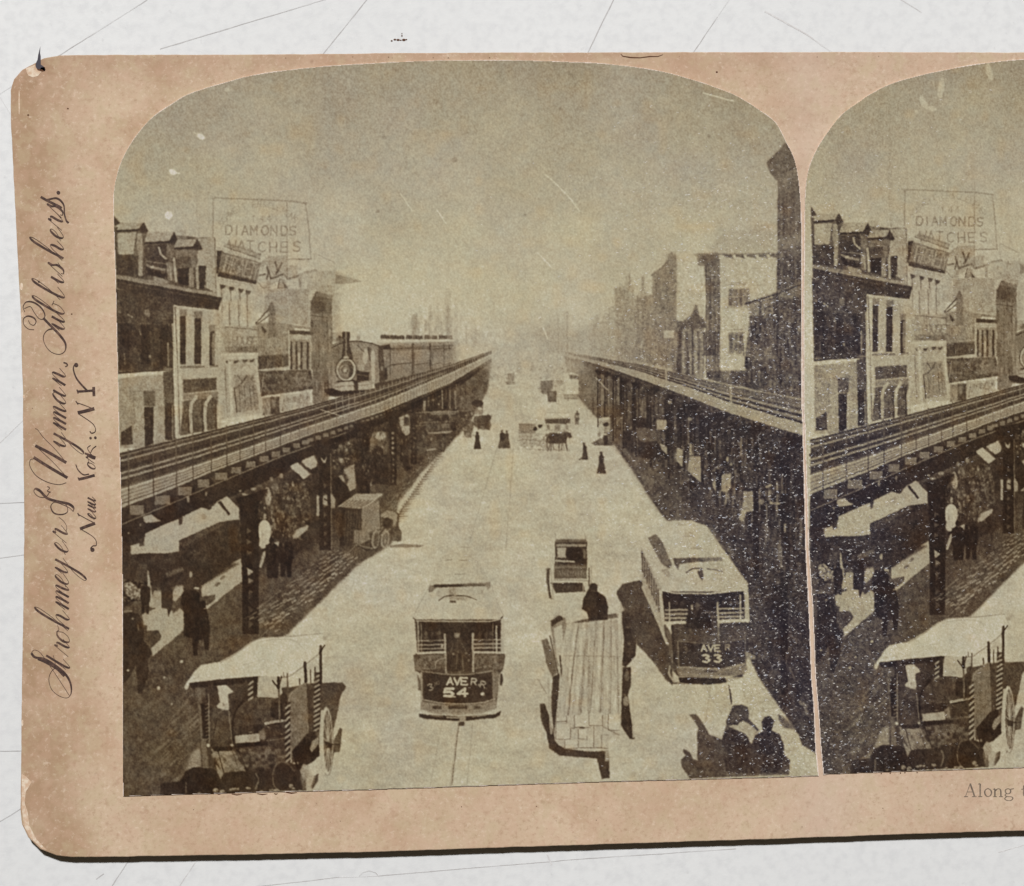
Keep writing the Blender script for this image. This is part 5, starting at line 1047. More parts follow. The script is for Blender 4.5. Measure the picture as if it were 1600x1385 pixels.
def paint_tram54():
    fM.p([(330, 330), (360, 300), (420, 150), (620, 140), (740, 300), (765, 320), (830, 450), (850, 560), (830, 600), (230, 600), (205, 575), (270, 440)], .80, .55, 2)
    fM.p([(205, 570), (280, 470), (400, 450), (680, 450), (800, 490), (860, 565), (840, 598), (760, 608), (300, 608), (225, 600)], .83, .95, .7)
    fM.l([(440, 165), (490, 160)], 7, .4, .7); fM.l([(540, 165), (598, 165)], 7, .42, .7); fM.l([(510, 265), (580, 265)], 9, .5, .7); fM.l([(555, 70), (620, 72)], 5, .5, .7); fM.l([(445, 268), (490, 266)], 4, .6, .6); fM.c([(575, 235), (582, 250), (575, 268)], 6, .6, .6)
    fM.p([(325, 345), (765, 320), (770, 360), (745, 380), (735, 350), (380, 360), (345, 395), (320, 395)], .42, .9, .6); fM.p([(355, 340), (735, 330), (735, 350), (360, 362)], .14, .92, .4)
    fM.p([(380, 365), (730, 355), (720, 400), (650, 440), (400, 440)], .76, .85, .6); fM.r(468, 360, 520, 445, .6, .9, .5); fM.c([(395, 455), (440, 425), (500, 415)], 8, .2, .85); fM.c([(520, 418), (600, 425), (665, 450)], 9, .16, .9); fM.p([(520, 430), (600, 435), (600, 455), (520, 452)], .52, .8, .5); fM.r(472, 452, 518, 472, .22, .85, .4); fM.r(700, 375, 715, 410, .45, .6, .6)
    fM.r(378, 380, 400, 430, .6, .5, .6)
    fM.c([(207, 572), (262, 470), (330, 345)], 6, .62, .6); fM.c([(862, 562), (810, 455), (770, 330)], 6, .60, .6); fM.p([(330, 345), (400, 150), (440, 140), (380, 330)], .74, .5, 1.5); fM.p([(640, 150), (680, 160), (765, 320), (730, 325)], .72, .5, 1.5); fM.c([(330, 340), (410, 150), (620, 138), (765, 318)], 4, .66, .5); fM.n([(210, 575), (280, 470), (800, 490), (860, 565)], .05, 12, rs)
    fM.p([(560, 150), (740, 300), (850, 560), (700, 600), (560, 600)], .74, .35, 6); fM.p([(300, 470), (420, 455), (400, 600), (240, 590)], .88, .4, 5)
    # body
    fM.p([(218, 590), (845, 590), (862, 830), (875, 860), (855, 960), (830, 985), (815, 1180), (800, 1225), (275, 1225), (265, 985), (225, 960), (210, 850), (240, 830)], .28, .97, .5)
    fM.p([(235, 612), (835, 612), (838, 830), (243, 830)], .12, .97, .5)
    fM.l([(210, 580), (240, 606), (320, 614), (760, 614), (830, 600), (855, 570)], 9, .2, .85); fM.l([(230, 602), (760, 606), (845, 590)], 7, .86, .8)
    fM.n([(235, 612), (835, 612), (838, 830), (243, 830)], .05, 4, rs)
    for x in (268, 785): fM.l([(x, 620), (x + 4, 1180)], 9, .52, .75)
    fM.r(250, 610, 262, 830, .36, .7, .5); fM.l([(243, 610), (248, 835)], 10, .7, .85); fM.p([(840, 600), (868, 590), (866, 835), (842, 835)], .78, .9, .5); fM.l([(810, 640), (812, 830)], 12, .76, .9); fM.r(818, 610, 840, 740, .12, .8, .5)
    for y in (745, 775, 803): fM.l([(243, y), (440, y - 3)], 9, .64, .85); fM.l([(650, y - 6), (838, y - 8)], 10, .74, .9)
    fM.r(655, 750, 800, 800, .5, .35, 1); fM.e(330, 745, 30, 8, .7, .7, .5)
    for (x, y, t) in ((300, 690, .34), (345, 700, .28), (395, 690, .36), (690, 695, .34), (735, 700, .3), (775, 690, .36)): fM.e(x, y, 14, 18, t, .7, .6); fM.p([(x - 22, y + 50), (x - 14, y + 18), (x + 14, y + 18), (x + 22, y + 50)], t - .1, .7, .8)
    for x in (300, 345, 400, 690, 740): fM.l([(x, 616), (x, 740)], 4, .34, .6)
    fM.l([(438, 700), (440, 830), (448, 975)], 16, .66, .92); fM.l([(640, 695), (642, 965)], 16, .68, .92); fM.r(408, 770, 425, 795, .85, .85, .4)
    fM.l([(243, 835), (440, 826)], 16, .84, .9); fM.l([(650, 826), (862, 832)], 16, .82, .9)
    # dash panels
    fM.p([(212, 845), (440, 850), (445, 930), (380, 950), (225, 965)], .38, .93, .6); fM.p([(650, 840), (875, 845), (855, 955), (650, 930)], .36, .93, .6)
    fM.c([(370, 940), (372, 900), (400, 880), (440, 870)], 8, .62, .8); fM.l([(225, 945), (330, 945)], 8, .5, .7); fM.c([(655, 945), (740, 925), (790, 940)], 8, .52, .7); fM.p([(790, 850), (830, 850), (825, 950), (790, 940)], .48, .6, .8)
    fM.r(450, 830, 635, 965, .16, .9, .6)
    # motorman
    fM.p([(500, 690), (525, 670), (550, 690), (555, 730), (600, 770), (630, 850), (600, 870), (600, 960), (460, 960), (460, 860), (450, 830), (465, 760), (505, 730)], .20, .95, .7)
    fM.e(525, 705, 20, 24, .42, .9, .5); fM.p([(502, 690), (512, 668), (540, 668), (550, 690)], .3, .9, .5); fM.l([(508, 690), (545, 690)], 5, .62, .7); fM.l([(522, 700), (530, 716)], 9, .62, .7)
    fM.e(540, 775, 26, 26, .3, .7, .8); fM.l([(530, 830), (520, 950)], 8, .38, .7); fM.l([(562, 830), (572, 960)], 9, .42, .7); fM.e(545, 825, 22, 8, .5, .7); fM.e(608, 885, 8, 10, .5, .7); fM.l([(490, 850), (470, 950)], 8, .1, .6)
    fM.e(526, 700, 17, 20, .56, .9, .5); fM.p([(503, 690), (512, 664), (540, 664), (549, 690)], .10, .95, .4); fM.l([(505, 688), (547, 688)], 4, .6, .8); fM.p([(485, 745), (525, 728), (565, 742), (600, 790), (590, 850), (480, 850), (470, 800)], .24, .6, .8); fM.l([(500, 760), (480, 830)], 6, .40, .7); fM.l([(560, 760), (590, 820)], 6, .38, .7); fM.l([(530, 740), (532, 830)], 4, .44, .6); fM.e(498, 840, 9, 8, .54, .8, .5); fM.e(590, 835, 9, 8, .5, .8, .5); fM.l([(545, 850), (545, 960)], 5, .08, .8); fM.n([(215, 845), (440, 850), (445, 930), (225, 965)], .10, 4, rs); fM.n([(650, 840), (875, 845), (855, 955), (650, 930)], .10, 4, rs)
    for x in (240, 300, 340, 700, 760, 840): fM.l([(x, 858), (x, 940)], 3, .5, .5)
    # lettered dash
    fM.p([(285, 970), (445, 985), (600, 990), (775, 968), (778, 1160), (700, 1185), (540, 1195), (380, 1190), (288, 1165)], .17, .97, .5)
    fM.c([(275, 965), (440, 985), (600, 988), (780, 962)], 9, .55, .85); fM.l([(268, 980), (272, 1170)], 14, .62, .85); fM.l([(790, 970), (795, 1180)], 14, .5, .8); fM.p([(800, 960), (830, 975), (820, 1140), (800, 1180)], .48, .85, .6); fM.p([(240, 985), (265, 1010), (268, 1110), (245, 1100)], .3, .85, .6); fM.p([(235, 975), (262, 1000), (266, 1040)], .78, .8, .5); fM.e(845, 1025, 14, 46, .15, .9, .5); fM.l([(835, 1000), (832, 1120)], 8, .7, .6)
    word(fM, 'AVE', [(475, 1035), (527, 1037), (577, 1037)], 50, 13, .84, .97, .86); fM.e(602, 1058, 6, 6, .82)
    word(fM, '3', [(337, 1078, -.3)], 46, 10, .58, .9); word(fM, 'RD', [(372, 1056, -.2), (390, 1048, -.2)], 22, 6, .44, .8)
    word(fM, 'R', [(648, 1040, .1)], 44, 11, .72, .95, .8); fM.e(682, 1063, 6, 6, .74); word(fM, 'R', [(712, 1060, .25)], 42, 10, .64, .92, .8); fM.e(740, 1088, 4, 4, .6)
    word(fM, '5', [(467, 1118)], 54, 19, .84, .97, 1.15); word(fM, '4', [(565, 1117)], 56, 17, .84, .97, 1.25); fM.l([(430, 1145), (510, 1148)], 12, .82, .8); fM.e(630, 1135, 5, 4, .5, .8); fM.e(710, 1127, 16, 12, .86, .95, .5)
    # platform and fender
    fM.p([(262, 1180), (380, 1200), (550, 1210), (700, 1200), (815, 1175), (812, 1235), (700, 1270), (540, 1280), (370, 1272), (265, 1240)], .52, .97, .5)
    fM.c([(285, 1170), (400, 1192), (540, 1200), (690, 1192), (800, 1165)], 8, .7, .8)
    for (x0, x1) in ((350, 415), (465, 600), (645, 695)): fM.r(x0, 1215, x1, 1238, .2, .85, .6)
    fM.c([(262, 1240), (370, 1262), (540, 1270), (700, 1262), (815, 1235)], 8, .66, .7)
    fM.p([(250, 1270), (300, 1278), (540, 1290), (800, 1275), (845, 1250), (835, 1285), (800, 1302), (540, 1325), (300, 1308), (252, 1295)], .12, .95, .7); fM.l([(340, 1285), (420, 1292)], 12, .5, .7); fM.l([(455, 1298), (540, 1300)], 12, .66, .8); fM.l([(640, 1292), (730, 1280)], 12, .6, .8)
    fM.p([(540, 1290), (590, 1285), (590, 1325), (545, 1328)], .66, .9, .5); fM.r(540, 1330, 580, 1360, .2, .9, .5)

def paint_small_wagon_and_lumber():
    fN.r(155, 150, 320, 300, .14, .95, .5); fN.p([(158, 140), (315, 140), (318, 158), (156, 160)], .36, .9, .5); fN.r(160, 165, 315, 180, .66, .8, .5); fN.l([(155, 110), (158, 150)], 4, .6, .6); fN.l([(305, 105), (318, 150)], 4, .55, .6)
    fN.r(165, 185, 212, 235, .74, .92, .5); fN.e(255, 215, 46, 36, .07, .95, .5); fN.r(300, 190, 316, 240, .5, .7, .5); fN.l([(165, 190), (165, 300)], 7, .4, .8)
    fN.l([(160, 252), (250, 256)], 10, .75, .85); fN.r(150, 268, 318, 345, .35, .95, .5); fN.l([(155, 285), (310, 285)], 7, .52, .7); fN.l([(155, 270), (310, 270)], 5, .2, .8)
    for i in range(9): x = 180 + i * 14; fN.l([(x, 304), (x + R_.uniform(-5, 5), 326)], 4, .58, .55)
    fN.l([(150, 350), (330, 355)], 8, .56, .7); fN.p([(130, 365), (300, 365), (310, 410), (160, 418)], .16, .92, .6); fN.p([(108, 290), (130, 290), (125, 370), (140, 455), (125, 440), (108, 350)], .3, .9, .5); fN.l([(135, 300), (145, 450)], 7, .66, .8); fN.l([(118, 300), (128, 440)], 7, .14, .8); fN.l([(330, 290), (330, 380)], 8, .25, .8); fN.l([(342, 280), (342, 370)], 4, .5, .7); fN.l([(298, 360), (302, 415)], 6, .7, .7)
    # cast shade of tram/other and the left horse
    fN.p([(470, 420), (500, 370), (600, 350), (760, 640), (760, 900), (700, 790), (600, 700), (560, 600), (500, 480)], .29, .9, .8)
    fN.p([(85, 660), (115, 650), (150, 740), (165, 830), (140, 850), (110, 780)], .35, .9, .7); fN.p([(75, 990), (100, 985), (125, 1050), (150, 1150), (170, 1200), (250, 1225), (340, 1235), (430, 1230), (438, 1370), (395, 1375), (370, 1270), (180, 1255), (125, 1220), (110, 1140), (80, 1060)], .17, .95, .6)
    fN.l([(65, 860), (110, 935)], 6, .45, .6)
    fN.p([(130, 560), (170, 530), (210, 545), (215, 590), (190, 700), (185, 800), (165, 790), (140, 640)], .50, .9, .7); fN.p([(135, 560), (180, 530), (200, 550), (140, 590)], .17, .85, .6); fN.p([(150, 600), (190, 580), (200, 690), (180, 800), (160, 740)], .84, .85, .6)
    fN.l([(215, 600), (205, 720), (170, 1000)], 10, .74, .8); fN.l([(130, 640), (175, 850)], 8, .26, .8); fN.l([(120, 860), (135, 1140)], 12, .7, .8); fN.p([(142, 850), (180, 830), (170, 980), (160, 1060), (150, 1150), (135, 1000)], .14, .92, .6); fN.l([(180, 740), (190, 850)], 8, .15, .8)
    # right side wheel chain
    fN.p([(495, 520), (550, 480), (575, 640), (570, 740), (520, 800), (500, 790), (510, 660)], .13, .95, .6); fN.l([(495, 460), (500, 900), (490, 1110)], 8, .72, .9); fN.p([(505, 800), (545, 800), (545, 900), (530, 940), (550, 1080), (565, 1170), (540, 1170), (495, 1100), (500, 900)], .12, .95, .6)
    fN.e(525, 845, 14, 28, .4, .8, .5); fN.l([(555, 860), (558, 1160)], 9, .74, .85); fN.e(520, 975, 16, 26, .6, .85, .6); fN.l([(470, 570), (490, 720)], 10, .6, .7); fN.l([(430, 540), (480, 530)], 10, .5, .8)
    for i in range(10): fN.e(R_.uniform(505, 545), R_.uniform(560, 1150), 8, 8, R_.choice([.3, .5]), .5, .6)
    # planks
    fN.p([(235, 570), (330, 555), (470, 555), (500, 700), (495, 1000), (485, 1130), (430, 1180), (430, 1220), (205, 1220), (155, 1180), (160, 1060), (200, 760)], .77, .98, .5)
    for (a0, a1, b0, b1, w_) in ((262, 570, 205, 1060, 26), (305, 565, 262, 1050, 30), (352, 560, 318, 1040, 26), (392, 560, 368, 1040, 28), (430, 558, 420, 1050, 26), (462, 560, 466, 1060, 24)):
        q_ = random.Random(int(a0)); fN.l([(a0 + w_ * .45, a1), (b0 + w_ * .55 + q_.uniform(-6, 6), b1)], w_ * .4, .62, .6); fN.l([(a0 + q_.uniform(-4, 4), a1), (b0, b1)], w_ * .55, q_.choice([.80, .84, .88]), .5); fN.c([(a0 + w_ * .62, a1), ((a0 + b0) / 2 + w_ * .6 + q_.uniform(-5, 5), 800), (b0 + w_ * .75, b1)], q_.uniform(2, 6), .40, q_.uniform(.3, .75)); fN.n([(a0 - 12, a1), (a0 + 12, a1), (b0 + 14, b1), (b0 - 12, b1)], .06, 22, rs, 1, 2)
    for x0, x1, y0, y1, t, w_ in ((245, 200, 580, 1060, .62, 6), (280, 245, 600, 1040, .55, 5), (330, 290, 580, 1030, .38, 5), (345, 325, 570, 1050, .46, 12), (375, 350, 570, 1050, .58, 8), (410, 400, 580, 1040, .5, 5), (440, 440, 570, 1080, .6, 5), (465, 485, 560, 1000, .5, 6), (405, 405, 590, 660, .2, 7), (225, 165, 650, 1060, .6, 5), (330, 325, 740, 900, .3, 8)):
        fN.l([(x0, y0), (x1, y1)], w_, t, .35)
    fN.l([(200, 740), (495, 745)], 5, .5, .6); fN.r(250, 560, 470, 600, .66, .4, 2); fN.n([(235, 570), (470, 555), (495, 1040), (160, 1060)], .07, 14, rs, 2, 3)
    ends = [(160, 1060, 215, 1090), (215, 1050, 255, 1115), (255, 1045, 330, 1110), (330, 1035, 400, 1100), (400, 1050, 430, 1150), (430, 1040, 485, 1125), (160, 1090, 230, 1170), (235, 1120, 275, 1200), (275, 1120, 320, 1170), (320, 1155, 355, 1190), (355, 1105, 400, 1215), (205, 1175, 270, 1218), (275, 1180, 350, 1215), (395, 1150, 430, 1218)]
    for i, (a, b, c, d) in enumerate(ends):
        fN.r(a, b, c, d, [.84, .78, .86][i % 3], .95, .4); fN.l([(a, b), (a, d), (c, d)], 4, .34, .75)
    fN.l([(160, 1082), (215, 1078)], 6, .4, .7); fN.e(295, 1112, 14, 6, .12, .8); fN.l([(400, 1105), (485, 1150)], 7, .4, .6); fN.r(412, 1225, 430, 1285, .7, .9, .5)
    # driver
    fN.p([(240, 572), (300, 552), (470, 520), (480, 545), (330, 566)], .30, .9, .6)
    fN.p([(325, 400), (345, 370), (370, 375), (375, 410), (415, 440), (430, 490), (425, 555), (330, 560), (320, 515), (293, 500), (300, 450)], .13, .98, .5); fN.e(353, 388, 22, 22, .18); fN.l([(340, 408), (372, 408)], 5, .4, .6); fN.n([(300, 400), (430, 400), (430, 560), (300, 560)], .05, 3, rs)

def paint_tram2():
    # roof
    fO.p([(175, 300), (260, 240), (330, 160), (400, 142), (520, 145), (620, 180), (700, 290), (770, 390), (850, 500), (905, 570), (880, 620), (620, 640), (380, 635), (320, 610), (250, 460)], .80, .98, .6)
    fO.n([(175, 300), (520, 145), (905, 570), (320, 610)], .03, 10, rs)
    fO.p([(225, 260), (280, 235), (330, 300), (390, 440), (370, 470), (320, 440), (270, 350)], .36, .92, .6); fO.l([(300, 235), (400, 450)], 8, .78, .7)
    fO.l([(365, 400), (560, 398), (770, 380)], 8, .78, .6); fO.p([(395, 398), (730, 392), (730, 420), (560, 425), (440, 440), (430, 480), (405, 440)], .24, .92, .5); fO.p([(440, 440), (730, 420), (740, 470), (600, 470), (480, 500)], .76, .7, .6)
    fO.c([(485, 495), (530, 472), (590, 468)], 8, .2, .9); fO.c([(630, 472), (690, 480), (730, 492)], 9, .2, .9); fO.p([(560, 490), (590, 470), (605, 510), (595, 555), (575, 530)], .24, .92, .5); fO.r(690, 435, 710, 465, .45, .8, .5)
    fO.p([(310, 480), (360, 470), (385, 520), (360, 530)], .5, .6, 1)
    for q in ((440, 168, 26, 12), (497, 238, 32, 18), (555, 325, 34, 12)): fO.e(q[0], q[1], q[2], q[3], .66, .8, .6); fO.l([(q[0] - q[2], q[1] + q[3] * .8), (q[0] + q[2], q[1] + q[3] * .8)], 5, .45, .6)
    # side windows
    fO.p([(175, 310), (320, 610), (330, 840), (350, 980), (190, 590)], .66, .98, .5)
    for i in range(8):
        u = i / 7; x = 182 + u * 110; y0 = 340 + u * 260; y1 = 500 + u * 270 
        fO.p([(x, y0), (x + 10, y0 + 20), (x + 12, y1), (x + 2, y1 - 14)], .2, .85, .4)
    fO.l([(190, 590), (360, 980)], 14, .74, .9); fO.p([(190, 600), (340, 960), (330, 1080), (150, 980), (60, 780), (50, 680), (180, 560)], .3, .5, 2)
    fO.p([(15, 620), (60, 575), (180, 550), (200, 640), (340, 960), (400, 1130), (360, 1240), (260, 1100), (150, 980), (120, 800), (40, 700)], .26, .95, .8)
    fO.l([(190, 595), (265, 760), (355, 975)], 16, .72, .9)
    fO.p([(640, 180), (760, 390), (890, 570), (700, 630), (600, 400)], .72, .45, 5); fO.p([(300, 235), (400, 160), (520, 150), (420, 380)], .86, .4, 4)
    # front
    fO.p([(320, 615), (380, 638), (620, 640), (880, 618), (905, 575), (912, 820), (890, 830), (890, 1130), (860, 1190), (430, 1200), (395, 1160), (385, 850), (320, 830)], .23, .97, .5)
    fO.p([(325, 625), (870, 625), (870, 760), (330, 760)], .10, .96, .5); fO.l([(310, 620), (330, 840)], 22, .76, .95); fO.l([(890, 600), (898, 820)], 30, .80, .95); fO.l([(320, 615), (400, 636), (640, 638), (880, 615)], 10, .84, .9)
    fO.l([(370, 700), (373, 840)], 9, .74, .9); fO.l([(697, 700), (705, 970)], 13, .70, .92); fO.l([(850, 650), (852, 820)], 10, .74, .9)
    for (x, y, t) in ((420, 700, .32), (455, 705, .26), (740, 700, .34), (790, 705, .28), (825, 698, .32)): fO.e(x, y, 12, 16, t, .7, .6)
    for y in (750, 778, 805): fO.l([(345, y), (490, y - 2)], 12, .68, .9); fO.l([(705, y - 8), (870, y - 10)], 12, .68, .9)
    fO.l([(345, 838), (475, 832)], 20, .84, .95); fO.l([(705, 828), (905, 818)], 22, .83, .95)
    fO.p([(530, 700), (570, 680), (600, 740), (650, 800), (660, 920), (500, 920), (480, 820), (500, 760)], .13, .95, .8); fO.p([(515, 715), (530, 712), (532, 750), (518, 750)], .66, .9, .5); fO.e(562, 725, 18, 26, .36, .9, .6); fO.r(600, 760, 690, 770, .42, .7, .6); fO.r(640, 790, 690, 800, .5, .7, .6)
    fO.r(660, 820, 690, 960, .4, .5, 1); fO.l([(390, 860), (410, 1100)], 18, .12, .9)
    fO.p([(425, 880), (880, 860), (890, 960), (640, 990), (430, 970)], .32, .7, 1.5)
    fO.p([(425, 965), (640, 985), (885, 950), (885, 1110), (720, 1140), (430, 1130)], .2, .97, .6); fO.l([(430, 960), (640, 978), (885, 945)], 7, .46, .7); fO.l([(428, 960), (435, 1130)], 7, .5, .8); fO.l([(882, 900), (886, 1110)], 7, .45, .8)
    word(fO, 'AVE', [(605, 1008), (650, 1008), (695, 1008)], 40, 11, .80, .92, .85); word(fO, 'R', [(765, 1002)], 34, 10, .62, .8, .8); word(fO, '3', [(622, 1078), ], 50, 14, .84, .92, .9); word(fO, '3', [(700, 1076)], 50, 14, .84, .92, .9)
    word(fO, '3', [(480, 1020)], 40, 9, .4, .7)
    fO.p([(415, 1130), (720, 1145), (760, 1130), (880, 1105), (900, 1150), (870, 1190), (600, 1210), (430, 1200)], .46, .95, .6); fO.l([(430, 1135), (740, 1150), (880, 1115)], 8, .66, .7); fO.l([(610, 1165), (690, 1165)], 12, .26, .8); fO.l([(430, 1180), (760, 1200)], 12, .54, .8)
    fO.p([(430, 1205), (750, 1210), (870, 1185), (870, 1205), (760, 1240), (640, 1255), (440, 1245)], .07, .95, .6); fO.c([(375, 1130), (370, 1190), (420, 1240), (470, 1248)], 12, .68, .85); fO.p([(345, 1190), (400, 1240), (480, 1250), (380, 1250), (340, 1215)], .25, .9, .8)
    fO.p([(745, 1200), (870, 1205), (860, 1300), (850, 1385), (790, 1385), (770, 1280)], .88, .75, 1.2); fO.l([(772, 1260), (790, 1385)], 9, .25, .8); fO.p([(630, 1260), (655, 1285), (640, 1275)], .2, .9, .6)

def paint_front_figures():
    fQ.l([(638, 235), (660, 360)], 16, .2, .85); fQ.l([(400, 200), (470, 350), (560, 480)], 7, .58, .7); fQ.l([(170, 230), (220, 330)], 7, .6, .6); fQ.l([(770, 250), (820, 370)], 9, .62, .6)
    fQ.p([(670, 400), (760, 390), (820, 410), (835, 480), (830, 530), (880, 580), (930, 650), (900, 680), (820, 590), (740, 560), (720, 600), (680, 590), (610, 620), (600, 560), (640, 470)], .22, .95, .6)
    fQ.p([(620, 640), (660, 600), (730, 600), (770, 550), (860, 600), (915, 660), (890, 690), (860, 780), (840, 700), (800, 640), (770, 680), (700, 650), (610, 670)], .74, .95, .6)
    fQ.p([(230, 490), (300, 485), (350, 540), (440, 690), (560, 740), (600, 600), (700, 640), (800, 680), (860, 790), (890, 700), (970, 660), (960, 560), (980, 515), (1040, 505), (1085, 550), (1075, 600), (1055, 650), (1140, 690), (1185, 800), (1180, 890), (1245, 950), (1235, 1090), (840, 1105), (240, 1130), (160, 1010), (150, 940), (200, 900), (165, 860), (180, 835), (240, 860), (270, 930), (320, 950), (310, 680), (325, 620), (290, 560)], .27, .97, .8)
    fQ.p([(560, 740), (600, 650), (700, 640), (800, 690), (850, 800), (900, 700), (970, 660), (960, 560), (990, 515), (1050, 510), (1080, 560), (1055, 650), (1140, 690), (1180, 880), (1230, 960), (1100, 1080), (860, 1100), (600, 1060)], .17, .9, 1)
    fQ.r(600, 1080, 1230, 1100, .45, .5, 1); fQ.n([(240, 600), (1200, 600), (1200, 1100), (240, 1100)], .07, 5, rs, 3); fQ.e(690, 520, 60, 40, .34, .6, 1); fQ.e(1110, 800, 30, 90, .30, .5, 1.5); fQ.e(700, 860, 60, 120, .25, .5, 2); fQ.e(380, 900, 60, 110, .36, .5, 2)
    fQ.e(110, 1110, 60, 16, .78, .8, .8); fQ.r(1270, 1050, 1340, 1090, .6, .4, 2)
    fQ.p([(1120, 480), (1180, 520), (1270, 590), (1300, 640), (1180, 620), (1130, 540)], .24, .8, 1.2)

def paint_marks():
    # losses, scratches and foxing of this print
    for (x, y, a_, b_, r) in ((313, 213, 9, 5, .5), (270, 269, 8, 5, .5), (263.5, 336, 7.5, 8, 0), (327, 188, 2.5, 2, 0), (355, 140, 5, 4, 0)):
        cv.ell(x, y, a_ * .85, b_ * .85, 1.02, .85 if y > 195 else .4, .8, r)
    for (a, b) in (((270, 268), (280, 271)), ((303, 207), (312, 212))): cv.line([a, b], 2, 1.02, .7)
    cv.line([(307, 150), (307, 330), (311, 372)], 3, .66, .45)
    for (pts, w_) in (([(1098, 145), (1122, 152), (1146, 158)], 1.6), ([(851, 272), (872, 290), (892, 312), (905, 330)], 1.2), ([(683, 329), (696, 348)], 1.4), ([(625, 302), (645, 330)], 1.2), ([(840, 395), (862, 418)], 1.4), ([(848, 512), (856, 530)], 1.2), ([(500, 640), (540, 652)], .8), ([(930, 590), (950, 610)], 1)):
        cv.line(pts, w_, 1.05, .8)
    for i in range(420):
        x = R_.uniform(180, 1250); y = R_.betavariate(1, 1.3) * 1120 + 100; s_ = R_.choice([.8, 1, 1.3, 2, 3.2])
        cv.ell(x, y, s_, s_ * R_.uniform(.5, 1), .56, R_.uniform(.12, .5) / (1 + .3 * s_), .6)
    for (x, y, s_) in ((514, 278, 2), (876, 170, 4), (960, 182, 3), (1049, 188, 1.6), (710, 250, 5), (976, 304, 2), (590, 330, 3), (600, 215, 4), (680, 160, 5), (465, 160, 5), (545, 155, 4), (820, 336, 3), (1108, 213, 4)):
        cv.ell(x, y, s_, s_ * .8, .52, .5, .8)
    for x, y in ((201, 833), (268, 1100), (430, 1075), (200, 1047), (247, 1074)): cv.ell(x, y, 1.6, 1.4, .85, .8, .3)

paint_sky(); paint_street(); paint_right_buildings(); paint_right_buildings_detail(); paint_left_buildings(); paint_left_grit()
def mosaic(pts, amp, cw, ch, seed):
    r_ = cv.polymask(pts, 1); m, (x0, x1, y0, y1) = r_; r = np.random.default_rng(seed)
    h, w_ = y1 - y0, x1 - x0
    g = r.random((int(h / ch) + 2, int(w_ / cw) + 2)).astype(np.float32) - .5
    sh = (np.arange(h)[:, None] // ch).astype(int); off = (r.random(int(h / ch) + 2) * cw).astype(int)
    xi = ((np.arange(w_)[None, :] + off[sh[:, 0]][:, None]) / cw).astype(int)
    cv.T[y0:y1, x0:x1] += g[sh, np.clip(xi, 0, g.shape[1] - 1)] * 2 * amp * m
for k_, (cw_, ch_, am_) in enumerate(((5, 9, .035), (9, 4, .03), (14, 22, .03))):
    mosaic([(180, 345), (240, 350), (335, 372), (405, 395), (520, 425), (525, 600), (480, 636), (189, 709)], am_, cw_, ch_, 90 + k_)
    mosaic([(945, 480), (1055, 410), (1100, 410), (1210, 400), (1215, 250), (1250, 260), (1252, 620), (960, 560)], am_, cw_, ch_, 95 + k_)
paint_train(); paint_engine_detail(); paint_left_el()
cv.glow(762, 566, 22, 18, .74, .6)
paint_right_el(); paint_far_street()
paint_wagon_left(); paint_tram54(); paint_small_wagon_and_lumber(); paint_tram2(); paint_front_figures(); paint_delivery_cart()
cv.glow(830, 520, 36, 24, .72, .35)

def marks_right():
    """abrasions of the second print, placed where they lie on it"""
    def q(x, y):
        ly = 310 + (y - 297) / .975; return 331 + (x - 1412 + (ly - 310) * .007) / .945, ly
    for (x, y, a_, b_, r) in ((1470, 138, 5, 17, .1), (1443, 160, 5, 12, -.5), (1456, 170, 8, 4, .2), (1546, 112, 5, 15, -.25), (1432, 175, 3, 3, 0)):
        cx, cy = q(x, y); cv.ell(cx, cy, a_, b_, .93, .6, 1, r)
    cv.line([(307, 150), (307, 330), (311, 372)], 3, .64, .5)
    r = random.Random(77)
    for i in range(300):
        x = r.uniform(180, 700); y = r.betavariate(1, 1.3) * 1120 + 100; s_ = r.choice([.8, 1, 1.3, 2, 3.2])
        cv.ell(x, y, s_, s_ * r.uniform(.5, 1), .56, r.uniform(.12, .5) / (1 + .3 * s_), .6)

def jitter(Tm):
    yy, xx = np.mgrid[0:CH, 0:CW].astype(np.float32)
    xx += vnoise(CH, CW, 2.4, rs) * .8 + vnoise(CH, CW, 9, rs) * .8
    yy += vnoise(CH, CW, 2.4, rs) * .8 + vnoise(CH, CW, 9, rs) * .8
    xx = np.clip(xx, 0, CW - 1.01); yy = np.clip(yy, 0, CH - 1.01)
    xi, yi = xx.astype(int), yy.astype(int); fx, fy = xx - xi, yy - yi
    return (Tm[yi, xi] * (1 - fx) + Tm[yi, xi + 1] * fx) * (1 - fy) + (Tm[yi + 1, xi] * (1 - fx) + Tm[yi + 1, xi + 1] * fx) * fy

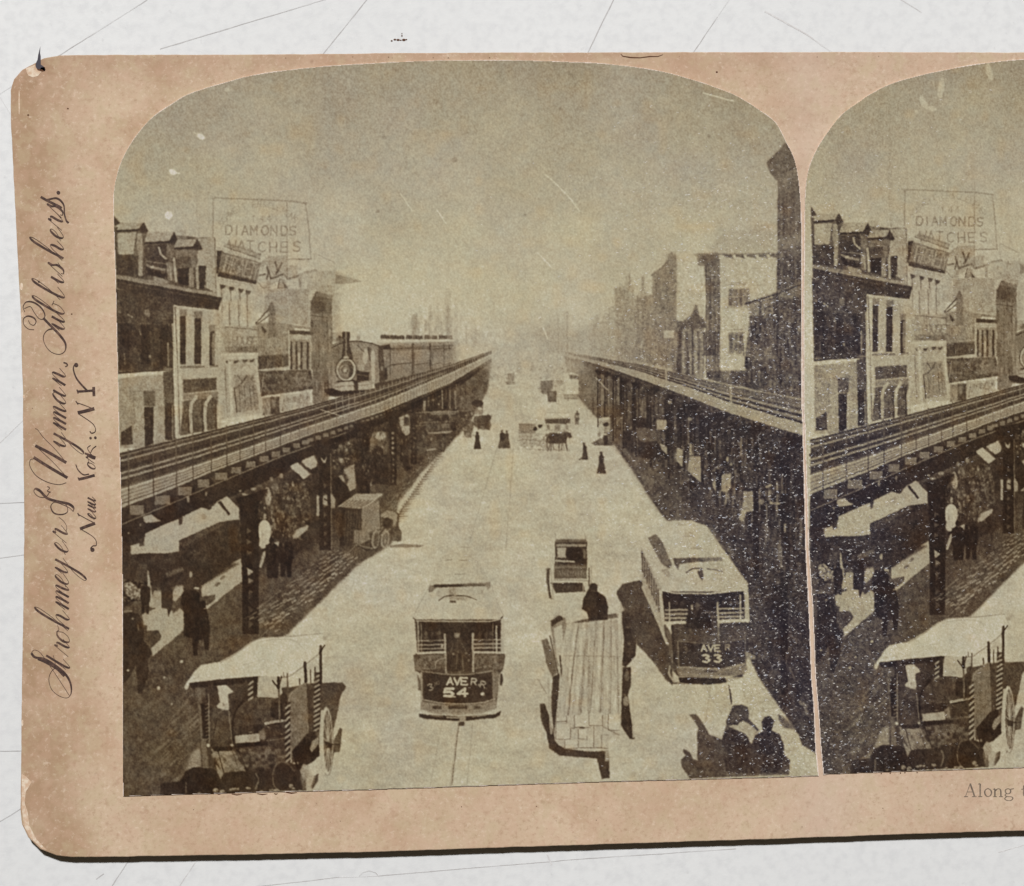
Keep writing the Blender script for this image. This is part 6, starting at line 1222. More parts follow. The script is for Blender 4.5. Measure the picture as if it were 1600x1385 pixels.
def finish(A):
    """what the lens, the plate and the paper do to the view"""
    A = A.reshape(CH, SS, CW, SS).mean((1, 3))
    A = jitter(A)
    A = .95 * A + .05 * blur(A, 7)
    A = A + .45 * (A - blur(A, 2))
    A = A - .045 * np.exp(-((A - .22) / .2) ** 2)
    A = .5 * A + .25 * (np.roll(A, 1, 0) + np.roll(A, 1, 1))
    amp = .75 + .5 * np.clip(1 - np.abs(A - .55) * 2.2, 0, 1)
    A = A + amp * (vnoise(CH, CW, 1.5, rs) * .17 + vnoise(CH, CW, 3, rs, 1.6) * .085 + vnoise(CH, CW, 5, rs) * .03 + vnoise(CH, CW, 9, rs) * .02 + vnoise(CH, CW, 26, rs) * .025)
    dk = np.clip((.62 - A) * 3, 0, 1)
    A = A + dk * (vnoise(CH, CW, 4, rs, 3) * .075 + vnoise(CH, CW, 11, rs, 7) * .075 + vnoise(CH, CW, 34, rs, 24) * .07 + vnoise(CH, CW, 2.2, rs) * .06)
    return A + (rng.random((CH, CW)).astype(np.float32) - .5) * .08
base_T = cv.T.copy()
paint_marks(); T_LEFT = finish(cv.T)
cv.T = base_T; marks_right(); T_RIGHT = finish(cv.T)
# ------------------------------------------------------------------ print outlines (photo pixels)
LEFT_OUT = [(177.5, 333), (178, 303), (182, 278), (192, 248), (210, 217), (235, 187), (265, 165.5), (298, 146.5), (354, 129), (400, 117.5), (488, 106), (577, 100), (678, 95.5), (800, 95), (876, 97), (952, 101), (1027, 111),
            (1078, 124), (1116, 136.5), (1154, 152), (1200, 182), (1215, 197), (1228, 222), (1240.5, 248), (1247, 278), (1250.5, 316), (1251.6, 350), (1251.8, 400), (1252.5, 640), (1253.6, 661), (1258.5, 860), (1264, 969), (1267.3, 1060), (1271, 1102), (1274, 1173), (1278, 1211.5),
            (1200, 1214.5), (1040, 1218.5), (850, 1224), (570, 1233.7), (400, 1237.5), (192.6, 1243.8), (191.8, 1075), (191.5, 897), (189, 749), (186.5, 690), (181, 434)]
rl = [(1258, 350), (1259, 298), (1264, 265), (1276, 235), (1293.5, 207), (1316, 179), (1345, 158), (1362, 146.6), (1397, 130), (1453, 115), (1528.5, 101), (1600, 93.5), (1700, 89), (1800, 87.5)]
RIGHT_OUT = rl + [(1920, 89), (2020, 94), (2100, 104), (2170, 119), (2230, 142), (2275, 172), (2305, 208), (2322, 250), (2330, 300), (2332, 350), (2350, 1176), (1850, 1191), (1600, 1199), (1377, 1206), (1287.5, 1209.5),
                  (1284, 1173), (1279, 1102), (1275, 1055), (1271, 951), (1264.5, 860), (1258.5, 661), (1257, 640), (1257, 500)]

PAL_T = [-.1, 0, .1, .2, .3, .4, .5, .6, .7, .8, .9, 1.0, 1.1]
PAL = [(30, 20, 13), (42, 29, 19), (56, 42, 30), (72, 57, 42), (91, 76, 57), (110, 96, 76), (127, 113, 92), (145, 132, 109), (160, 150, 127), (174, 165, 140), (188, 181, 155), (205, 198, 188), (214, 206, 196)]
PALR = [(34, 28, 32), (42, 35, 38), (55, 47, 48), (72, 63, 60), (90, 80, 73), (108, 98, 86), (127, 116, 99), (145, 134, 112), (161, 151, 125), (175, 167, 141), (188, 182, 157), (205, 200, 185), (216, 211, 203)]
PAL = np.array(PAL, float); PALR = np.array(PALR, float)

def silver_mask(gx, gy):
    """how strongly the emulsion has silvered out; also sets where glints are painted"""
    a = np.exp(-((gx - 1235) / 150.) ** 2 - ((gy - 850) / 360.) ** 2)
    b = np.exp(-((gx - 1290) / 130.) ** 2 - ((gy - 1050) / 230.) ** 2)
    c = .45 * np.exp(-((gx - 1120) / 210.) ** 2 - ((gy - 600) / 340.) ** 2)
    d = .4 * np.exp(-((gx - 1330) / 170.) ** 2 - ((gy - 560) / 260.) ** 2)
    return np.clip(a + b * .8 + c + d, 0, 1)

def colour_of(Tv, sil):
    a = np.stack([np.interp(Tv, PAL_T, PAL[:, i]) for i in range(3)], -1)
    b = np.stack([np.interp(Tv, PAL_T, PALR[:, i]) for i in range(3)], -1)
    k = np.clip(sil * 1.2, 0, 1)[..., None]
    return a * (1 - k) + b * k

def glint_layer(gx, gy, seed, n):  # glints of the silvered emulsion, painted as pale matt specks
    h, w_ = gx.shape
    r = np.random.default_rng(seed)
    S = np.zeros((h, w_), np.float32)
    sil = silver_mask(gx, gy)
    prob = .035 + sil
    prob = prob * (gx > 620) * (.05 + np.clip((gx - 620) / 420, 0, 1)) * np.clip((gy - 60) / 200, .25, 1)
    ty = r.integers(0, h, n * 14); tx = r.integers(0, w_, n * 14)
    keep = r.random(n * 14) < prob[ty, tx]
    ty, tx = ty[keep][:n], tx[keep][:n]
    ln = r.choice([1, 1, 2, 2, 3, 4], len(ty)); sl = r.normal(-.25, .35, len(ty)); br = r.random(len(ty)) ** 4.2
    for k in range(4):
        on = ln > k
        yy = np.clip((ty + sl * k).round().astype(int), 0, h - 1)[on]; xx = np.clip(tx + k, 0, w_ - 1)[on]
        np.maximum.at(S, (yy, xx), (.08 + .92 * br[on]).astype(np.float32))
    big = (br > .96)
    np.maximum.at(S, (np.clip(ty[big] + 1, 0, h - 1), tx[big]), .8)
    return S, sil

def smooth_arch(out, k0, k1):
    return out[:k0] + catmull(out[k0:k1], 8) + out[k1:]
def inside(out, gx, gy):
    m = np.zeros(gx.shape, bool); n = len(out)
    for i in range(n):
        ax, ay = out[i]; bx, by = out[(i + 1) % n]
        if ay == by: continue
        c = (gy >= min(ay, by)) & (gy < max(ay, by))
        m ^= c & (gx > ax + (gy - ay) * (bx - ax) / (by - ay))
    return m

def build_print(name, out, xs, ys, warp, seed, parent, nspeck, T):
    gx, gy = np.meshgrid(xs, ys)
    lx, ly = warp(gx, gy)
    # tone lookup, bilinear
    u = np.clip(lx - X0 - .5, 0, CW - 2.001); v = np.clip(ly - Y0 - .5, 0, CH - 2.001)
    ui, vi = u.astype(int), v.astype(int); fu, fv = u - ui, v - vi
    tv = (T[vi, ui] * (1 - fu) + T[vi, ui + 1] * fu) * (1 - fv) + (T[vi + 1, ui] * (1 - fu) + T[vi + 1, ui + 1] * fu) * fv
    S, sil = glint_layer(gx, gy, seed, nspeck)
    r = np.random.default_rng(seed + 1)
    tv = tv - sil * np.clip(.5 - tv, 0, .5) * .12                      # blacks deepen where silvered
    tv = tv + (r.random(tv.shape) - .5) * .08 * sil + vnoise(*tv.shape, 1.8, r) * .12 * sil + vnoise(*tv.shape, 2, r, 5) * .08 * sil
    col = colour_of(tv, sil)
    # yellowed blotches
    yb = vnoise(*tv.shape, 90, r) + .5 * vnoise(*tv.shape, 34, r)
    col += yb[..., None] * np.array([3, 2, -4])
    ch = vnoise(*tv.shape, 18, r) + .8 * vnoise(*tv.shape, 6, r)
    col += ch[..., None] * np.array([2.5, -.3, -2.5]) + np.clip(vnoise(*tv.shape, 24, r) - .22, 0, 1)[..., None] * np.array([10, -6, -22])
    fleck = np.array([232, 228, 222.])  # pale tone that paints the silver's glints into the print colour
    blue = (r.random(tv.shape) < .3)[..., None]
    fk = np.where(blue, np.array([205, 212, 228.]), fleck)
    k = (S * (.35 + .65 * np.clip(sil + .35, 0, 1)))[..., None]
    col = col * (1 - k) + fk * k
    lin = srgb_lin(np.clip(col, 0, 255))
    ins = inside(out, (gx[:-1, :-1] + gx[1:, 1:]) / 2, (gy[:-1, :-1] + gy[1:, 1:]) / 2)
    h, w_ = gx.shape
    idx = np.arange(h * w_).reshape(h, w_)
    q = np.stack([idx[:-1, :-1][ins], idx[1:, :-1][ins], idx[1:, 1:][ins], idx[:-1, 1:][ins]], -1)
    used = np.zeros(h * w_, bool); used[q.ravel()] = True
    remap = np.cumsum(used) - 1
    q = remap[q].astype(np.int32)
    # snap the rim vertices onto the true outline for a clean but slightly worn cut
    zz = PRINT_Z
    wx, wy = plane_xy(gx.ravel()[used], gy.ravel()[used], zz)
    nv = len(wx)
    co = np.empty((nv, 3), np.float32); co[:, 0] = wx; co[:, 1] = wy
    relief = (vnoise(h, w_, 7, r) * 1.0 + vnoise(h, w_, 60, r) * 5).ravel()[used]
    co[:, 2] = zz + relief * 2.2e-6
    me = bpy.data.meshes.new(name)
    me.vertices.add(nv); me.vertices.foreach_set('co', co.ravel())
    nf = len(q)
    me.loops.add(nf * 4); me.loops.foreach_set('vertex_index', q.ravel())
    me.polygons.add(nf)
    me.polygons.foreach_set('loop_start', np.arange(0, nf * 4, 4, dtype=np.int32))
    me.polygons.foreach_set('loop_total', np.full(nf, 4, np.int32))
    me.update(calc_edges=True)
    at = me.color_attributes.new('ink', 'FLOAT_COLOR', 'POINT')
    c4 = np.ones((nv, 4), np.float32); c4[:, :3] = lin.reshape(-1, 3)[used]
    at.data.foreach_set('color', c4.ravel())
    at2 = me.attributes.new('silver', 'FLOAT', 'POINT')
    at2.data.foreach_set('value', (sil.ravel()[used]).astype(np.float32))
    me.materials.append(M_print)
    me.polygons.foreach_set('use_smooth', np.ones(nf, bool))
    o = bpy.data.objects.new(name, me)
    sc.collection.objects.link(o); o.parent = parent
    # the paper it is printed on: a thin sheet with a worn pale rim
    rr = random.Random(seed)
    dense = []
    for i in range(len(out)):
        a = out[i]; b = out[(i + 1) % len(out)]
        n = max(1, int(math.hypot(b[0] - a[0], b[1] - a[1]) / 3))
        for k_ in range(n):
            dense.append((a[0] + (b[0] - a[0]) * k_ / n, a[1] + (b[1] - a[1]) * k_ / n))
    cx = sum(p[0] for p in dense) / len(dense); cy = sum(p[1] for p in dense) / len(dense)
    j = 0.; pts = []
    for p in dense:
        j = j * .75 + rr.uniform(-.5, .5)
        d = math.hypot(p[0] - cx, p[1] - cy); e = .75 + j * .6 + (1.1 if 1235 < p[0] < 1292 and p[1] > 330 else 0)
        pts.append((p[0] + (p[0] - cx) / d * e, p[1] + (p[1] - cy) / d * e))
    prism('print_paper', pts, BOARD_Z + 1e-5, PRINT_Z - 4e-5, M_rim, o)
    return o

def prism(name, pts, z0, z1, mat, parent=None, bevel=0.0):
    n = len(pts)
    area = sum(pts[i][0] * pts[(i + 1) % n][1] - pts[(i + 1) % n][0] * pts[i][1] for i in range(n))
    if area > 0: pts = pts[::-1]                   # photo y runs down
    verts = []
    xs, ys = plane_xy([p[0] for p in pts], [p[1] for p in pts], z1)
    for z in (z1, z0):
        verts += [(float(x), float(y), z) for x, y in zip(xs, ys)]
    faces = [tuple(range(n)), tuple(range(2 * n - 1, n - 1, -1))]
    faces += [(i, n + i, n + (i + 1) % n, (i + 1) % n) for i in range(n)]
    o = new_mesh_obj(name, verts, faces, mat, parent)
    return o

# ------------------------------------------------------------------ materials
def mat_base(name, rough=.7, spec=.3):
    m = bpy.data.materials.new(name); m.use_nodes = True
    nt = m.node_tree; b = nt.nodes['Principled BSDF']
    b.inputs['Roughness'].default_value = rough
    b.inputs['Specular IOR Level'].default_value = spec
    return m, nt, b
def N(nt, typ, **kw):
    n = nt.nodes.new(typ)
    for k, v in kw.items():
        if k in n.inputs: n.inputs[k].default_value = v
        else: setattr(n, k, v)
    return n
def mixc(nt, fac, a, b, mode='MIX'):
    n = nt.nodes.new('ShaderNodeMix'); n.data_type = 'RGBA'; n.blend_type = mode
    for s, v in ((n.inputs['Factor'], fac), (n.inputs[6], a), (n.inputs[7], b)):
        if hasattr(v, 'links'): nt.links.new(v, s)
        elif isinstance(v, (int, float)): s.default_value = v
        else: s.default_value = (*v, 1)
    return n.outputs[2]
def ramp(nt, src, lo, hi):
    n = nt.nodes.new('ShaderNodeMapRange'); n.interpolation_type = 'SMOOTHSTEP'
    nt.links.new(src, n.inputs['Value']); n.inputs['From Min'].default_value = lo; n.inputs['From Max'].default_value = hi
    return n.outputs[0]
def math_(nt, op, a, b=None, clamp=False):
    n = nt.nodes.new('ShaderNodeMath'); n.operation = op; n.use_clamp = clamp
    for s, v in zip(n.inputs, (a, b)):
        if v is None: continue
        if hasattr(v, 'links'): nt.links.new(v, s)
        else: s.default_value = v
    return n.outputs[0]
def noise(nt, vec, scale, detail=3, rough=.5, kind='Fac'):
    n = nt.nodes.new('ShaderNodeTexNoise'); n.inputs['Scale'].default_value = scale; n.inputs['Detail'].default_value = detail; n.inputs['Roughness'].default_value = rough
    nt.links.new(vec, n.inputs['Vector']); return n.outputs[0]
L = lambda c: tuple(float(v) for v in srgb_lin(c))

M_print, nt, b = mat_base('albumen_print', .5, .12)
a_ = N(nt, 'ShaderNodeAttribute', attribute_name='ink'); nt.links.new(a_.outputs['Color'], b.inputs['Base Color'])
g_ = N(nt, 'ShaderNodeNewGeometry')
nz = noise(nt, g_.outputs['Position'], 9000, 2)
bp = N(nt, 'ShaderNodeBump', Strength=.25, Distance=.00001); nt.links.new(nz, bp.inputs['Height']); nt.links.new(bp.outputs[0], b.inputs['Normal'])

M_rim, nt, b = mat_base('worn_print_paper_edge', .8, .2)
g_ = N(nt, 'ShaderNodeNewGeometry'); nz = noise(nt, g_.outputs['Position'], 3500, 4)
nt.links.new(mixc(nt, ramp(nt, nz, .35, .65), L((205, 186, 170)), L((228, 214, 204))), b.inputs['Base Color'])

M_board, nt, b = mat_base('buff_card_face', .78, .2)
g_ = N(nt, 'ShaderNodeNewGeometry'); pos = g_.outputs['Position']
sx = N(nt, 'ShaderNodeSeparateXYZ'); nt.links.new(pos, sx.inputs[0])
n1 = noise(nt, pos, 46, 6, .7); n2 = noise(nt, pos, 240, 5, .65); n3 = noise(nt, pos, 2200, 4, .75); n4 = noise(nt, pos, 900, 4, .7); n5 = noise(nt, pos, 110, 5, .6)
base = mixc(nt, ramp(nt, n1, .35, .68), L((194, 169, 142)), L((205, 181, 155)))
base = mixc(nt, math_(nt, 'MULTIPLY', ramp(nt, n5, .48, .66), .7), base, L((178, 147, 118)))
xl, _, _ = P(62, 700); xl0, _, _ = P(22, 700); xl2, _, _ = P(150, 700)
edge = ramp(nt, math_(nt, 'ADD', sx.outputs[0], math_(nt, 'MULTIPLY', n1, -.004)), xl2, xl0)
base = mixc(nt, math_(nt, 'MULTIPLY', edge, .9), base, L((166, 136, 108)))
_, yt0, _ = P(800, 84); _, yt1, _ = P(800, 150)
edge2 = ramp(nt, math_(nt, 'ADD', sx.outputs[1], math_(nt, 'MULTIPLY', n5, .003)), yt1, yt0 + .001)
base = mixc(nt, math_(nt, 'MULTIPLY', edge2, .55), base, L((164, 131, 107)))
xr0, _, _ = P(900, 700); xr1, _, _ = P(1500, 700)
base = mixc(nt, math_(nt, 'MULTIPLY', ramp(nt, sx.outputs[0], xr0, xr1), .40), base, L((206, 184, 164)))
base = mixc(nt, math_(nt, 'MULTIPLY', ramp(nt, n2, .40, .62), .35), base, L((211, 188, 163)))
base = mixc(nt, math_(nt, 'MULTIPLY', ramp(nt, n4, .54, .70), .45), base, L((166, 132, 106)))
base = mixc(nt, math_(nt, 'MULTIPLY', ramp(nt, n3, .52, .70), .55), base, L((168, 138, 113)))
base = mixc(nt, math_(nt, 'MULTIPLY', ramp(nt, n3, .46, .30), .5), base, L((226, 206, 186)))
n6 = noise(nt, pos, 520, 3, .6); n7 = noise(nt, pos, 75, 4, .6)
base = mixc(nt, math_(nt, 'MULTIPLY', ramp(nt, n6, .5, .62), .25), base, L((200, 166, 144)))
base = mixc(nt, math_(nt, 'MULTIPLY', ramp(nt, n6, .48, .36), .35), base, L((192, 174, 142)))
base = mixc(nt, math_(nt, 'MULTIPLY', ramp(nt, n7, .5, .7), .3), base, L((188, 152, 126)))
vo = N(nt, 'ShaderNodeTexVoronoi', Scale=260.0); nt.links.new(pos, vo.inputs['Vector'])
spot = math_(nt, 'MULTIPLY', ramp(nt, vo.outputs['Distance'], .13, .04), ramp(nt, n2, .52, .6))
base = mixc(nt, math_(nt, 'MULTIPLY', spot, .6), base, L((120, 84, 62)))
xc, _, _ = P(1268, 700); dxc = math_(nt, 'ABSOLUTE', math_(nt, 'SUBTRACT', sx.outputs[0], xc))
base = mixc(nt, math_(nt, 'MULTIPLY', ramp(nt, math_(nt, 'ADD', dxc, math_(nt, 'MULTIPLY', n5, .006)), .009, .002), .3), base, L((208, 185, 170)))
nt.links.new(base, b.inputs['Base Color'])
bp = N(nt, 'ShaderNodeBump', Strength=.35, Distance=.00004); nt.links.new(n3, bp.inputs['Height']); nt.links.new(bp.outputs[0], b.inputs['Normal'])

M_edge, nt, b = mat_base('shade_dark_card_edge', .9, .1)  # brown edge coloured extra dark to deepen the shadow under the card
g_ = N(nt, 'ShaderNodeNewGeometry'); nz = noise(nt, g_.outputs['Position'], 700, 4)
nt.links.new(mixc(nt, nz, L((58, 42, 24)), L((84, 64, 38))), b.inputs['Base Color'])

M_ink, nt, b = mat_base('brown_printing_ink', .7, .2)
g_ = N(nt, 'ShaderNodeNewGeometry'); nz = noise(nt, g_.outputs['Position'], 1600, 4, .7); nz2 = noise(nt, g_.outputs['Position'], 120, 3)
c_ = mixc(nt, ramp(nt, nz, .42, .72), L((66, 50, 46)), L((112, 86, 74)))
nt.links.new(mixc(nt, math_(nt, 'MULTIPLY', ramp(nt, nz2, .55, .7), .35), c_, L((150, 118, 98))), b.inputs['Base Color'])
M_ink2, nt, b = mat_base('grey_caption_ink', .7, .2)
g_ = N(nt, 'ShaderNodeNewGeometry'); nz = noise(nt, g_.outputs['Position'], 2000, 4, .7)
nt.links.new(mixc(nt, ramp(nt, nz, .4, .7), L((104, 92, 82)), L((140, 124, 108))), b.inputs['Base Color'])
M_pen, nt, b = mat_base('blue_black_pen_ink', .5, .3)
b.inputs['Base Color'].default_value = (*L((52, 46, 58)), 1)
M_brown, nt, b = mat_base('rust_brown_stain', .8, .2)
b.inputs['Base Color'].default_value = (*L((92, 60, 42)), 1)
M_scuff, nt, b = mat_base('scuffed_bare_card', .9, .1)
g_ = N(nt, 'ShaderNodeNewGeometry'); nz = noise(nt, g_.outputs['Position'], 2200, 4, .7)
nt.links.new(mixc(nt, ramp(nt, nz, .4, .65), L((206, 176, 150)), L((226, 210, 190))), b.inputs['Base Color'])

# table: white sheet with scored hairlines
M_table, nt, b = mat_base('white_scored_tabletop', .62, .3)
g_ = N(nt, 'ShaderNodeNewGeometry'); pos = g_.outputs['Position']
t1 = noise(nt, pos, 16, 3); t2 = noise(nt, pos, 800, 5, .7); t3 = noise(nt, pos, 3200, 3, .6); t4 = noise(nt, pos, 1200, 4, .6)
base = mixc(nt, ramp(nt, t1, .3, .7), L((219, 220, 221)), L((224, 225, 226)))
base = mixc(nt, math_(nt, 'MULTIPLY', ramp(nt, t2, .42, .66), .7), base, L((210, 211, 213)))
base = mixc(nt, math_(nt, 'MULTIPLY', ramp(nt, t3, .5, .75), .4), base, L((230, 231, 232)))
base = mixc(nt, math_(nt, 'MULTIPLY', ramp(nt, t4, .62, .78), .35), base, L((184, 184, 186)))
segs = [((230, 0), (92, 87), 1.5, .55), ((92, 87), (-20, 160), 1.4, .45), ((530, -7), (250, 77), 1.5, .55), ((576, -4), (500, 90), 1.5, .55), ((961, -5), (915, 90), 1.9, .45), ((1142, -4), (1078, 90), 1.5, .55),
        ((1195, 18), (1262, 55), 2.4, .35), ((1262, 55), (1300, 82), 2.2, .30), ((-5, 697), (40, 652), 1.3, .4), ((-5, 787), (45, 785), 1.5, .85), ((-5, 873), (45, 866), 1.3, .5), ((-5, 1174), (40, 1174), 1.4, .7), ((-5, 1287), (38, 1261), 1.5, .8),
        ((204, 1340), (170, 1392), 1.4, .45), ((310, 1340), (276, 1392), 1.4, .4), ((1560, 1332), (1610, 1318), 1.4, .3), ((0, 152), (16, 178), 1.6, .4), ((1240, 1100), (400, 500), 1.5, .4), ((1400, -5), (1440, 20), 1.5, .2), ((395, 1386), (530, 1371), 1.3, .6), ((590, 1369), (900, 1343), 1.2, .6), ((900, 1343), (1150, 1326), 1.3, .45), ((561, 1369), (566, 1364), 1.4, .6), ((566, 1364), (577, 1361), 1.6, .6), ((577, 1361), (587, 1364), 1.6, .6), ((587, 1364), (592, 1370), 1.4, .6), ((530, 1371), (592, 1369), 1, .4), ((150, 1374), (162, 1365), 1.4, .6), ((855, 1335), (862, 1352), 2.4, .35)]
nt.links.new(base, b.inputs['Base Color'])
bp = N(nt, 'ShaderNodeBump', Strength=.5, Distance=.00005); nt.links.new(t2, bp.inputs['Height']); nt.links.new(bp.outputs[0], b.inputs['Normal'])
def crease_mat(al):
    m, nt, b = mat_base('scored_hairline', .7, .2)
    g_ = N(nt, 'ShaderNodeNewGeometry'); nz = noise(nt, g_.outputs['Position'], 900, 4, .7); n2 = noise(nt, g_.outputs['Position'], 150, 2)
    c0 = 224 - 62 * al
    c = mixc(nt, ramp(nt, nz, .35, .7), L((c0, c0 - 3, c0 - 3)), L((c0 + 18, c0 + 17, c0 + 17)))
    nt.links.new(mixc(nt, ramp(nt, n2, .5, .65), c, L((214, 214, 215))), b.inputs['Base Color'])
    return m
CREASE = [crease_mat(.35), crease_mat(.7), crease_mat(1.0)]

# ------------------------------------------------------------------ the setting
def slab(name, x, y, z0, z1, mat):
    v = [(-x, -y, z1), (x, -y, z1), (x, y, z1), (-x, y, z1), (-x, -y, z0), (x, -y, z0), (x, y, z0), (-x, y, z0)]
    f = [(0, 1, 2, 3), (7, 6, 5, 4), (0, 4, 5, 1), (1, 5, 6, 2), (2, 6, 7, 3), (3, 7, 4, 0)]
    return new_mesh_obj(name, v, f, mat)
tb = slab('tabletop', .6, .45, -.02, TABLE_Z, M_table); tb['kind'] = 'structure'
def add_creases():
    me = tb.data; v = [tuple(x.co) for x in me.vertices]; f = [tuple(p.vertices) for p in me.polygons]; mi = [0] * len(f)
    r = random.Random(9); z = TABLE_Z + 1.5e-5
    for (p0, p1, wd, al) in segs:
        n = max(2, int(math.hypot(p1[0] - p0[0], p1[1] - p0[1]) / 6)); dx_, dy_ = p1[0] - p0[0], p1[1] - p0[1]; L_ = math.hypot(dx_, dy_); nx, ny = -dy_ / L_, dx_ / L_
        z += 2e-7; base_ = len(v); o_ = 0
        for i in range(n + 1):
            u = i / n; o_ = o_ * .9 + r.uniform(-.18, .18); h = wd * (.38 + .22 * r.random())
            cx, cy = p0[0] + dx_ * u + nx * o_, p0[1] + dy_ * u + ny * o_
            v.append(P(cx + nx * h, cy + ny * h, z)); v.append(P(cx - nx * h, cy - ny * h, z))
        for i in range(n):
            q = (base_ + 2 * i, base_ + 2 * i + 1, base_ + 2 * i + 3, base_ + 2 * i + 2)
            a, b_, c = (Vector(v[k]) for k in q[:3])
            if (b_ - a).cross(c - b_).z < 0: q = q[::-1]
            f.append(q); mi.append(1 if al < .45 else 2 if al < .7 else 3)
    me.clear_geometry(); me.from_pydata(v, [], f)
    for m in CREASE: me.materials.append(m)
    for p, k in zip(me.polygons, mi): p.material_index = k
    me.update()
add_creases()

# ------------------------------------------------------------------ the card
card = bpy.data.objects.new('stereoscopic_card', None)
sc.collection.objects.link(card)
card['label'] = 'old buff cardboard stereo view card with two sepia street photographs lying on the white tabletop'
card['category'] = 'stereo card'

OUT = [(93.5, 86.5), (180, 85.5), (400, 85.5), (620, 83), (800, 82), (1200, 81.5), (1600, 82), (2000, 80), (2420, 79), (2470, 88), (2500, 110), (2512, 150), (2525, 700), (2538, 1180), (2528, 1225), (2500, 1252), (2450, 1266), (2200, 1277), (1900, 1288),
       (1600, 1298.5), (1427, 1303.5), (1200, 1311.5), (900, 1321), (600, 1331), (400, 1335.5), (200, 1339), (114, 1339.5), (88, 1337), (63, 1327.5), (44, 1309.5), (34, 1289), (31.5, 1262), (33, 1187), (34, 1060), (35.5, 986), (38, 808), (36, 690), (35.5, 615), (32.5, 497), (28, 414), (24, 328), (17, 200), (16.5, 141), (21.5, 124), (35, 109), (54, 99), (68, 91)]
rr = random.Random(3)
dense = []
for i in range(len(OUT)):
    a = OUT[i]; c = OUT[(i + 1) % len(OUT)]; n = max(1, int(math.hypot(c[0] - a[0], c[1] - a[1]) / 4))
    for k in range(n): dense.append((a[0] + (c[0] - a[0]) * k / n, a[1] + (c[1] - a[1]) * k / n))
j1 = j2 = 0; pts = []
for p in dense:
    j1 = j1 * .8 + rr.uniform(-.22, .22); j2 = j2 * .8 + rr.uniform(-.22, .22)
    pts.append((p[0] + j1, p[1] + j2))
board = prism('mount_board', pts, GAP, BOARD_Z, M_board, card)
board.data.materials.append(M_edge)
for f in board.data.polygons[1:]: f.material_index = 1
bv = board.modifiers.new('worn_rim', 'BEVEL'); bv.width = .00009; bv.segments = 2; bv.limit_method = 'ANGLE'; bv.angle_limit = 1.0; bv.material = 0

# prints
LEFT_OUT = smooth_arch(LEFT_OUT, 0, 27); RIGHT_OUT = smooth_arch(RIGHT_OUT, 0, 24)
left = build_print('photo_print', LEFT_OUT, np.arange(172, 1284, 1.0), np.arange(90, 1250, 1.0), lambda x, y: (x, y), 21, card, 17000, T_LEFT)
left['label'] = 'left sepia print of a street with elevated railways and streetcars'
def warp_r(x, y):
    ly = 310 + (y - 297) / .975
    return 331 + (x - 1412 + (ly - 310) * .007) / .945, ly
xs = np.concatenate([np.arange(1252, 1612, 1.0), np.arange(1612, 2358, 3.0)])
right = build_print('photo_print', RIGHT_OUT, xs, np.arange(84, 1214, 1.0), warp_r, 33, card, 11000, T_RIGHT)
right['label'] = 'right sepia print of the same street, heavily silvered on its left side'

# ------------------------------------------------------------------ lettering on the mount (thin ink relief)
class Ink:
    def __init__(s): s.v = []; s.f = []; s.z = BOARD_Z + 1.2e-5; s.cut = []
    def ribbon(s, pts, wid):
        n = len(pts)
        if n < 2: return
        s.z += 4e-7
        P2 = np.array(pts, float); d = np.gradient(P2, axis=0); ln = np.hypot(d[:, 0], d[:, 1]) + 1e-9
        nx, ny = -d[:, 1] / ln, d[:, 0] / ln
        w_ = np.array(wid, float) / 2
        # rounded ends
        A = np.stack([P2[:, 0] + nx * w_, P2[:, 1] + ny * w_], -1); B = np.stack([P2[:, 0] - nx * w_, P2[:, 1] - ny * w_], -1)
        base = len(s.v)
        for i in range(n):
            z = s.z + i * 1.5e-8
            ax, ay, _ = P(A[i][0], A[i][1], s.z); bx, by, _ = P(B[i][0], B[i][1], s.z)
            s.v.append((ax, ay, z)); s.v.append((bx, by, z))
        for i in range(n - 1): s.f.append((base + 2 * i, base + 2 * i + 2, base + 2 * i + 3, base + 2 * i + 1))
    def blob(s, x, y, r, n=10, sy=1.0):
        s.z += 4e-7; base = len(s.v)
        for k in range(n):
            th = -2 * math.pi * k / n; s.v.append(P(x + r * math.cos(th), y + r * sy * math.sin(th), s.z))
        s.f.append(tuple(range(base, base + n)))
    def shape(s, pts):
        s.z += 4e-7; base = len(s.v)
        a = sum(pts[i][0] * pts[(i + 1) % len(pts)][1] - pts[(i + 1) % len(pts)][0] * pts[i][1] for i in range(len(pts)))
        if a > 0: pts = pts[::-1]
        for p in pts: s.v.append(P(p[0], p[1], s.z))
        s.f.append(tuple(range(base, base + len(pts))))
    def build_each(s, name, mat, parent):
        # every mark is a part of its own; faces that share vertices stay together
        groups = []
        for f in s.f:
            for g in groups:
                if g[0] & set(f): g[0].update(f); g[1].append(f); break
            else: groups.append([set(f), [f]])
        for vs, fs in groups:
            ids = sorted(vs); mp = {k: i for i, k in enumerate(ids)}
            bm_fix(new_mesh_obj(name, [s.v[k] for k in ids], [tuple(mp[k] for k in f) for f in fs], mat, parent))
    def build(s, name, mat, parent):
        o = new_mesh_obj(name, s.v, s.f, mat, parent)
        bm_fix(o); return o
def bm_fix(o):
    # all faces look up
    me = o.data
    for p in me.polygons:
        if p.normal.z < 0: p.flip()
    me.update()

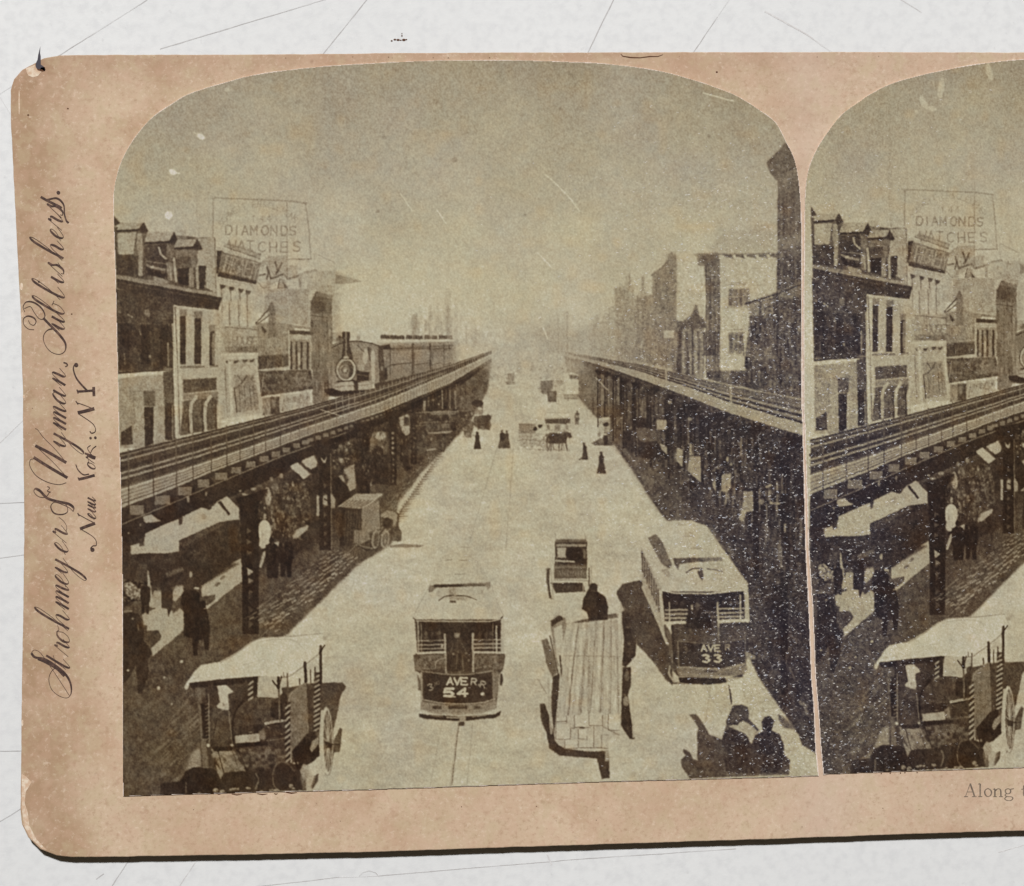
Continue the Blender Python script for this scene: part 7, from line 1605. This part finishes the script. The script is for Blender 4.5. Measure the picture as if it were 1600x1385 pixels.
def taper(n, w0, w1):
    return [w0 + (w1 - w0) * math.sin(math.pi * i / max(1, n - 1)) for i in range(n)]
def pen(ink, pts, down, thin=.9, thick=3.6, n=8):
    """pts in photo px; 'down' = unit vector of a down stroke: width follows direction like a nib"""
    c = catmull(pts, n); P2 = np.array(c); d = np.gradient(P2, axis=0); ln = np.hypot(d[:, 0], d[:, 1]) + 1e-9
    k = np.clip((d[:, 0] * down[0] + d[:, 1] * down[1]) / ln, 0, 1) ** 1.6
    w_ = thin + (thick - thin) * k
    w_ = np.convolve(np.pad(w_, 2, mode='edge'), np.ones(5) / 5, 'valid')
    ink.ribbon(c, w_)

script = Ink()
DOWN = (.875, .484)                      # down strokes of the sloped hand, in photo px
H_ = {
 'o': [[(.55, .95), (.2, .9), (0, .45), (.2, .02), (.55, .1), (.7, .5), (.55, .92), (.75, .8), (1.05, .9)]],
 'r': [[(-.15, .1), (.2, 1.12), (.25, .92), (.52, .95), (.5, .35), (.62, .02), (1.0, .5)]],
 'h': [[(-.2, .1), (.2, 1.2), (.42, 2.2), (.35, 2.62), (.15, 2.3), (.03, 1.2), (0, 0)], [(0, .1), (.3, .85), (.55, 1), (.65, .7), (.62, .2), (.8, 0), (1.15, .5)]],
 'm': [[(-.2, .3), (.02, 1), (.05, .6), (0, 0)], [(0, .1), (.3, .9), (.48, .95), (.5, .5), (.47, 0)], [(.47, .1), (.75, .9), (.95, .95), (.98, .6), (.95, 0)], [(.95, .1), (1.2, .9), (1.4, .95), (1.42, .4), (1.55, 0), (1.9, .5)]],
 'n': [[(-.2, .3), (.02, 1), (.05, .6), (0, 0)], [(0, .1), (.3, .9), (.52, .98), (.58, .5), (.6, .15), (.78, 0), (1.1, .45)]],
 'e': [[(-.15, .2), (.3, .5), (.45, .85), (.28, 1), (.06, .6), (.1, .15), (.35, 0), (.8, .45)]],
 'y': [[(-.2, .5), (0, 1), (-.02, .4), (.15, .05), (.5, .5), (.62, 1)], [(.62, 1), (.6, .2), (.5, -.9), (.3, -1.35), (.12, -1.15), (.35, -.4), (1.0, .4)]],
 'a': [[(.6, .85), (.35, 1), (.05, .65), (.03, .2), (.25, 0), (.6, .5), (.68, .98)], [(.68, .98), (.64, .3), (.78, 0), (1.15, .5)]],
 'u': [[(-.2, .4), (.02, 1), (0, .3), (.2, 0), (.55, .5), (.62, 1)], [(.62, 1), (.6, .3), (.75, 0), (1.05, .45)]],
 'b': [[(-.2, .3), (.2, 1.2), (.42, 2.1), (.35, 2.5), (.15, 2.2), (.03, 1), (.05, .3), (.28, 0), (.58, .35), (.55, .85), (.4, .95), (.8, .8)]],
 'l': [[(-.2, .3), (.2, 1.2), (.42, 2.1), (.35, 2.5), (.15, 2.2), (.03, 1), (.08, .1), (.3, 0), (.7, .5)]],
 'i': [[(-.15, .4), (.06, 1)], [(.06, 1), (.03, .3), (.2, 0), (.55, .5)]],
 's': [[(-.2, .1), (.28, 1.2), (.3, .9), (.48, .5), (.35, .05), (.05, .02), (-.02, .2)], [(.3, .0), (.7, .45)]],
 't': [[(-.15, .3), (.2, 1.8)], [(.2, 1.8), (.06, .4), (.2, 0), (.6, .5)], [(-.15, 1.1), (.5, 1.25)]],
}
def basex(y): return 109.5 + (y - 1080) * .0155       # base line of the imprint, leaning with the card
def hand(ch, y, xh=20.5, sx=1.0, ink=script, bx=basex, thin=.9, thick=3.5, shear=.5):
    for st in H_[ch]:
        pts = []
        for a, bb in st:
            u = (a * sx + shear * bb * 1.0) * xh; v = bb * xh
            pts.append((bx(y) - v, y - u))
        pen(ink, pts, DOWN, thin, thick)
zB = lambda q: [(x / 3.38, 690 + y / 3.38) for x, y in q]
zA = lambda q: [(x / 3.38, 290 + y / 3.38) for x, y in q]
S_ = [(300, 1190), (272, 1215), (258, 1255), (270, 1305), (305, 1340), (350, 1355), (374, 1335), (374, 1285), (350, 1235), (300, 1190), (235, 1150), (185, 1140), (165, 1118), (180, 1102), (208, 1112), (235, 1145), (290, 1225), (368, 1345)]
pen(script, zB(S_[:13]), (-.8, -.6), 1.0, 4.0); pen(script, zB(S_[12:]), (.9, .4), .8, 1.0)
pen(script, zB([(340, 1240), (300, 1200), (240, 1165), (200, 1148)]), (-.8, -.5), 1.2, 4.6)
for ch, zy, sx in (('t', 1205, .9), ('r', 1130, 1), ('o', 1072, .95), ('h', 990, 1), ('m', 885, .95), ('e', 765, 1), ('y', 700, 1), ('e', 595, 1), ('r', 530, 1)):
    hand(ch, 690 + zy / 3.38, 20.5, sx)
pen(script, zB([(348, 480), (352, 450), (335, 420), (310, 400)]), DOWN, .9, 1.2)
pen(script, zB([(250, 238), (262, 246), (250, 262), (268, 268)]), DOWN, 1, 1.6)
pen(script, zB([(262, 268), (240, 294), (205, 292), (180, 268), (186, 250), (212, 262), (250, 300), (310, 318), (362, 330), (388, 350), (386, 370)]), DOWN, 1.1, 4.2)
pen(script, zB([(386, 370), (365, 350), (320, 330), (285, 322), (268, 345), (285, 378), (325, 386), (356, 372), (352, 340), (330, 318)]), DOWN, 1.1, 2.4)
pen(script, zB([(178, 92), (160, 98), (158, 130), (190, 180), (250, 215), (310, 228), (350, 218)]), DOWN, .9, 1.2)
pen(script, zB([(178, 84), (250, 130), (356, 192)]), DOWN, 1.2, 4.6); pen(script, zB([(356, 192), (280, 110), (186, 22)]), DOWN, .9, 1.0)
pen(script, zB([(186, 22), (260, 60), (350, 112)]), DOWN, 1.2, 4.6); pen(script, zB([(350, 112), (290, 40), (230, -20), (200, -60), (186, -68)]), DOWN, .9, 1.2)
for ch, zy, sx in (('y', 1385, 1), ('m', 1290, .95), ('a', 1160, 1), ('n', 1055, 1)):
    hand(ch, 290 + zy / 3.38, 20, sx)
pen(script, zA([(335, 935), (350, 940), (356, 950), (344, 958)]), DOWN, 1.6, 2.4)
# P
pen(script, zA([(180, 762), (150, 758), (126, 735), (124, 705), (146, 690), (176, 698), (190, 718), (178, 738), (158, 730), (150, 712)]), DOWN, 1.1, 2.6)
pen(script, zA([(130, 668), (122, 640), (140, 615), (178, 618), (216, 645), (236, 680), (230, 705), (205, 702), (180, 670), (160, 640), (128, 650)]), DOWN, 1.1, 2.6)
pen(script, zA([(228, 700), (262, 735), (315, 790), (345, 835), (342, 875), (310, 892), (265, 876), (235, 835), (230, 795), (250, 765), (285, 755)]), (.75, .66), 1.1, 3.8)
for ch, zy, sx in (('u', 765, .95), ('b', 690, 1), ('l', 600, 1), ('i', 520, 1), ('s', 470, 1), ('h', 385, 1), ('e', 290, 1), ('r', 230, 1), ('s', 160, 1)):
    hand(ch, 290 + zy / 3.38, 20.0, sx)
pen(script, zA([(215, 60), (250, 80), (310, 110), (325, 120)]), DOWN, 1.4, 3.8)
pen(script, zA([(250, 75), (300, 68), (335, 100), (340, 150), (350, 185), (362, 198)]), DOWN, 1.6, 3.2)
script.blob(308 / 3.38, 290 + 38 / 3.38, 3.0)
script.blob(205 / 3.38, 290 + 508 / 3.38, 1.6)
# second line
def b2(y): return 149.5 + (y - 800) * .012
pen(script, zB([(492, 575), (478, 566), (490, 552), (508, 548), (505, 520), (480, 495), (424, 462)]), DOWN, 1.2, 1.8); script.blob(488 / 3.38, 690 + 572 / 3.38, 3.4)
pen(script, zB([(422, 462), (465, 445), (502, 432)]), (.9, -.3), 1.4, 4.8); pen(script, zB([(502, 432), (455, 408), (412, 384)]), DOWN, 1.2, 1.4); pen(script, zB([(410, 378), (418, 394)]), DOWN, 1.6, 2.0)
for ch, zy in (('e', 412), ('u', 375), ('u', 338), ('o', 150), ('r', 112)):
    hand(ch, 690 + zy / 3.38, 12.5, .85, script, b2, .9, 2.6, .45)
pen(script, zB([(400, 122), (412, 150), (440, 175), (470, 172)]), DOWN, 1.1, 2.0); pen(script, zB([(414, 200), (450, 192), (500, 178)]), (.95, -.3), 1.3, 4.0); pen(script, zB([(412, 190), (418, 205)]), DOWN, 1.6, 2.0)
pen(script, zB([(448, 62), (505, 84)]), DOWN, 1.3, 3.0); pen(script, zB([(480, 68), (462, 36), (478, 20)]), DOWN, 1.1, 1.5); pen(script, zB([(478, 60), (490, 38), (508, 24)]), DOWN, 1.1, 2.4)
script.blob(478 / 3.38, 290 + 1334 / 3.38, 2.0); script.blob(503 / 3.38, 290 + 1332 / 3.38, 2.2)
pen(script, zA([(474, 1298), (484, 1308), (502, 1300), (502, 1278), (480, 1250), (412, 1204)]), DOWN, 1.2, 1.8); pen(script, zA([(410, 1200), (455, 1190), (498, 1178)]), (.95, -.3), 1.4, 5.0); pen(script, zA([(498, 1182), (450, 1162), (402, 1146)]), DOWN, 1.1, 1.4); pen(script, zA([(400, 1138), (412, 1156)]), DOWN, 1.4, 1.8)
pen(script, zA([(404, 946), (390, 952), (388, 975), (402, 1015), (428, 1050), (462, 1085)]), DOWN, 1.4, 3.0); script.blob(402 / 3.38, 290 + 948 / 3.38, 3.4); pen(script, zA([(410, 1088), (450, 1086), (496, 1082)]), (.95, -.1), 1.3, 3.4); pen(script, zA([(494, 1064), (496, 1112)]), (0, 1), 2.0, 4.4); pen(script, zA([(406, 1078), (412, 1098)]), (0, 1), 1.4, 2.0)
o = script.build('publisher_imprint', M_ink, card)

# caption in upright roman type
cap = Ink()
zC = lambda q: [(1200 + x / 3.957, 1035 + y / 3.957) for x, y in q]
def bar(ink, q, w0, w1=None):
    pts = zC(q); n = len(pts); w1 = w0 if w1 is None else w1
    ink.ribbon(pts, [(w0 + (w1 - w0) * i / (n - 1)) / 3.957 for i in range(n)])
def curve(ink, q, wf): 
    c = catmull(zC(q), 8); P2 = np.array(c); d = np.gradient(P2, axis=0); ln = np.hypot(d[:, 0], d[:, 1]) + 1e-9
    ink.ribbon(c, (wf[0] + (wf[1] - wf[0]) * (np.abs(d[:, 1]) / ln) ** 1.5) / 3.957)
bar(cap, [(1222, 828), (1250, 752)], 4); bar(cap, [(1250, 750), (1277, 828)], 10); bar(cap, [(1232, 802), (1268, 802)], 4); bar(cap, [(1212, 831), (1236, 831)], 5); bar(cap, [(1262, 831), (1290, 831)], 5)
bar(cap, [(1312, 752), (1312, 830)], 9); bar(cap, [(1300, 754), (1312, 750)], 5); bar(cap, [(1300, 831), (1325, 831)], 5)
curve(cap, [(1360, 780), (1344, 790), (1340, 806), (1346, 822), (1360, 831), (1376, 822), (1382, 806), (1376, 790), (1360, 780)], (4, 9))
bar(cap, [(1403, 784), (1403, 830)], 9); bar(cap, [(1392, 786), (1403, 781)], 5); curve(cap, [(1405, 796), (1418, 784), (1432, 784), (1439, 796), (1440, 830)], (4, 9)); bar(cap, [(1392, 831), (1415, 831)], 5); bar(cap, [(1428, 831), (1452, 831)], 5)
curve(cap, [(1484, 781), (1470, 788), (1468, 800), (1476, 812), (1490, 812), (1500, 802), (1498, 788), (1484, 781)], (4, 8)); curve(cap, [(1476, 811), (1466, 822), (1478, 830), (1504, 832), (1514, 842), (1500, 855), (1478, 854), (1464, 844), (1474, 832)], (4, 7)); bar(cap, [(1499, 786), (1520, 781)], 6)
curve(cap, [(1582, 762), (1581, 790), (1582, 820), (1592, 830), (1602, 824)], (5, 9)); bar(cap, [(1566, 785), (1600, 783)], 5)
cap.build('caption_text', M_ink2, card)

# pen flick and stain at the upper left corner, scuffs, chip marks
mk = Ink()
z1 = lambda q: [(x / 3.957, y / 3.957) for x, y in q]
mk.shape(z1([(248, 330), (252, 350), (252, 400), (270, 412), (282, 430), (276, 442), (258, 430), (240, 436), (222, 418), (220, 396), (232, 370), (236, 340), (250, 285)]))
tipo = mk.build('pen_mark', M_pen, card)
mk = Ink(); mk.shape(z1([(255, 418), (278, 415), (280, 440), (262, 444), (240, 438)])); mk.shape(z1([(228, 425), (250, 430), (246, 440), (232, 436)]))
for (x, y, r) in ((1320, 119.5, 1.6), (1411, 157, 2.2), (1425, 149.8, 1.5)): mk.blob(x if x > 1400 else 1120, y if x > 1400 else 113, r)
for (x, y, r) in ((44, 180, 1.7), (106, 170, 1.5), (112, 491, 1.4)): mk.blob(x, y, r, 8, .8)
for i in range(26):
    x = rr.uniform(40, 1590); y = rr.choice([rr.uniform(1250, 1295), rr.uniform(88, 92)]) if x > 200 else rr.uniform(120, 1290)
    mk.blob(x, y, rr.uniform(.4, .9), 6)
mk.ribbon([(970, 85), (973, 88), (985, 90), (1000, 90.5), (1015, 88.5), (1028, 88.5), (1036, 85.5)], [.8, 1.4, 1.8, 1.4, 1.6, 1.2, .6])
for x0, x1, y in ((338, 346, 1240), (362, 378, 1241), (402, 418, 1240.5), (428, 434, 1240), (447, 464, 1238.5)):
    mk.ribbon([(x0, y), ((x0 + x1) / 2, y + 1.3), (x1, y + .2)], [1, 1.9, .8])
for x, y in ((1377, 1209), (1391, 1208.6), (1407, 1208.2), (1414, 1207.6), (1433, 1207.4)): mk.blob(x, y, 1.1, 6)
mk.build_each('rust_spot', M_brown, card)
sf = Ink()
sf.shape(z1([(160, 425), (215, 400), (220, 425), (255, 445), (235, 470), (205, 480), (175, 468), (165, 445)]))
sf.shape(z1([(133, 690), (160, 705), (196, 742), (176, 775), (160, 800), (150, 870), (175, 930), (190, 1010), (240, 1100), (290, 1165), (265, 1160), (190, 1090), (150, 1020), (134, 900)][:0] + [(134, 1725), (160, 1740), (196, 1777), (176, 1810), (160, 1835), (150, 1905), (170, 1965), (185, 2045), (225, 2130), (285, 2192), (262, 2188), (190, 2122), (150, 2052), (132, 1935)]) if False else [(x / 3.957, 1035 + y / 3.957) for x, y in [(134, 690), (160, 705), (196, 742), (176, 775), (160, 800), (152, 870), (172, 930), (182, 1010), (225, 1095), (288, 1160), (262, 1155), (190, 1086), (150, 1016), (134, 900)]])
for (x, y, a, bb) in ((33.5, 448, 2.5, 6), (35, 492, 2, 4), (37.5, 620, 2, 3), (35, 1130, 1.6, 5), (30, 160, 1.2, 20)):
    sf.blob(x, y, a, 9, bb / a)
sf.build_each('edge_scuff', M_scuff, card)

# brown fleck lying on the tabletop
fk = Ink(); fk.z = TABLE_Z + 4e-5
for (x, y, r, sy) in ((612, 64, 1.6, .7), (617, 62, 2.2, .6), (622, 62.5, 2.6, .6), (626, 63, 1.6, .5), (631, 62.5, 3, .6), (635, 62, 1.4, .6), (628, 56, 1.0, 1.6), (628, 52.5, .8, 1)):
    fk.blob(x, y, r, 8, sy)
o = fk.build('dirt_fleck', M_brown, None)
so = o.modifiers.new('thickness', 'SOLIDIFY'); so.thickness = 3e-5
o['label'] = 'tiny crumbly brown fleck of dirt on the white tabletop above the card'; o['category'] = 'fleck'
